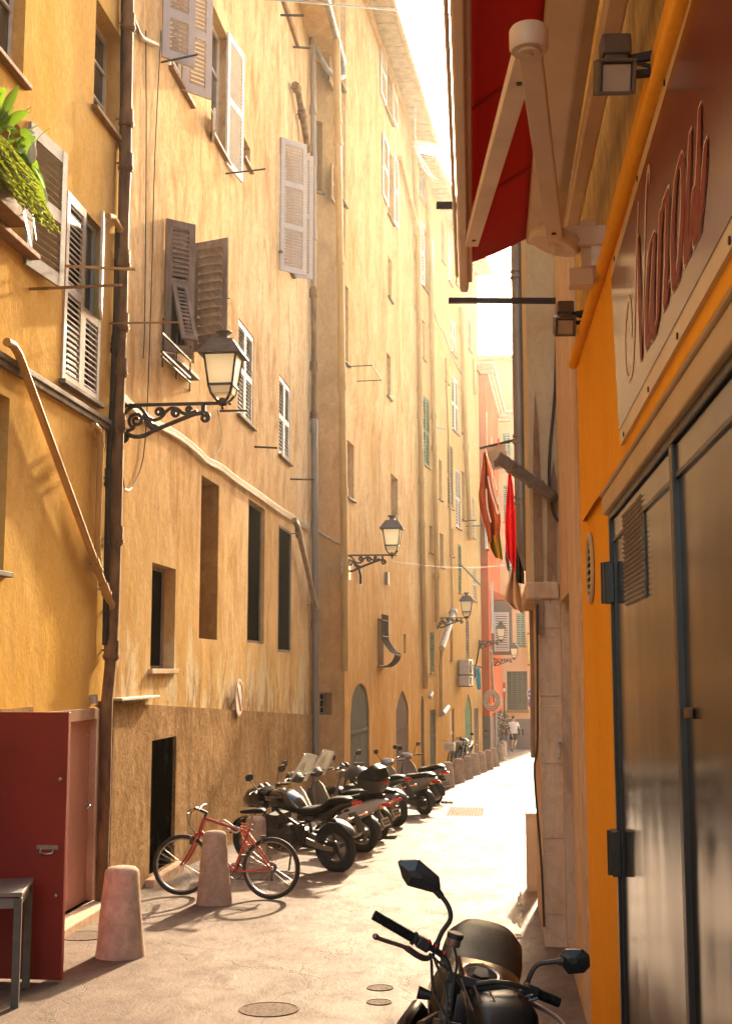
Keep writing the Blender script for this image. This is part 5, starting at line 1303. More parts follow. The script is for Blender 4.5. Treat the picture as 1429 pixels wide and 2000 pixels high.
tr_ = thing('planter_box', 'terracotta planter trough on the sill of the left window', 'planter', (XL + .16, (pl0.y + pl1.y) / 2, zpl))
mb = MB(); ya, yb_ = pl0.y - .2, pl1.y - .05
for (c, d) in (((XL + .05, (ya + yb_) / 2, zpl + .09), (.025, yb_ - ya, .18)), ((XL + .27, (ya + yb_) / 2, zpl + .09), (.025, yb_ - ya, .18)), ((XL + .16, ya, zpl + .09), (.195, .025, .18)), ((XL + .16, yb_, zpl + .09), (.195, .025, .18)), ((XL + .16, (ya + yb_) / 2, zpl + .02), (.195, yb_ - ya - .03, .03))): mb.box(c, d)
mb.build('trough', SILLT, tr_, bev=.004); MB().box((XL + .16, (ya + yb_) / 2, zpl + .14), (.19, yb_ - ya - .03, .05)).build('soil', simple('soil', (.05, .035, .025), .95), tr_)
def leafmesh(mb, base, tip, width, droop, n=9, roll=0.0):
    base, tip = Vector(base), Vector(tip); d = tip - base; side = d.cross(Vector((0, 0, 1))); side = side.normalized() if side.length > 1e-4 else Vector((1, 0, 0))
    side = (Matrix.Rotation(roll, 3, d.normalized()) @ side)
    nrm = side.cross(d.normalized()); vv = []
    for i in range(n + 1):
        t = i / n; c = base + d * t + Vector((0, 0, droop * 4 * t * (1 - t))); w = width * (math.sin(math.pi * min(1, t * .92 + .06)) ** .8) * (1 - .3 * t)
        vv += [c - side * w - nrm * w * .25, c, c + side * w - nrm * w * .25]
    ff = []
    for i in range(n): ff += [(3 * i, 3 * i + 1, 3 * i + 4, 3 * i + 3), (3 * i + 1, 3 * i + 2, 3 * i + 5, 3 * i + 4)]
    mb.add(vv, ff, True)
rnd = random.Random(11)
ly = thing('peace_lily', 'green peace lily with broad leaves and white flowers in the window planter', 'plant', (XL + .17, yb_ - .35, zpl + .15))
mb = MB(); st = MB()
targets = [(66, 262, .50), (90, 380, .42), (75, 345, .40), (62, 330, .38), (92, 402, .5), (72, 470, .45), (40, 300, .5), (20, 280, .4), (20, 250, .45), (62, 480, .5), (88, 368, .55), (50, 290, .3)]
for (u, v, off) in targets:
    tip = L1.pt(u, v, off); b0 = Vector((XL + .17, yb_ - .15 - rnd.uniform(0, .45), zpl + .15)); mid = b0.lerp(tip, .45) + Vector((.06, 0, .26))
    st.sweep(bez([b0, b0.lerp(mid, .6) + Vector((0, 0, .06)), mid], 4), [.006] * 9, 5); leafmesh(mb, mid, tip, rnd.uniform(.055, .085), rnd.uniform(.02, .06), roll=rnd.uniform(-.6, .6))
for k in range(26):
    b0 = Vector((XL + .17 + rnd.uniform(-.05, .05), yb_ - rnd.uniform(.1, .8), zpl + .15)); tip = b0 + Vector((rnd.uniform(-.05, .35), rnd.uniform(-.25, .3), rnd.uniform(.15, .75))); mid = b0.lerp(tip, .45) + Vector((0, 0, .15))
    st.sweep([b0, mid], [.006] * 2, 5); leafmesh(mb, mid, tip, rnd.uniform(.035, .07), .04, roll=rnd.uniform(-.9, .9))
st.build('stem', LEAFG, ly); mb.build('leaves', LEAFG, ly)
for (u, v) in ((62, 300), (83, 388)):
    c = L1.pt(u, v, .42); mb = MB()
    for i_ in range(1): leafmesh(mb, c + Vector((0, 0, -.09)), c + Vector((.01, .01, .10)), .045, .01, roll=1.2)
    fl = mb.build('flower', SPATH, ly, solid=.002); MB().sweep(bez([Vector((XL + .17, yb_ - .2, zpl + .15)), c + Vector((-.03, 0, -.22)), c + Vector((0, 0, -.08))], 4), [.005] * 9, 5).build('stalk', LEAFG, fl)
fe_ = thing('fern', 'bushy yellow green fern spilling over the window planter', 'plant', (XL + .17, yb_ - .8, zpl + .15))
mb = MB()
for k in range(130):
    b0 = Vector((XL + .17, yb_ - rnd.uniform(.25, 1.25), zpl + .16)); a = rnd.uniform(-.5, .5); ln_ = rnd.uniform(.35, .62)
    up = rnd.uniform(.1, 1.0)
    dirv = Vector((math.cos(a) * .85, math.sin(a), 0)); P = []
    for i in range(8):
        t = i / 7; P.append(b0 + dirv * ln_ * t * (1.05 - .3 * up) + Vector((0, 0, ln_ * (up * 1.3 * t - (.75 + .5 * up) * t * t))))
    mb.sweep(P, [.004] * 8, 4)
    for i in range(1, 8):
        for q in range(2):
            t = (i + q * .5 - .25) / 7; c = P[i].lerp(P[i - 1], .5 if q else 0); s = dirv.cross(Vector((0, 0, 1))).normalized(); w = .085 * math.sin(math.pi * min(1, .12 + .85 * (1 - t))) + .012
            for sg_ in (-1, 1):
                e = c + s * sg_ * w + dirv * .03 + Vector((0, 0, -.015)); f1_ = c + dirv * .022
                mb.add([c, e, f1_ + Vector((0, 0, .004))], [(0, 1, 2)])
mb.build('fronds', FERN, fe_)
# ------------------------------------------------------------------ table at the lower left
tb_ = G(40, 1950); ht = .79
TBW = simple('dark_table_wood', (.13, .105, .09), .5, scale=4, stretch=(1, 5, 5), c2=(.17, .14, .12)); TBL = simple('table_leg_metal', (.10, .085, .07), .5, .2)
tt = thing('table', 'dark slatted table cut off by the lower left edge', 'table', (tb_.x - .45, tb_.y - .1, tb_.z)); Mt = Mrt((tb_.x, tb_.y, tb_.z), rz=R_(14))
mb = MB(); mb.box((-.49, -.0, ht - .015), (1.04, .62, .03), Mt); mb.build('top', TBW, tt, bev=.004)
mb = MB(); mb.box((-.49, -.28, ht - .075), (.94, .022, .07), Mt); mb.box((-.49, .28, ht - .075), (.94, .022, .07), Mt); mb.box((-.005, 0, ht - .075), (.022, .53, .07), Mt); mb.box((-.975, 0, ht - .075), (.022, .53, .07), Mt); mb.build('apron', TBW, tt)
for x in (0, -.98):
    for y in (-.28, .28): MB().box((x, y, ht / 2 - .02), (.055, .04, ht - .04), Mt).build('leg', TBL, tt, bev=.003)
# ------------------------------------------------------------------ small things on the ground
WATER, nt, b_ = pbase('puddle_water'); b_.inputs['Base Color'].default_value = (.03, .025, .02, 1); b_.inputs['Roughness'].default_value = .04; bump(nt, b_, noise(nt, 9, (1, 1, 1), 4, .6), .006)
rnd = random.Random(5)
def puddle(pts, name):
    mb = MB(); c = sum((G(u, v) for u, v in pts), Vector()) / len(pts); P = bez([G(u, v) + Vector((rnd.uniform(-.02, .02), rnd.uniform(-.04, .04), 0)) for u, v in pts + pts[:1]], 5)[:-1]
    up = Vector((0, 0, .005)); mb.add([p + up for p in P], [tuple(range(len(P)))]); o = mb.build(name, WATER); o['kind'] = 'structure'
for (u, v, rx, ry) in ((1016, 1758, .035, .45), (1012, 1796, .05, .40), (1000, 1830, .09, .12)):
    c = G(u, v); n = 26; ph = rnd.uniform(0, 6); mb = MB(); P = []
    for k in range(n):
        a = 2 * math.pi * k / n; q = 1 + .28 * math.sin(3 * a + ph) + .2 * math.sin(5 * a + 2 * ph); y = c.y + ry * q * math.sin(a); P.append((c.x + rx * q * math.cos(a), y, gz(y) + .005))
    mb.add(P, [tuple(range(n))]); o = mb.build('puddle', WATER); o['kind'] = 'structure'
IRC = simple('cast_iron_cover', (.175, .130, .099), .85, 0, scale=30, var=.25, bumpd=.004, spec=.02)
for (u, v, r, lab) in ((525, 1972, .21, 'round iron cover with weeds at the bottom of the street'), (165, 1828, .24, 'round iron cover beside the pink door step'), (740, 1958, .09, 'small round valve cover left of the front motorcycle'), (742, 1930, .10, 'small valve cover just above the other small one')):
    p = G(u, v); mb = MB(); mb.lathe([(r, -.02), (r, .005), (r * .93, .006), (r * .92, .003)], 28); o = mb.build('manhole_cover', IRC); o.location = p + Vector((0, 0, .001)); o.rotation_euler = (-math.atan(SL), 0, .3); tag(o, lab, 'manhole cover')
for (u0, v0, u1, v1, lab) in ((870, 1578, 945, 1594, 'worn cobbled drain patch in the middle of the street'), (975, 1530, 1018, 1536, 'dark drain slot across the street in the distance')):
    a, b2 = G(u0, v1), G(u1, v0); mb = MB(); n = 12 if u0 < 900 else 10
    for i in range(n):
        for j in range(3 if u0 < 900 else 1):
            mb.box((a.x + (b2.x - a.x) * (i + .5) / n, a.y + (b2.y - a.y) * (j + .5) / 3, gz(a.y + (b2.y - a.y) * (j + .5) / 3) + .004), ((b2.x - a.x) / n * .8, (b2.y - a.y) / 3 * .8, .012))
    o = mb.build('drain', IRC, origin=a); tag(o, lab, 'drain')
# ------------------------------------------------------------------ flower shrub at the street end
pc = G(978, 1462); fs = thing('flower_shrub', 'pink flowering shrub in a pot at the red house corner', 'shrub', (pc.x, Yr + 5.5, gz(Yr + 5.5)))
pc = Vector((atY(977, 1420, Yr + 5.5).x, Yr + 5.5, gz(Yr + 5.5)))
MB().lathe([(.16, 0), (.2, .02), (.27, .42), (.28, .45), (.24, .45)], 18, Matrix.Translation(pc)).build('pot', SILLT, fs)
mb = MB(); fl = MB(); rnd = random.Random(3)
for k in range(420):
    d = Vector((rnd.gauss(0, 1), rnd.gauss(0, 1), rnd.gauss(0, 1))).normalized() * (rnd.random() ** .4); c = pc + Vector((d.x * .42, d.y * .42, 1.25 + d.z * .75)); t = c + Vector((rnd.uniform(-.1, .1), rnd.uniform(-.1, .1), rnd.uniform(-.08, .08)))
    leafmesh(fl if rnd.random() < .28 else mb, c, t, .035, .01, 3, rnd.uniform(-2, 2))
mb.tube([pc + Vector((0, 0, .3)), pc + Vector((.03, 0, 1.3))], .03, 6)
mb.build('leaves', simple('shrub_leaf', (.045, .07, .025), .6), fs); fl.build('flowers', simple('pink_petals', (.32, .08, .09), .6), fs)
# ------------------------------------------------------------------ two-wheelers
TYRE = simple('tyre_rubber', (.022, .020, .019), .75, scale=30, var=.2)
BLKP = simple('black_gloss_paint', (.012, .011, .011), .16, scale=3, var=.1, coat=.6)
BLKM = simple('black_plastic', (.028, .025, .023), .5, scale=10, var=.15)
SEATB = simple('black_seat_vinyl', (.013, .012, .011), .5, scale=40, var=.15, bumpd=.001, spec=.10)
ALU = simple('cast_aluminium', (.36, .32, .28), .38, .85, scale=8)
CHROME = simple('chrome', (.70, .66, .60), .12, 1.0, scale=4, var=.03)
ENG = simple('engine_grey', (.09, .08, .072), .5, .6, scale=12)
SILV = simple('silver_muffler', (.40, .33, .29), .3, .9, scale=5)
WHP = simple('white_scooter_paint', (.36, .33, .31), .3, scale=3, var=.05, coat=.4)
SILP = simple('silver_scooter_paint', (.24, .22, .20), .3, .4, scale=3, var=.05, coat=.3)
MAUVE = simple('mauve_scooter_paint', (.17, .115, .105), .4, scale=3, var=.06, coat=.3)
DRED = simple('bike_red_paint', (.33, .022, .02), .3, scale=5, var=.08, coat=.4)
GRYP = simple('dark_grey_paint', (.06, .055, .055), .3, scale=3, var=.06, coat=.4)
TAILR = simple('tail_light_red', (.55, .015, .012), .15, scale=3, var=.05)
AMBER = simple('amber_lens', (.75, .35, .10), .2); PLATE = simple('number_plate', (.5, .45, .36), .5, scale=6); HEADL = simple('headlight_glass', (.6, .58, .54), .06, .5, scale=6)
m_, nt, b_ = pbase('windscreen_plastic'); b_.inputs['Base Color'].default_value = (.70, .68, .60, 1); b_.inputs['Roughness'].default_value = .2; b_.inputs['Alpha'].default_value = .42
SCREEN = m_
def wheel(t, x, R, w, rim, name='wheel', spokes=5, disc=True, rimr=.62, wire=False, M=None, tyre_w=None):
    Mx = (M or Matrix()) @ Matrix.Translation((x, 0, R))
    r = w / 2
    sh = r if wire else r * .72; mb = MB(); mb.torus((0, 0, 0), R - sh, sh, 40, 12, Mx, rw=r * (tyre_w or 1.0)); tyo = mb.build('wheel', TYRE, t, world=False)
    ri = R - 2 * sh
    mb = MB(); mb.torus((0, 0, 0), ri + .008, .014, 40, 8, Mx, rw=r * .8); mb.cyl((0, -r * .9, 0), (0, r * .9, 0), .035 if not wire else .018, 14, M=Mx)
    if wire:
        for k in range(28):
            a = k * 2 * math.pi / 28; s = 1 if k % 2 else -1
            mb.cyl((.018 * math.cos(a + .8 * s), s * .022, .018 * math.sin(a + .8 * s)), (ri * math.cos(a), 0, ri * math.sin(a)), .0016, 4, M=Mx)
    else:
        for k in range(spokes):
            a = k * 2 * math.pi / spokes + .3
            mb.bar((.03 * math.cos(a), 0, .03 * math.sin(a)), (ri * math.cos(a), 0, ri * math.sin(a)), .05, .035, up=(0, 1, 0), M=Mx)
    rb = mb.build('rim', rim, tyo, world=False)
    if disc:
        mb = MB(); mb.torus((0, r * .95, 0), ri * .55, .004, 28, 6, Mx @ Matrix.Translation((0, 0, 0)), rw=.004)
        mb.sweep([(ri * .52 * math.cos(i * math.pi / 14), r * .95, ri * .52 * math.sin(i * math.pi / 14)) for i in range(28)], [(.003, ri * .11)] * 28, 6, up=(0, 1, 0), closed=True, M=Mx); mb.build('brake_disc', ALU, tyo, world=False)
    return tyo
def mirror_part(mb, root, head, r=(.075, .02, .05), M=None, yaw=0):
    root, head = Vector(root), Vector(head); mid = root.lerp(head, .55) + Vector((.03, 0, .02))
    mb.sweep(bez([root, mid, head], 4), [.007] * 9, 6, M=M)
    Mm = (M or Matrix()) @ Matrix.Translation(head) @ Mrt((0, 0, 0), rz=yaw)
    mb.sweep([(-.012, 0, 0), (0, 0, 0), (.02, 0, 0), (.035, 0, 0)], [(r[0] * .95, r[2] * .95), r_ if False else (r[0], r[2]), (r[0] * .85, r[2] * .85), (r[0] * .4, r[2] * .4)], 12, up=(0, 0, 1), ex=2.6, M=Mm)
def arc_fender(mb, x, R, w, a0, a1, th=.02, n=12, M=None):
    P = [(x + R * math.cos(R_(a0 + (a1 - a0) * i / n)), 0, R - .0 + R * 0 + (R * 0) + R * math.sin(R_(a0 + (a1 - a0) * i / n))) for i in range(n + 1)]
    return P
def fender(mb, x, zc, R, w, a0, a1, n=12, M=None, th=.014):
    P = [(x + R * math.cos(R_(a0 + (a1 - a0) * i / n)), 0, zc + R * math.sin(R_(a0 + (a1 - a0) * i / n))) for i in range(n + 1)]
    mb.sweep(P, [(w * (.8 if i in (0, n) else 1), th) for i in range(n + 1)], 10, up=(0, 1, 0) if False else (0, 0, 1), ex=2.5, M=M)
def text_mesh(txt, size, M, mat, parent, name, th=.002):
    cu = bpy.data.curves.new(name, 'FONT'); cu.body = txt; cu.size = size; cu.extrude = th; cu.align_x = 'CENTER'; cu.align_y = 'CENTER'
    tmp = bpy.data.objects.new(name + '_t', cu); COL.objects.link(tmp)
    dg = bpy.context.evaluated_depsgraph_get(); dg.update(); me = bpy.data.meshes.new_from_object(tmp.evaluated_get(dg))
    bpy.data.objects.remove(tmp); bpy.data.curves.remove(cu)
    me.transform(M); me.materials.clear(); me.materials.append(mat)
    o = bpy.data.objects.new(name, me); COL.objects.link(o); o.parent = parent; return o
def plate_part(t, x, z, ang, txt=None, par=None):
    M = Mrt((x, 0, z), ry=R_(ang))
    pl = MB().box((0, 0, 0), (.008, .21, .13), M).build('number_plate', PLATE, par or t, world=False)
    mb = MB()
    for k in range(6): mb.box((-.006, -.075 + .03 * k, .02 if k % 2 else -.02), (.003, .02, .035), M); mb.box((-.006, -.075 + .03 * k, -.025 if k % 2 else .025), (.003, .018, .03), M)
    mb.build('plate_marks', BLKM, pl, world=False)
def rootbike(name, label, u, v, head, lean, group):
    p = G(u, v); rz = math.atan2(head[1], head[0])
    r__ = thing(name, label, 'motorcycle' if name == 'motorcycle' else ('scooter' if name == 'scooter' else 'bicycle'), p, (R_(-lean), math.atan(SL) * head[1] * 0, rz), group)
    if name != 'bicycle': r__.scale = (.97, .97, .97)
    return r__
def motorcycle(u, v, head, label, lean=6, body=BLKP, left_muffler=False, screen=False, fairing=True, text=None, tailup=.0, plate=False):
    t = rootbike('motorcycle', label, u, v, head, lean, 'two wheelers parked in a row')
    W_ = dict(world=False)
    wheel(t, 0, .31, .135, GRYP); wheel(t, 1.43, .30, .11, GRYP)
    mb = MB()
    for s in (-1, 1): mb.sweep([(-.05, s * .115, .315), (.12, s * .115, .33), (.50, s * .10, .42)], [(.018, .028), (.02, .035), (.025, .045)], 8, ex=4)
    mb.build('swingarm', ALU, t, **W_)
    mb = MB(); mb.sweep([(.50, 0, .40), (.62, 0, .40), (.95, 0, .42), (1.02, 0, .50)], [(.13, .10), (.18, .17), (.17, .17), (.10, .12)], 14, ex=3.5)
    mb.cyl((.62, -.23, .40), (.62, .23, .40), .10, 18); mb.cyl((.82, -.21, .36), (.82, .21, .36), .085, 18)
    for k in range(6): mb.box((.90 + .01 * k, 0, .54 + .028 * k), (.24, .36, .012))
    mb.box((.92, 0, .60), (.20, .32, .22)); mb.build('engine', ENG, t, **W_)
    mb = MB()
    for s in (-1, 1):
        mb.sweep([(.46, s * .13, .42), (.52, s * .15, .62), (.75, s * .16, .74), (1.08, s * .05, .90)], [.024] * 4, 8); mb.tube([(1.08, s * .05, .84), (1.08, s * .14, .55), (1.0, s * .14, .30), (.60, s * .14, .26)], .019, 8)
        mb.tube([(.5, s * .12, .60), (.1, s * .10, .72), (-.2, s * .08, .80)], .016, 8)
    mb.build('frame', BLKM, t, **W_)
    mb = MB(); mb.sweep([(1.10, 0, .82), (1.02, 0, .88), (.90, 0, .91), (.74, 0, .90), (.60, 0, .84), (.50, 0, .77)], [(.07, .05), (.13, .10), (.17, .135), (.175, .13), (.14, .11), (.09, .07)], 20, ex=2.6)
    tk = mb.build('tank', body, t, **W_)
    MB().lathe([(.045, 0), (.05, .006), (.04, .012)], 18, Mrt((.84, 0, 1.035))).build('fuel_cap', CHROME, tk, **W_)
    if text: text_mesh(text, .085, Mrt((.86, .166, .93)) @ Matrix(((-1, 0, 0, 0), (0, 0, 1, 0), (0, 1, 0, 0), (0, 0, 0, 1))), PLATE, tk, 'lettering', .001)
    mb = MB(); mb.sweep([(.58, 0, .79), (.45, 0, .775), (.25, 0, .79), (.12, 0, .83), (-.05, 0, .87 + tailup), (-.22, 0, .885 + tailup), (-.30, 0, .88 + tailup)], [(.08, .04), (.15, .05), (.17, .055), (.15, .05), (.13, .045), (.10, .04), (.05, .025)], 16, ex=3); mb.build('seat', SEATB, t, **W_)
    mb = MB(); mb.sweep([(.50, 0, .70), (.25, 0, .71), (0, 0, .77), (-.22, 0, .825 + tailup), (-.42, 0, .87 + tailup)], [(.14, .07), (.155, .075), (.135, .07), (.10, .055), (.035, .025)], 14, ex=2.6)
    tl = mb.build('tail', body, t, **W_)
    mb = MB(); mb.sweep([(-.36, 0, .845 + tailup), (-.44, 0, .86 + tailup)], [(.075, .03), (.05, .022)], 10, ex=3); mb.build('tail_light', TAILR, tl, **W_)
    mb = MB(); mb.sweep([(-.30, 0, .79), (-.40, 0, .66), (-.45, 0, .55)], [(.09, .012), (.08, .012), (.07, .01)], 8, ex=4); fd = mb.build('fender', BLKM, t, **W_)
    if plate: plate_part(t, -.455, .60, 20, par=fd)
    for s in (-1, 1): mb = MB(); mb.cyl((-.36, s * .06, .74), (-.38, s * .17, .74), .010, 6); mb.ball((-.38, s * .20, .74), (.03, .04, .025), 10, 6); mb.build('indicator', AMBER, t, **W_)
    mb = MB(); fender(mb, 0, .315, .355, .085, 40, 150); mb.build('hugger', BLKM, t, **W_)
    mb = MB(); fender(mb, 1.43, .30, .335, .075, 15, 165); mb.build('front_fender', body, t, **W_)
    mb = MB()
    for s in (-1, 1): mb.cyl((1.10, s * .105, .96), (1.33, s * .105, .50), .022, 10); mb.cyl((1.30, s * .105, .55), (1.44, s * .105, .28), .030, 10)
    mb.box((1.12, 0, .92), (.10, .27, .05), None); mb.build('fork', ALU, t, **W_)
    sd = 1 if left_muffler else -1
    mb = MB()
    for y in (-.1, 0, .1): mb.tube(bez([(1.03, y, .52), (1.12, y, .40), (1.02, y, .24), (.70, y * .6, .20)], 4), .02, 8)
    mb.tube(bez([(.70, 0, .20), (.50, sd * .12, .22), (.30, sd * .19, .30)], 4), .026, 8); mb.build('exhaust', CHROME if left_muffler else ALU, t, **W_)
    mb = MB(); mb.sweep([(.36, sd * .19, .30), (.28, sd * .20, .33), (-.22, sd * .22, .50), (-.28, sd * .22, .52)], [.035, .068, .075, .05], 16); mb.build('muffler', SILV, t, **W_)
    mb = MB(); mb.box((.50, .13, .48), (.22, .04, .24)); mb.sweep([(.42, .15, .40), (.42, .17, .36), (.42, .26, .36)], [.012] * 3, 6); mb.box((.25, .10, .325), (.50, .018, .05)); mb.cyl((0, .09, .315), (0, .105, .315), .10, 18); mb.build('chain_case', BLKM, t, **W_)
    # bars, mirrors
    mb = MB(); mb.tube(bez([(1.00, .37, 1.03), (1.06, .26, 1.04), (1.09, .10, 1.0), (1.09, -.10, 1.0), (1.06, -.26, 1.04), (1.00, -.37, 1.03)], 4), .012, 8)
    for s in (-1, 1): mb.cyl((1.065, s * .25, 1.04), (.995, s * .38, 1.03), .019, 10); mb.sweep([(1.10, s * .24, 1.04), (1.10, s * .34, 1.03), (1.06, s * .42, 1.02)], [.007] * 3, 6); mb.box((1.06, s * .22, 1.04), (.06, .06, .05))
    mb.cyl((1.12, .06, 1.02), (1.18, .06, 1.06), .045, 14); mb.cyl((1.12, -.06, 1.02), (1.18, -.06, 1.06), .045, 14)
    hb_ = mb.build('handlebar', BLKM, t, **W_)
    for s in (-1, 1): mb = MB(); mirror_part(mb, (1.08, s * .22, 1.05), (1.10, s * .36, 1.24)); mb.build('mirror', BLKM, hb_, **W_)
    if fairing:
        mb = MB(); mb.sweep([(1.02, 0, .90), (1.15, 0, .93), (1.30, 0, .90), (1.42, 0, .84), (1.46, 0, .82)], [(.17, .13), (.20, .15), (.18, .14), (.11, .09), (.05, .05)], 18, ex=2.8); fr = mb.build('fairing', body, t, **W_)
        mb = MB(); mb.sweep([(1.38, 0, .83), (1.47, 0, .82), (1.49, 0, .82)], [(.10, .075), (.085, .06), (.04, .03)], 14, ex=2.6); mb.build('headlight', HEADL, fr, **W_)
    else:
        mb = MB(); mb.sweep([(1.16, 0, .88), (1.22, 0, .88), (1.30, 0, .88)], [(.05, .05), (.085, .085), (.095, .095)], 18); hd = mb.build('headlight', CHROME, t, **W_); MB().ball((1.295, 0, .88), (.025, .09, .09)).build('lens', HEADL, hd, **W_)
    if screen:
        mb = MB(); mb.grid(lambda i, j: (1.26 - .30 * j - .10 * abs(2 * i - 1) ** 2, (i - .5) * (.40 - .12 * j), 1.0 + .48 * j - .04 * abs(2 * i - 1) ** 2), 10, 8); mb.build('windscreen', SCREEN, t, solid=.004, **W_)
    mb = MB(); mb.tube([(.62, .14, .26), (.58, .28, -.02 + .02)], .013, 6); mb.build('side_stand', BLKM, t, **W_)
    return t
def scooter(u, v, head, label, lean=5, body=WHP, screen=False, topbox=False, big=False, plate=True, trim=BLKM, tall=0.0):
    t = rootbike('scooter', label, u, v, head, lean, 'two wheelers parked in a row'); W_ = dict(world=False)
    R = .27 if big else .235; wb = 1.42 if big else 1.25; k = wb / 1.25
    wheel(t, 0, R, .125, ALU, spokes=5); wheel(t, wb, R, .115, ALU, spokes=5)
    sx = lambda x: x * k
    mb = MB(); mb.sweep([(sx(.42), 0, .42), (sx(.30), 0, .52), (sx(.10), 0, .60), (sx(-.12), 0, .66), (sx(-.32), 0, .72 + tall), (sx(-.42), 0, .73 + tall)], [(.14, .10), (.19, .17), (.20, .15), (.17, .11), (.11, .07), (.04, .03)], 18, ex=2.8)
    bd = mb.build('body', body, t, **W_)
    mb = MB(); mb.sweep([(sx(.50), 0, .70), (sx(.38), 0, .735), (sx(.18), 0, .75), (sx(0), 0, .785 + tall * .5), (sx(-.2), 0, .815 + tall), (sx(-.36), 0, .80 + tall)], [(.09, .05), (.15, .06), (.165, .065), (.15, .06), (.12, .05), (.06, .03)], 16, ex=3); mb.build('seat', SEATB, t, **W_)
    mb = MB(); mb.sweep([(sx(-.36), 0, .69 + tall), (sx(-.45), 0, .685 + tall)], [(.10, .035), (.06, .025)], 10, ex=3); mb.build('tail_light', TAILR, bd, **W_)
    for s in (-1, 1): MB().ball((sx(-.37), s * .115, .66 + tall), (.045, .025, .03), 10, 6).build('indicator', AMBER, bd, **W_)
    mb = MB(); fender(mb, 0, R, R + .035, .075, 60, 190); mb.sweep([(-.24 * k, 0, .62), (-.36, 0, .48), (-.42, 0, .40)], [(.08, .012), (.08, .012), (.075, .01)], 8, ex=4); fd = mb.build('fender', BLKM, t, **W_)
    if plate: plate_part(t, -.425, .47, 22, par=fd)
    mb = MB(); mb.box((sx(.60), 0, .27), (sx(.46), .30, .07)); mb.sweep([(sx(.42), 0, .25), (sx(.2), 0, .27), (0, 0, .28)], [(.12, .07), (.12, .09), (.06, .06)], 10); mb.cyl((-.02, -.09, R), (-.02, .10, R), .07, 14); mb.sweep([(.02, .115, R), (.18, .12, R + .02), (.36, .11, R + .04)], [(.045, .075), (.05, .085), (.045, .06)], 12, ex=3); mb.build('floorboard', BLKM, t, **W_)
    mb = MB(); mb.sweep([(.38, -.14, .20), (.15, -.19, .26), (-.20, -.21, .34), (-.26, -.21, .35)], [.025, .055, .062, .04], 14); mb.build('muffler', SILV, t, **W_)
    # leg shield
    mb = MB(); mb.sweep([(sx(.80), 0, .26), (sx(.86), 0, .40), (sx(.92), 0, .60), (sx(.98), 0, .80), (sx(1.0), 0, .90)], [(.17, .05), (.21, .06), (.22, .07), (.17, .06), (.08, .04)], 16, up=(1, 0, 0), ex=2.8); mb.build('leg_shield', body, t, **W_)
    mb = MB(); mb.sweep([(sx(.94), 0, .50), (sx(1.04), 0, .62), (sx(1.06), 0, .80)], [(.16, .10), (.17, .12), (.10, .06)], 14, ex=2.8); fr = mb.build('front_panel', body, t, **W_)
    for s in (-1, 1): mb = MB(); mb.ball((sx(1.09), s * .10, .66), (.04, .05, .03), 10, 6); mb.build('indicator', AMBER, fr, **W_)
    mb = MB(); fender(mb, wb, R, R + .03, .07, 20, 150); mb.build('front_fender', body, t, **W_)
    mb = MB()
    for s in (-1, 1): mb.cyl((sx(1.03), s * .07, .62), (wb, s * .075, R), .022, 8)
    mb.build('fork', BLKM, t, **W_)
    zh = 1.0 + (.06 if big else 0)
    mb = MB(); mb.sweep([(sx(.93), 0, zh - .04), (sx(1.0), 0, zh), (sx(1.07), 0, zh), (sx(1.12), 0, zh - .02)], [(.10, .05), (.15, .075), (.14, .075), (.08, .06)], 16, ex=2.6); hs = mb.build('headset', trim if big else body, t, **W_)
    MB().ball((sx(1.105), 0, zh - .01), (.05, .085, .06), 16, 10).build('headlight', HEADL, hs, **W_)
    mb = MB(); mb.tube(bez([(sx(.90), .36, zh + .01), (sx(.96), .24, zh + .01), (sx(1.0), 0, zh), (sx(.96), -.24, zh + .01), (sx(.90), -.36, zh + .01)], 4), .012, 8)
    for s in (-1, 1): mb.cyl((sx(.955), s * .25, zh + .01), (sx(.895), s * .37, zh + .01), .019, 10); mb.sweep([(sx(1.0), s * .22, zh + .01), (sx(.99), s * .32, zh + .0), (sx(.95), s * .39, zh - .01)], [.007] * 3, 6)
    hb_ = mb.build('handlebar', BLKM, hs, **W_)
    for s in (-1, 1): mb = MB(); mirror_part(mb, (sx(.97), s * .20, zh + .03), (sx(.98), s * .34, zh + .25), (.06, .02, .052)); mb.build('mirror', BLKM, hs, **W_)
    if screen:
        mb = MB(); mb.grid(lambda i, j: (sx(1.10) - .30 * j - .13 * abs(2 * i - 1) ** 2, (i - .5) * (.50 - .22 * j * j), zh - .05 + .42 * j - .05 * abs(2 * i - 1) ** 2), 12, 10); mb.build('windscreen', SCREEN, t, solid=.004, **W_)
    if topbox:
        tb0 = .90 + tall
        mb = MB(); mb.sweep([(-.20, 0, tb0), (-.22, 0, tb0 + .06), (-.23, 0, tb0 + .17)], [(.17, .16), (.215, .20), (.235, .22)], 20, up=(1, 0, 0), ex=3.6); bx = mb.build('top_case', BLKM, t, bev=.006, **W_)
        mb = MB(); mb.sweep([(-.23, 0, tb0 + .172), (-.23, 0, tb0 + .20), (-.22, 0, tb0 + .28), (-.20, 0, tb0 + .325), (-.19, 0, tb0 + .335)], [(.238, .223), (.235, .22), (.20, .19), (.12, .11), (.02, .02)], 20, up=(1, 0, 0), ex=3.2); mb.build('lid', SEATB, bx, **W_)
        MB().box((-.43, 0, tb0 + .10), (.03, .16, .03), None).build('reflector', TAILR, bx, **W_)
        mb = MB(); mb.bar((-.05, .1, tb0 - .06), (-.36, .1, tb0 - .03), .025); mb.bar((-.05, -.1, tb0 - .06), (-.36, -.1, tb0 - .03), .025); mb.box((-.2, 0, tb0 - .02), (.3, .24, .03)); mb.build('rack', BLKM, t, **W_)
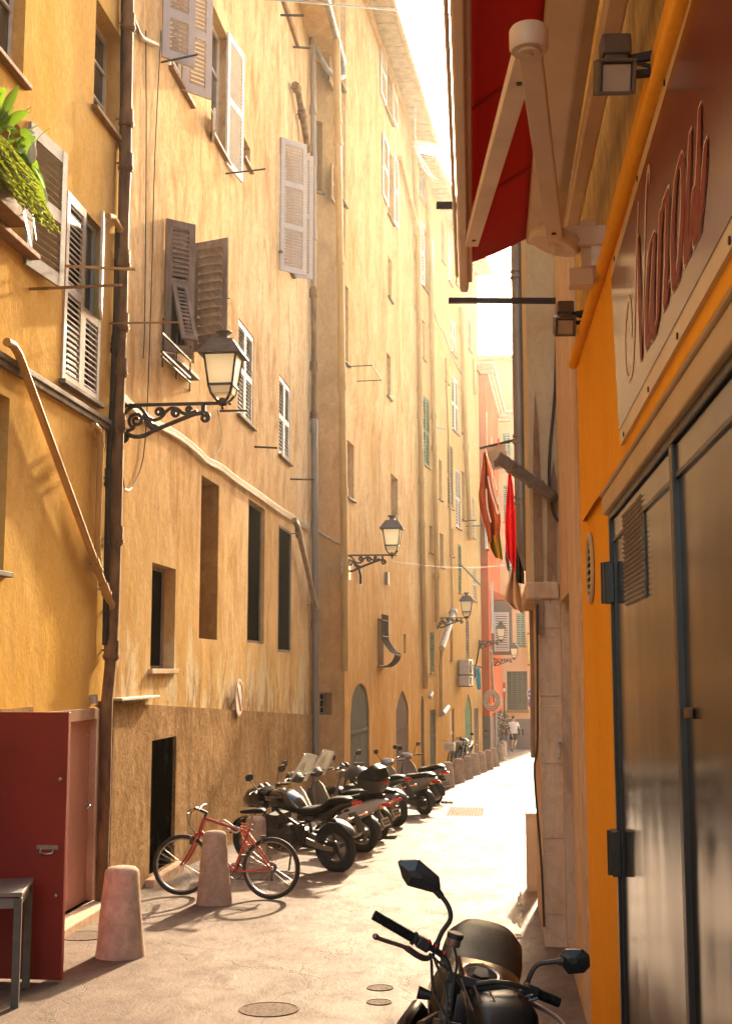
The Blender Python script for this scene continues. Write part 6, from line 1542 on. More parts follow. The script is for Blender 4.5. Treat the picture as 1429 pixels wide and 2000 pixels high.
    mb = MB(); mb.tube([(sx(.38), .12, .22), (sx(.34), .22, .005)], .012, 6); mb.build('side_stand', BLKM, t, **W_)
    return t
motorcycle(657, 1702, (-.88, .46), 'black motorcycle with lettered tank, nearest in the parked row beside the bicycle', 6, BLKP, text='SUZUKI', tailup=.07)
scooter(707, 1664, (-.92, .40), 'big pale faired scooter with windscreen and black top case behind the black motorcycle', 4, WHP, True, True, True, tall=.04)
scooter(732, 1641, (-.90, .44), 'dark grey scooter with tall windscreen squeezed between the top case and the silver muffler', 4, GRYP, True, False, True)
motorcycle(770, 1614, (-.82, .57), 'black motorcycle with a big silver muffler on its near side', 5, GRYP, True, fairing=False, tailup=.02)
scooter(828, 1591, (-.74, .67), 'silver scooter with black seat, second from the far end of the row', 4, SILP, plate=False)
scooter(851, 1569, (-.66, .75), 'mauve brown scooter with upright mirrors beside the first far bollard', 4, MAUVE, plate=True, tall=.03)
# locks lying on the ground
for (u, v, lab) in ((752, 1638, 'black lock chain lying on the ground behind the dark grey scooter'), (868, 1569, 'black lock chain lying on the ground behind the mauve scooter')):
    p = G(u, v); mb = MB(); rnd = random.Random(u)
    for k in range(14):
        a = p + Vector((-.16 + .025 * k + rnd.uniform(-.01, .01), rnd.uniform(-.04, .04), .022)); mb.torus((0, 0, 0), .022, .009, 10, 6, Matrix.Translation(a) @ Mrt((0, 0, 0), rz=rnd.uniform(0, 3), rx=rnd.uniform(-.9, .9)))
    o = mb.build('lock_chain', BLKM, origin=p); tag(o, lab, 'chain')
# ------------------------------------------------------------------ red bicycle
pr_, pf_ = G(528, 1757), G(368, 1751)
hd = (pf_ - pr_); wbk = 1.04
bk = rootbike('bicycle', 'red mountain bicycle with orange cord leaning behind a stone bollard', 528, 1757, (hd.x, hd.y * 1.25), -4, None)
if 'group' in bk: del bk['group']
W_ = dict(world=False)
wheel(bk, 0, .33, .048, ALU, wire=True, disc=False); Ms = Mrt((wbk, 0, .33), rz=R_(14)) @ Matrix.Translation((-wbk, 0, -.33)); wheel(bk, wbk, .33, .048, ALU, wire=True, disc=False, M=Ms)
BB = (.43, 0, .28); ST = (.27, 0, .74); HT = (.80, 0, .84); HB = (.845, 0, .70)
mb = MB(); mb.tube([BB, ST], .016, 10); mb.tube([(.285, 0, .70), HT], .018, 10); mb.tube([BB, HB], .022, 10); mb.tube([HT, HB], .022, 12)
for s in (-1, 1): mb.tube([(.0, s * .06, .33), (.20, s * .045, .30), BB], .011, 8); mb.tube([(.0, s * .06, .33), (.285, s * .02, .70)], .010, 8)
mb.build('frame', DRED, bk, **W_)
mb = MB(); Mf = Ms
mb.sweep([(.845, 0, .70), (.86, 0, .655)], [.02] * 2, 10)
for s in (-1, 1): mb.tube(bez([(.86, s * .045, .66), (.90, s * .055, .55), (.97, s * .055, .42), (wbk, s * .055, .33)], 4), .013, 8)
mb.box((.865, 0, .665), (.05, .13, .035)); mb.build('fork', DRED, bk, **W_)
mb = MB(); mb.tube([(.80, 0, .84), (.775, 0, .91)], .015, 8); mb.tube([(.775, 0, .90), (.86, 0, .93)], .016, 8)
mb.tube(bez([(.80, .30, .955), (.85, .15, .95), (.865, 0, .93), (.90, -.15, .96), (.91, -.30, .97)], 5), .012, 8); hb_ = mb.build('handlebar', BLKM, bk, **W_)
for (a, b2) in (((.81, .19, .955), (.795, .31, .955)), ((.905, -.19, .965), (.912, -.31, .972))): MB().cyl(a, b2, .017, 10).build('grip', BLKM, hb_, **W_)
mb = MB(); mb.tube(bez([(.88, .12, .95), (.96, .12, .90), (.97, .04, .78), (.90, 0, .68)], 5), .004, 5); mb.tube(bez([(.92, -.12, .96), (1.0, -.1, .88), (.96, 0, .74), (.88, 0, .66)], 5), .004, 5); mb.tube([(.86, .14, .94), (.90, .20, .90), (.90, .28, .90)], .006, 6); mb.build('cables', BLKM, hb_, **W_)
mb = MB(); mb.tube([(.27, 0, .73), (.235, 0, .90)], .013, 8); sp = mb.build('seat_post', ALU, bk, **W_)
mb = MB(); mb.sweep([(.09, 0, .935), (.12, 0, .94), (.20, 0, .935), (.30, 0, .925), (.37, 0, .92), (.385, 0, .915)], [(.05, .015), (.078, .028), (.062, .03), (.03, .024), (.02, .016), (.008, .008)], 14); mb.build('saddle', SEATB, sp, **W_)
mb = MB(); mb.torus((BB[0], -.05, BB[2]), .085, .006, 26, 6); mb.cyl((BB[0], -.07, BB[2]), (BB[0], .07, BB[2]), .02, 10)
for s, a in ((1, -70), (-1, 110)):
    e = (BB[0] + .17 * math.cos(R_(a)), s * .085, BB[2] + .17 * math.sin(R_(a))); mb.bar((BB[0], s * .075, BB[2]), e, .022, .012, up=(0, 1, 0)); mb.box((e[0], s * .14, e[2]), (.09, .09, .022))
for k in range(5): mb.torus((0, -.04, .33), .05 - .006 * k, .004, 16, 5, Matrix.Translation((0, .006 * k, 0)))
mb.tube([(0, -.045, .385), (.43, -.05, .365)], .005, 5); mb.tube([(0, -.045, .275), (.02, -.045, .20), (.43, -.05, .195)], .005, 5); mb.box((.01, -.05, .24), (.03, .02, .10)); mb.build('crankset', ENG, bk, **W_)
ORC = simple('orange_cord', (.70, .19, .04), .6)
mb = MB(); rnd = random.Random(4); P = []
for k in range(26): P.append((.29 + rnd.uniform(-.06, .07), rnd.uniform(-.06, .08), .80 - .011 * k + rnd.uniform(-.05, .05)))
mb.tube(bez(P, 4), .006, 5); mb.build('cord', ORC, bk, **W_)
mb = MB(); mb.tube(bez([(.62, .03, .80), (.56, .06, .83), (.50, .05, .80), (.44, .07, .77), (.36, .06, .74), (.40, .07, .70), (.5, .07, .74)], 6), .011, 8); mb.build('cable_lock', CONDUIT, bk, **W_)
for (x, z) in ((.10, .63), (.93, .60)): mb = MB(); mb.box((x, .04, z), (.03, .03, .09)); mb.box((x, -.04, z), (.03, .03, .09)); mb.build('brake', ENG, bk, **W_)
# far bicycle and motorcycle by the bollards
def farbike(u, v, head, label):
    b = rootbike('bicycle', label, u, v, head, 3, None)
    if 'group' in b: del b['group']
    wheel(b, 0, .33, .045, ALU, wire=True, disc=False); wheel(b, 1.03, .33, .045, ALU, wire=True, disc=False)
    mb = MB(); mb.tube([BB, ST], .018, 8); mb.tube([(.285, 0, .70), HT], .02, 8); mb.tube([BB, HB], .022, 8); mb.tube([HT, HB], .022, 8)
    for s in (-1, 1): mb.tube([(0, s * .06, .33), BB], .012, 6); mb.tube([(0, s * .06, .33), (.285, s * .02, .70)], .011, 6); mb.tube([(.86, s * .05, .66), (1.03, s * .055, .33)], .014, 6)
    mb.build('frame', BLKM, b, **W_)
    mb = MB(); mb.tube([(.80, 0, .84), (.78, 0, 1.0)], .016, 6); mb.tube(bez([(.72, .30, 1.03), (.82, .15, 1.02), (.84, 0, 1.0), (.82, -.15, 1.02), (.72, -.30, 1.03)], 4), .014, 8); h = mb.build('handlebar', CHROME, b, **W_)
    mb = MB(); mb.tube([(.27, 0, .73), (.235, 0, .92)], .014, 6); mb.build('seat_post', ALU, b, **W_); mb = MB(); mb.sweep([(.09, 0, .945), (.2, 0, .94), (.37, 0, .925)], [(.07, .025), (.06, .03), (.02, .015)], 10); mb.build('saddle', SEATB, b, **W_)
    MB().box((1.02, 0, .86), (.26, .34, .24)).build('basket', PLATE, b, **W_)
farbike(868, 1536, (.25, -1.0), 'dark bicycle with a pale basket standing just behind the far bollards') if False else farbike(884, 1506, (-.10, -1.0), 'dark bicycle with a pale basket standing just behind the far bollards')
mo = motorcycle(912, 1492, (-.22, -1.0), 'far classic motorcycle with round chrome headlight facing the camera beyond the bollards', 5, BLKP, fairing=False)
mo2 = scooter(944, 1480, (-.3, -1.0), 'farthest dark scooter parked by the grey base of the red house', 4, GRYP, plate=False)
del mo2['group']; del mo['group']
# ------------------------------------------------------------------ front motorcycle facing the camera
GLOSS = simple('front_bike_black_paint', (.008, .008, .009), .30, scale=60, var=.1, coat=.0, spec=.12)
TEXB = simple('textured_black', (.016, .015, .014), .6, scale=90, var=.4, bumpd=.0015, spec=.15)
CAPM = simple('fuel_cap_ring', (.40, .34, .31), .3, .8)
LEVER = simple('brake_lever_metal', (.36, .25, .20), .32, .75, scale=6)
MIRB = simple('mirror_shell', (.020, .019, .019), .32, scale=30, var=.12)
YB = 6.04; XB = -.30; ZB = gz(5.3)
Mb = Matrix.Translation((XB, YB, ZB)) @ Mrt((0, 0, 0), rz=R_(-91)) @ Mrt((0, 0, 0), rx=R_(-12))
fm = thing('motorcycle', 'front black motorcycle facing the camera at the bottom, with steel rimmed fuel cap', 'motorcycle', (XB, YB, ZB))
LEp, REp = atY(735, 1790, 4.80), atY(1086, 1956, 4.93); CC = atY(936, 1924, 4.86)
bx_ = (REp - LEp).normalized()
wheel(fm, 0, .315, .18, BLKM, M=None) if False else None
def wl(x, R, w, M):
    mb = MB(); mb.torus((x, 0, R), R - w / 2, w / 2, 40, 12, M); ty = mb.build('wheel', TYRE, fm)
    mb = MB(); mb.torus((x, 0, R), R - w + .01, .018, 36, 8, M, rw=w * .42); mb.cyl((x, -.08, R), (x, .08, R), .045, 14, M=M)
    for k in range(5): a = k * 2 * math.pi / 5; mb.bar((x, 0, R), (x + (R - w) * math.cos(a), 0, R + (R - w) * math.sin(a)), .05, .035, up=(0, 1, 0), M=M)
    mb.build('rim', BLKM, ty)
wl(0, .315, .18, Mb)
Mfw = Mb @ Matrix.Translation((1.38, 0, 0)) @ Mrt((0, 0, 0), rz=R_(16)) @ Matrix.Translation((-1.38, 0, 0)); wl(1.38, .30, .12, Mfw)
mb = MB(); mb.sweep([(1.0, 0, .74), (.9, 0, .79), (.75, 0, .835), (.58, 0, .875), (.42, 0, .885), (.30, 0, .84), (.22, 0, .76)], [(.09, .05), (.155, .09), (.19, .11), (.20, .112), (.185, .10), (.15, .075), (.10, .04)], 28, ex=2.7, M=Mb); tk = mb.build('tank', GLOSS, fm)
Mc = Mb @ Mrt((.665, 0, .984), ry=R_(14))
mb = MB(); mb.sweep([(.078 * math.cos(i * math.pi / 18), .078 * math.sin(i * math.pi / 18), .004) for i in range(36)], [(.013, .007)] * 36, 8, closed=True, M=Mc); cp = mb.build('fuel_cap', CAPM, tk)
MB().lathe([(.066, -.02), (.066, .0), (.05, .004)], 30, Mc).build('cap_disc', TEXB, cp)
mb = MB(); mb.prism([(-.045, -.022), (.03, -.035), (.045, 0), (.03, .035), (-.045, .022)], .012, Mc @ Matrix.Translation((0, 0, .002))); mb.build('lock_flap', BLKM, cp, bev=.003)
mb = MB()
for k in range(8): a = k * math.pi / 4; mb.cyl((.079 * math.cos(a), .079 * math.sin(a), .008), (.079 * math.cos(a), .079 * math.sin(a), .0125), .004, 8, M=Mc)
mb.build('cap_bolts', BLKM, cp)
mb = MB(); mb.sweep([(.82, 0, .875), (.74, 0, .905), (.60, 0, .945), (.52, 0, .965)], [(.07, .035), (.105, .038), (.11, .036), (.07, .02)], 20, ex=3, M=Mb); mb.build('tank_pad', TEXB, tk)
mb = MB(); mb.sweep([(.30, 0, .80), (.18, 0, .79), (.0, 0, .80), (-.20, 0, .835), (-.40, 0, .875), (-.55, 0, .885), (-.66, 0, .87)], [(.11, .05), (.165, .06), (.19, .07), (.20, .085), (.19, .09), (.15, .08), (.06, .03)], 26, ex=2.6, M=Mb); mb.build('seat', SEATB, fm)
mb = MB(); mb.sweep([(.25, 0, .66), (.0, 0, .70), (-.3, 0, .77), (-.75, 0, .86)], [(.14, .10), (.15, .09), (.13, .07), (.04, .03)], 16, ex=2.6, M=Mb); mb.build('tail', GLOSS, fm)
mb = MB(); mb.sweep([(.45, 0, .40), (.60, 0, .42), (.95, 0, .44), (1.02, 0, .52)], [(.14, .12), (.19, .18), (.18, .18), (.11, .14)], 14, ex=3.5, M=Mb); mb.cyl((.62, -.24, .42), (.62, .24, .42), .10, 18, M=Mb); mb.build('engine', ENG, fm)
mb = MB()
for s in (-1, 1): mb.sweep([(.98, s * .06, .82), (.75, s * .19, .70), (.46, s * .16, .45)], [(.03, .05)] * 3, 8, ex=4, M=Mb); mb.sweep([(0, s * .12, .315), (.45, s * .11, .42)], [(.02, .04)] * 2, 8, ex=4, M=Mb)
mb.build('frame', BLKM, fm)
mb = MB(); mb.box((1.07, 0, .50), (.05, .34, .36), Mb); mb.build('radiator', BLKM, fm)
for s in (-1, 1):
    mb = MB(); mb.sweep([(.50, s * .20, .70), (.72, s * .235, .72), (.95, s * .255, .70), (1.12, s * .24, .60), (1.16, s * .20, .46)], [(.02, .05), (.035, .12), (.04, .14), (.035, .13), (.02, .06)], 14, ex=3, M=Mb); sh = mb.build('side_shroud', GLOSS, fm)
    mb = MB(); mb.tube([Mb @ Vector(p) for p in ((.88, s * .292, .76), (1.05, s * .290, .73), (1.10, s * .285, .60), (.95, s * .296, .62))] + [Mb @ Vector((.88, s * .292, .76))], .0035, 6); mb.build('outline_decal', CAPM, sh)
    mb = MB(); mb.sweep([(.93, s * .13, .83), (1.02, s * .17, .80), (1.08, s * .18, .72)], [(.03, .05), (.05, .07), (.03, .04)], 10, M=Mb); mb.build('tank_cover', MIRB, fm)
# fork, clamps and handlebar (steering turned)
axl = Mfw @ Vector((1.38, 0, .30)); fd = (axl - CC).normalized()
side = (bx_ - fd * bx_.dot(fd)).normalized()
for s in (-1, 1):
    mb = MB(); a = CC + side * (.105 * s) - fd * .02; b2 = axl + side * (.105 * s); m1 = a.lerp(b2, .42); mb.cyl(a, m1, .027, 14); mb.cyl(m1, b2, .033, 14); fk = mb.build('fork', ENG, fm)
    if s == -1:
        mb = MB(); up_ = (CAM - a).normalized()
        for k in range(6):
            c = a.lerp(b2, .12 + .035 * k); c = c + (up_ - fd * up_.dot(fd)).normalized() * .0275; mb.box((0, 0, 0), (.022, .004, .011), basis(c, side, (up_ - fd * up_.dot(fd)).normalized(), fd))
        mb.build('fork_marking', CAPM, fk)
mb = MB(); mb.bar(CC - side * .14, CC + side * .14, .09, .035, up=fd); mb.bar(CC - side * .14 + fd * .17, CC + side * .14 + fd * .17, .09, .04, up=fd); mb.build('triple_clamp', BLKM, fm, bev=.004)
gl = atY(826, 1843, 4.84); gr = atY(1035, 1935, 4.91)
mb = MB(); mb.tube(bez([LEp, gl, atY(868, 1872, 4.87), CC - side * .105 + fd * .03], 5), .0125, 10); mb.tube(bez([REp, gr, CC + side * .105 + fd * .03], 5), .0125, 10)
for s in (-1, 1): mb.cyl(CC + side * .105 * s - fd * .01, CC + side * .105 * s + fd * .05, .036, 16)
hb_ = mb.build('handlebar', BLKM, fm)
for (e, g_) in ((LEp, gl), (REp, gr)):
    d = (g_ - e); mb = MB(); mb.cyl(e - d.normalized() * .012, e + d.normalized() * .022, .019, 16); mb.cyl(e + d.normalized() * .024, e + d * .80, .0185, 16)
    for k in range(9): mb.cyl(e + d * (.22 + .06 * k), e + d * (.235 + .06 * k), .0200, 16)
    mb.build('grip', TEXB, hb_); mb = MB(); mb.cyl(e + d * .78, e + d * .83, .026, 18); mb.box((0, 0, 0), (.055, .05, .045), basis(e + d * 1.0, d.normalized(), d.normalized().cross(Vector((0, 0, 1))).normalized(), d.normalized().cross(d.normalized().cross(Vector((0, 0, 1)))).normalized() * -1)); mb.build('switch_block', BLKM, hb_, bev=.008)
mb = MB(); mb.sweep(bez([atY(732, 1829, 4.66), atY(748, 1836, 4.67), atY(790, 1850, 4.71), atY(815, 1866, 4.76), atY(832, 1872, 4.80), atY(846, 1866, 4.84)], 5), [(.008, .011)] * 3 + [(.006, .008)] * 8 + [(.008, .012)] * 15, 10); mb.ball(atY(733, 1829, 4.66), .012, 10, 6); mb.build('brake_lever', LEVER, hb_)
mb = MB(); mb.sweep(bez([atY(1103, 2004, 4.76), atY(1085, 1985, 4.78), atY(1055, 1968, 4.81), atY(1036, 1958, 4.86), atY(1030, 1944, 4.90)], 5), [(.007, .010)] * 21, 10); mb.build('clutch_lever', LEVER, hb_)
rs_ = atY(884, 1842, 4.88); mb = MB(); mb.lathe([(.024, 0), (.027, .004), (.027, .03)], 20, Matrix.Translation(rs_ - Vector((0, 0, .01))) @ Mrt((0, 0, 0), ry=R_(14))); rv = mb.build('reservoir', LEVER, hb_)
MB().lathe([(.031, .03), (.032, .034), (.032, .046), (.028, .05)], 20, Matrix.Translation(rs_ - Vector((0, 0, .01))) @ Mrt((0, 0, 0), ry=R_(14))).build('reservoir_cap', BLKM, rv)
def bikemirror(root, pts, c, w, h, yaw, roll, poly):
    mb = MB(); mb.tube(bez(pts, 6), .0095, 10); mb.cyl(pts[0], pts[0].lerp(pts[1], .45), .016, 12, r1=.012); mb.cyl(pts[-2].lerp(pts[-1], .5), pts[-1], .013, 12, r1=.017); st = mb.build('mirror_stalk', BLKM, hb_)
    M = Matrix.Translation(c) @ Mrt((0, 0, 0), rz=yaw) @ Mrt((0, 0, 0), ry=roll)
    # faceted shell: rim polygon (local x,z), apex towards the camera (-y)
    n = len(poly); vv = [(x * w, .0, z * h) for x, z in poly] + [(x * w * .97, -.020, z * h * .97) for x, z in poly] + [(x * w * .30 - .008, -.034, z * h * .24 + .006) for x, z in poly]
    ff = [tuple(range(n))] + [(i, n + i, n + (i + 1) % n, (i + 1) % n) for i in range(n)] + [(n + i, 2 * n + i, 2 * n + (i + 1) % n, n + (i + 1) % n) for i in range(n)] + [tuple(reversed(range(2 * n, 3 * n)))]
    mb = MB(); mb.add(vv, ff, False, M); ml = mb.build('mirror', MIRB, st, bev=.004)
    MB().add([(x * w * .93, .002, z * h * .93) for x, z in poly] + [(x * w * .93, .003, z * h * .93) for x, z in poly], [tuple(range(n)), tuple(reversed(range(n, 2 * n)))] + [(i, (i + 1) % n, n + (i + 1) % n, n + i) for i in range(n)], False, M).build('mirror_glass', CHROME, ml)
yl_, yr2 = 4.86, 4.93
def pxpoly(pts, c, y):
    C0 = atY(c[0], c[1], y); P = [atY(u, v, y) for u, v in pts]
    return [(p.x - C0.x, p.z - C0.z) for p in P], C0
pl_, c_ = pxpoly([(776, 1682), (783, 1678), (817, 1677), (858, 1712), (861, 1735), (846, 1743), (795, 1729), (785, 1713)], (815, 1708), 4.86)
bikemirror(None, [atY(848, 1856, yl_), atY(862, 1822, yl_), atY(879, 1795, yl_), atY(874, 1768, yl_), atY(850, 1736, yl_)], c_, 1, 1, 0, 0, list(reversed(pl_)))
pl_, c_ = pxpoly([(1092, 1862), (1103, 1852), (1136, 1852), (1150, 1865), (1152, 1886), (1140, 1899), (1108, 1902), (1095, 1884)], (1121, 1876), 4.95)
bikemirror(None, [atY(1026, 1930, yr2), atY(1036, 1902, yr2), atY(1050, 1884, yr2), atY(1075, 1879, yr2), atY(1100, 1877, yr2)], c_, 1, 1, 0, 0, list(reversed(pl_)))
mb = MB(); mb.sweep([CC + Vector(p) for p in ((.05, -.01, -.035), (.07, -.09, -.045), (.09, -.20, -.08), (.10, -.30, -.16), (.10, -.34, -.27))], [(.085, .03), (.115, .045), (.125, .07), (.105, .085), (.07, .07)], 22, up=(0, 0, 1), ex=3.4); cw = mb.build('headlight_cowl', GLOSS, fm)
mb = MB(); mb.sweep([CC + Vector(p) for p in ((.10, -.33, -.24), (.10, -.375, -.26))], [(.075, .06), (.06, .045)], 18, ex=3); mb.build('headlight', HEADL, cw)
mb = MB(); mb.sweep([atY(930, 1922, 4.80), atY(962, 1917, 4.79), atY(1000, 1921, 4.79), atY(1032, 1932, 4.80)], [(.010, .009)] * 4, 8); mb.build('instrument_visor', MIRB, cw)
mb = MB()
for (p, q) in (((900, 1912), (935, 2005)), ((925, 1925), (960, 2005)), ((955, 1935), (985, 1995))): mb.bar(atY(p[0], p[1], 4.72), atY(q[0], q[1], 4.60), .006, .004)
mb.build('cowl_glint_line', CAPM, cw)  # thin pale bars drawn for reflection lines on the black cowl
mb = MB(); mb.sweep([atY(896, 1872, 5.02), atY(900, 1905, 4.95), atY(912, 1960, 4.8), atY(918, 2010, 4.7)], [(.006, .02), (.010, .05), (.010, .06), (.008, .05)], 10); mb.build('fork_cover', GLOSS, cw)
mb = MB()
for (p, q, r_) in (((848, 1872), (872, 1945), (868, 2010)), ((842, 1876), (848, 1940), (880, 2000))):
    mb.tube(bez([atY(p[0], p[1], 4.82), atY(q[0], q[1], 4.72), atY(r_[0], r_[1], 4.7)], 6), .006, 7)
mb.build('control_cables', BLKM, hb_)
for (u, v, du) in ((842, 1945, 30), (1020, 2010, 25)): mb = MB(); c = atY(u, v, 4.7); mb.sweep([c, c + Vector((-.05, 0, .012))], [(.012, .016), (.02, .025)], 12); mb.build('indicator', AMBER if u > 900 else MIRB, cw)
mb = MB(); mb.tube([Mb @ Vector((.62, .16, .28)), Mb @ Vector((.55, .30, -.02)) ], .014, 8); mb.build('side_stand', BLKM, fm)
mb = MB()
for P_ in ([(1040, 1944), (1000, 1950), (955, 1946), (925, 1975), (915, 2010)], [(1050, 1950), (1010, 1965), (985, 1990), (980, 2015)], [(838, 1862), (862, 1884), (884, 1902), (905, 1935)], [(886, 1850), (892, 1880), (886, 1920), (880, 1985)]):
    mb.tube(bez([atY(u, v, 4.78) for u, v in P_], 6), .0055, 7)
mb.build('brake_hose', RUBBER, hb_)
mb = MB(); mb.tube([Mb @ Vector(p) for p in ((.94, .001, .858), (.86, .001, .893), (.75, .001, .947), (.745, .001, .949))], .0022, 5); mb.tube(bez([Mb @ Vector(p) for p in ((.32, .14, .84), (.45, .19, .88), (.62, .205, .86), (.80, .18, .82))], 5), .0025, 5); mb.tube(bez([Mb @ Vector(p) for p in ((.32, -.14, .84), (.45, -.19, .88), (.62, -.205, .86), (.80, -.18, .82))], 5), .0025, 5); mb.build('tank_seam', CAPM, tk)
mb = MB()
for p_ in ((838, 1838), (852, 1848), (868, 1862)): mb.ball(atY(p_[0], p_[1], 4.79), .007, 8, 5)
mb.build('switches', TAILR, hb_)
# ------------------------------------------------------------------ walkers
SKIN = simple('skin', (.42, .23, .15), .55, scale=5, var=.08); HAIR = simple('dark_hair', (.022, .015, .012), .6); TEE = simple('white_cotton', (.74, .72, .70), .9, scale=6, var=.04); NAVY = simple('navy_shorts', (.016, .017, .028), .85); DTOP = simple('dark_top', (.03, .032, .036), .85); DENIM = simple('denim', (.10, .13, .16), .85); BAGM = simple('dark_bag', (.02, .021, .03), .6); SHOE = simple('grey_shoe', (.10, .09, .09), .7)
def skinbody(t, J, E_):
    names_ = list(J); me = bpy.data.meshes.new('body'); me.from_pydata([J[n][0] for n in names_], [(names_.index(a), names_.index(b)) for a, b in E_], [])
    o = bpy.data.objects.new('body', me); COL.objects.link(o); o.parent = t
    o.modifiers.new('skin', 'SKIN'); sv = me.skin_vertices[0].data if me.skin_vertices else None
    if sv is None:
        me.skin_vertices.new() if hasattr(me.skin_vertices, 'new') else None; sv = me.skin_vertices[0].data
    for i, n in enumerate(names_):
        r = J[n][1]; sv[i].radius = r if isinstance(r, tuple) else (r, r); sv[i].use_root = (n == 'pelvis')
    md = o.modifiers.new('sub', 'SUBSURF'); md.levels = md.render_levels = 2
    me.materials.append(SKIN); return o
def hand(J, E_, s, w, d, pre):
    w = Vector(w); d = Vector(d).normalized(); J[pre + 'palm'] = (w + d * .05, (.030, .016)); E_.append((pre + 'wrist', pre + 'palm'))
    for k in range(4):
        x = (k - 1.5) * .018; L = (.062, .075, .07, .055)[k]; b = w + d * .085 + Vector((0, x, 0)); J[pre + f'f{k}a'] = (b, .0085); J[pre + f'f{k}b'] = (b + d * L * .6 + Vector((-s * .008, 0, 0)), .008); J[pre + f'f{k}c'] = (b + d * L + Vector((-s * .022, 0, 0)), .007); E_ += [(pre + 'palm', pre + f'f{k}a'), (pre + f'f{k}a', pre + f'f{k}b'), (pre + f'f{k}b', pre + f'f{k}c')]
    b = w + d * .03 + Vector((0, .034, 0)); J[pre + 't0'] = (b, .010); J[pre + 't1'] = (b + d * .035 + Vector((0, .018, 0)), .009); E_ += [(pre + 'palm', pre + 't0'), (pre + 't0', pre + 't1')]
def person(label, u, v, h, rz, legs, arms, top, bottom, hairfn, lean=0):
    p = G(u, v); t = thing('person', label, 'person', p, (R_(lean), 0, rz)); k = h / 1.75
    J = {'pelvis': ((0, 0, .93), (.15, .10)), 'waist': ((0, 0, 1.08), (.13, .095)), 'chest': ((0, .01, 1.30), (.16, .11)), 'shoulders': ((0, 0, 1.43), (.13, .085)), 'neck': ((0, .01, 1.50), .055), 'head0': ((0, .03, 1.58), (.068, .078)), 'head1': ((0, .03, 1.68), (.078, .092)), 'head2': ((0, .02, 1.74), (.05, .06)), 'nose': ((0, .125, 1.625), .012)}
    E_ = [('pelvis', 'waist'), ('waist', 'chest'), ('chest', 'shoulders'), ('shoulders', 'neck'), ('neck', 'head0'), ('head0', 'head1'), ('head1', 'head2'), ('head0', 'nose')]
    for s, nm in ((-1, 'L'), (1, 'R')):
        hip, kn, an, to = legs[nm]; J[nm + 'hip'] = ((s * .095, 0, .88), .088); J[nm + 'knee'] = (kn, .058); J[nm + 'calf'] = (Vector(kn).lerp(Vector(an), .35), .055); J[nm + 'ankle'] = (an, .036); J[nm + 'toe'] = (to, (.04, .025))
        E_ += [('pelvis', nm + 'hip'), (nm + 'hip', nm + 'knee'), (nm + 'knee', nm + 'calf'), (nm + 'calf', nm + 'ankle'), (nm + 'ankle', nm + 'toe')]
        el, wr, dr_ = arms[nm]; J[nm + 'sho'] = ((s * .185, 0, 1.41), .055); J[nm + 'elbow'] = (el, .042); J[nm + 'wrist'] = (wr, .028); E_ += [('shoulders', nm + 'sho'), (nm + 'sho', nm + 'elbow'), (nm + 'elbow', nm + 'wrist')]; hand(J, E_, s, wr, dr_, nm)
    J = {n: (tuple(Vector(q[0]) * k), q[1]) for n, q in J.items()}
    b = skinbody(t, J, E_)
    mb = MB(); q = lambda *a: Vector(a) * k
    mb.sweep([q(0, 0, .90), q(0, 0, 1.0), q(0, .0, 1.12), q(0, .01, 1.30), q(0, 0, 1.42), q(0, 0, 1.485)], [(.20, .145), (.19, .135), (.175, .125), (.20, .14), (.19, .11), (.075, .07)], 18, up=(0, 1, 0), ex=2.4)
    for s, nm in ((-1, 'L'), (1, 'R')):
        a = q(s * .16, 0, 1.42); e = a.lerp(Vector(J[nm + 'elbow'][0]), .62); mb.sweep([a, e], [.075, .068], 12)
    mb.build('shirt', top, t, world=False)
    mb = MB(); mb.sweep([q(0, 0, 1.02), q(0, 0, .92), q(0, 0, .82)], [(.165, .12), (.185, .14), (.18, .135)], 16, up=(0, 1, 0), ex=2.5)
    for s, nm in ((-1, 'L'), (1, 'R')): a = q(s * .09, 0, .88); mb.sweep([a, a.lerp(Vector(J[nm + 'knee'][0]), .72)], [.105, .092], 14)
    mb.build('shorts', bottom, t, world=False)
    for s, nm in ((-1, 'L'), (1, 'R')):
        a, b2 = Vector(J[nm + 'ankle'][0]), Vector(J[nm + 'toe'][0]); d = (b2 - a).normalized(); MB().sweep([a - d * .05 + Vector((0, 0, -.02)), a.lerp(b2, .4) + Vector((0, 0, -.015)), b2 + d * .05], [(.045, .045), (.048, .045), (.035, .025)], 12).build('shoe', SHOE, t, world=False)
    mb = MB(); hairfn(mb, k); mb.build('hair', HAIR, t, world=False)
    mb = MB()
    for s in (-1, 1): mb.ball((s * .032 * k, .118 * k, 1.655 * k), .011, 8, 6)
    mb.build('eyes', HAIR, t, world=False)
    mb = MB(); mb.box((0, .121 * k, 1.575 * k), (.045, .012, .010)); mb.build('mouth', simple('lips', (.30, .11, .09), .5), t, world=False)
    mb = MB()
    for s in (-1, 1): mb.ball((s * .083 * k, .03 * k, 1.63 * k), (.012, .02, .03), 8, 6)
    mb.build('ears', SKIN, t, world=False)
    return t
def hairman(mb, k): mb.ball((0, .005 * k, 1.685 * k), (.094 * k, .108 * k, .095 * k), 16, 10)
def hairwoman(mb, k): mb.ball((0, .0, 1.685 * k), (.098 * k, .115 * k, .10 * k), 16, 10); mb.ball((0, -.10 * k, 1.70 * k), (.05 * k, .05 * k, .055 * k), 12, 8)
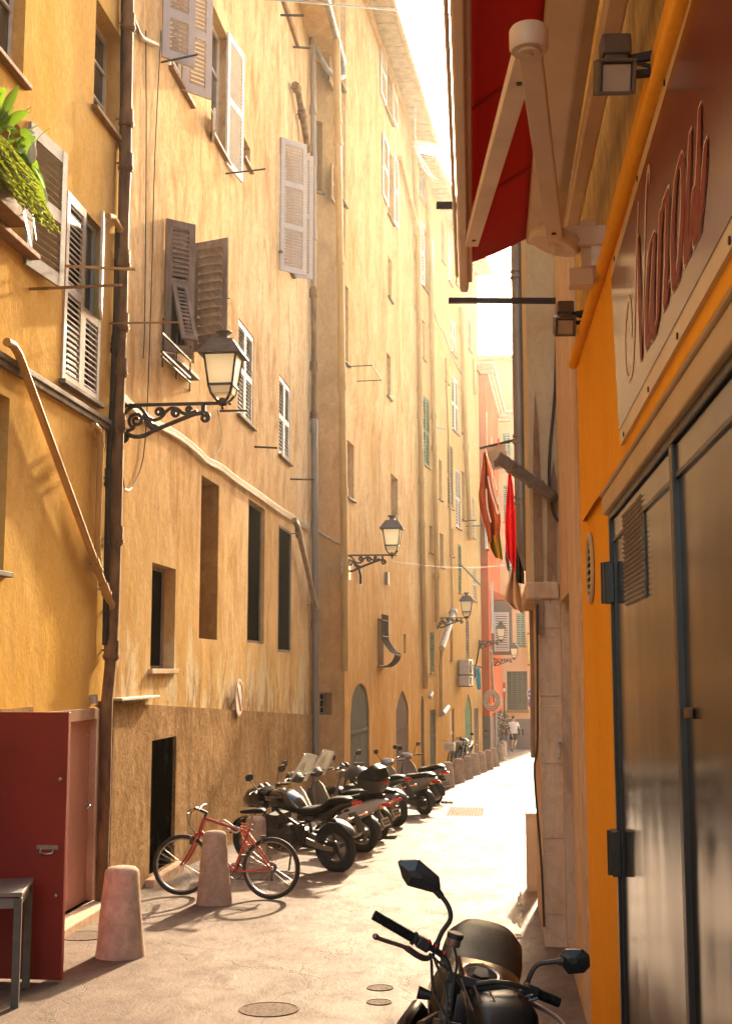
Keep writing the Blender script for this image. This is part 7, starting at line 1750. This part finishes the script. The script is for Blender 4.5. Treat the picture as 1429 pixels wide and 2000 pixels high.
man = person('man in white t-shirt and navy shorts walking away with a dark shoulder bag', 1003, 1468, 1.70, R_(-6),
    {'L': (None, (-.10, .10, .49), (-.10, -.02, .09), (-.10, .10, .03)), 'R': (None, (.10, .03, .48), (.07, -.36, .30), (.06, -.42, .20))},
    {'L': ((-.25, -.08, 1.13), (-.24, .03, .90), (0, .2, -1)), 'R': ((.27, .02, 1.14), (.29, .18, .98), (0, .3, -1))}, TEE, NAVY, hairman)
wom = person('woman in dark top and denim shorts walking beside the man', 985, 1470, 1.58, R_(12),
    {'L': (None, (-.10, .04, .49), (-.11, -.12, .10), (-.11, .0, .04)), 'R': (None, (.09, .12, .49), (.09, .10, .08), (.09, .22, .03))},
    {'L': ((-.30, -.05, 1.17), (-.44, .02, 1.02), (-.6, .2, -.6)), 'R': ((.28, -.02, 1.14), (.40, .04, .92), (.3, .2, -1))}, DTOP, DENIM, hairwoman, lean=3)
pm = G(1003, 1468); bg_ = thing('shoulder_bag', 'dark shoulder bag hanging at the right side of the man in white', 'bag', pm + Vector((.27, -.05, .95)))
mb = MB(); c = pm + Vector((.29, -.06, .95)); mb.sweep([c + Vector((0, 0, -.17)), c, c + Vector((0, 0, .17))], [(.06, .15), (.07, .17), (.045, .13)], 14, up=(0, 1, 0), ex=3); mb.build('body', BAGM, bg_)
mb = MB(); mb.sweep(bez([c + Vector((-.02, -.08, .15)), pm + Vector((.13, -.16, 1.25)), pm + Vector((.06, -.10, 1.44)), pm + Vector((.0, .06, 1.46)), pm + Vector((.10, .16, 1.25)), c + Vector((-.02, .08, .15))], 5), [(.018, .005)] * 26, 6); mb.build('strap', BAGM, bg_)
# ------------------------------------------------------------------ thin haze volume added for the sun's glare over the far walls
hz = MB().box((0, 70, 10), (150, 290, 38)).build('haze', None)
hm = bpy.data.materials.new('glare_haze'); hm.use_nodes = True; nt = hm.node_tree; nt.nodes.clear()
pv = nt.nodes.new('ShaderNodeVolumePrincipled'); pv.inputs['Color'].default_value = (1.0, .93, .80, 1); pv.inputs['Density'].default_value = .00045; pv.inputs['Anisotropy'].default_value = .9
mo_ = nt.nodes.new('ShaderNodeOutputMaterial'); nt.links.new(pv.outputs[0], mo_.inputs['Volume'])
hz.data.materials.clear(); hz.data.materials.append(hm); hz['kind'] = 'stuff'; hz.display_type = 'WIRE'
SC.cycles.volume_bounces = 0
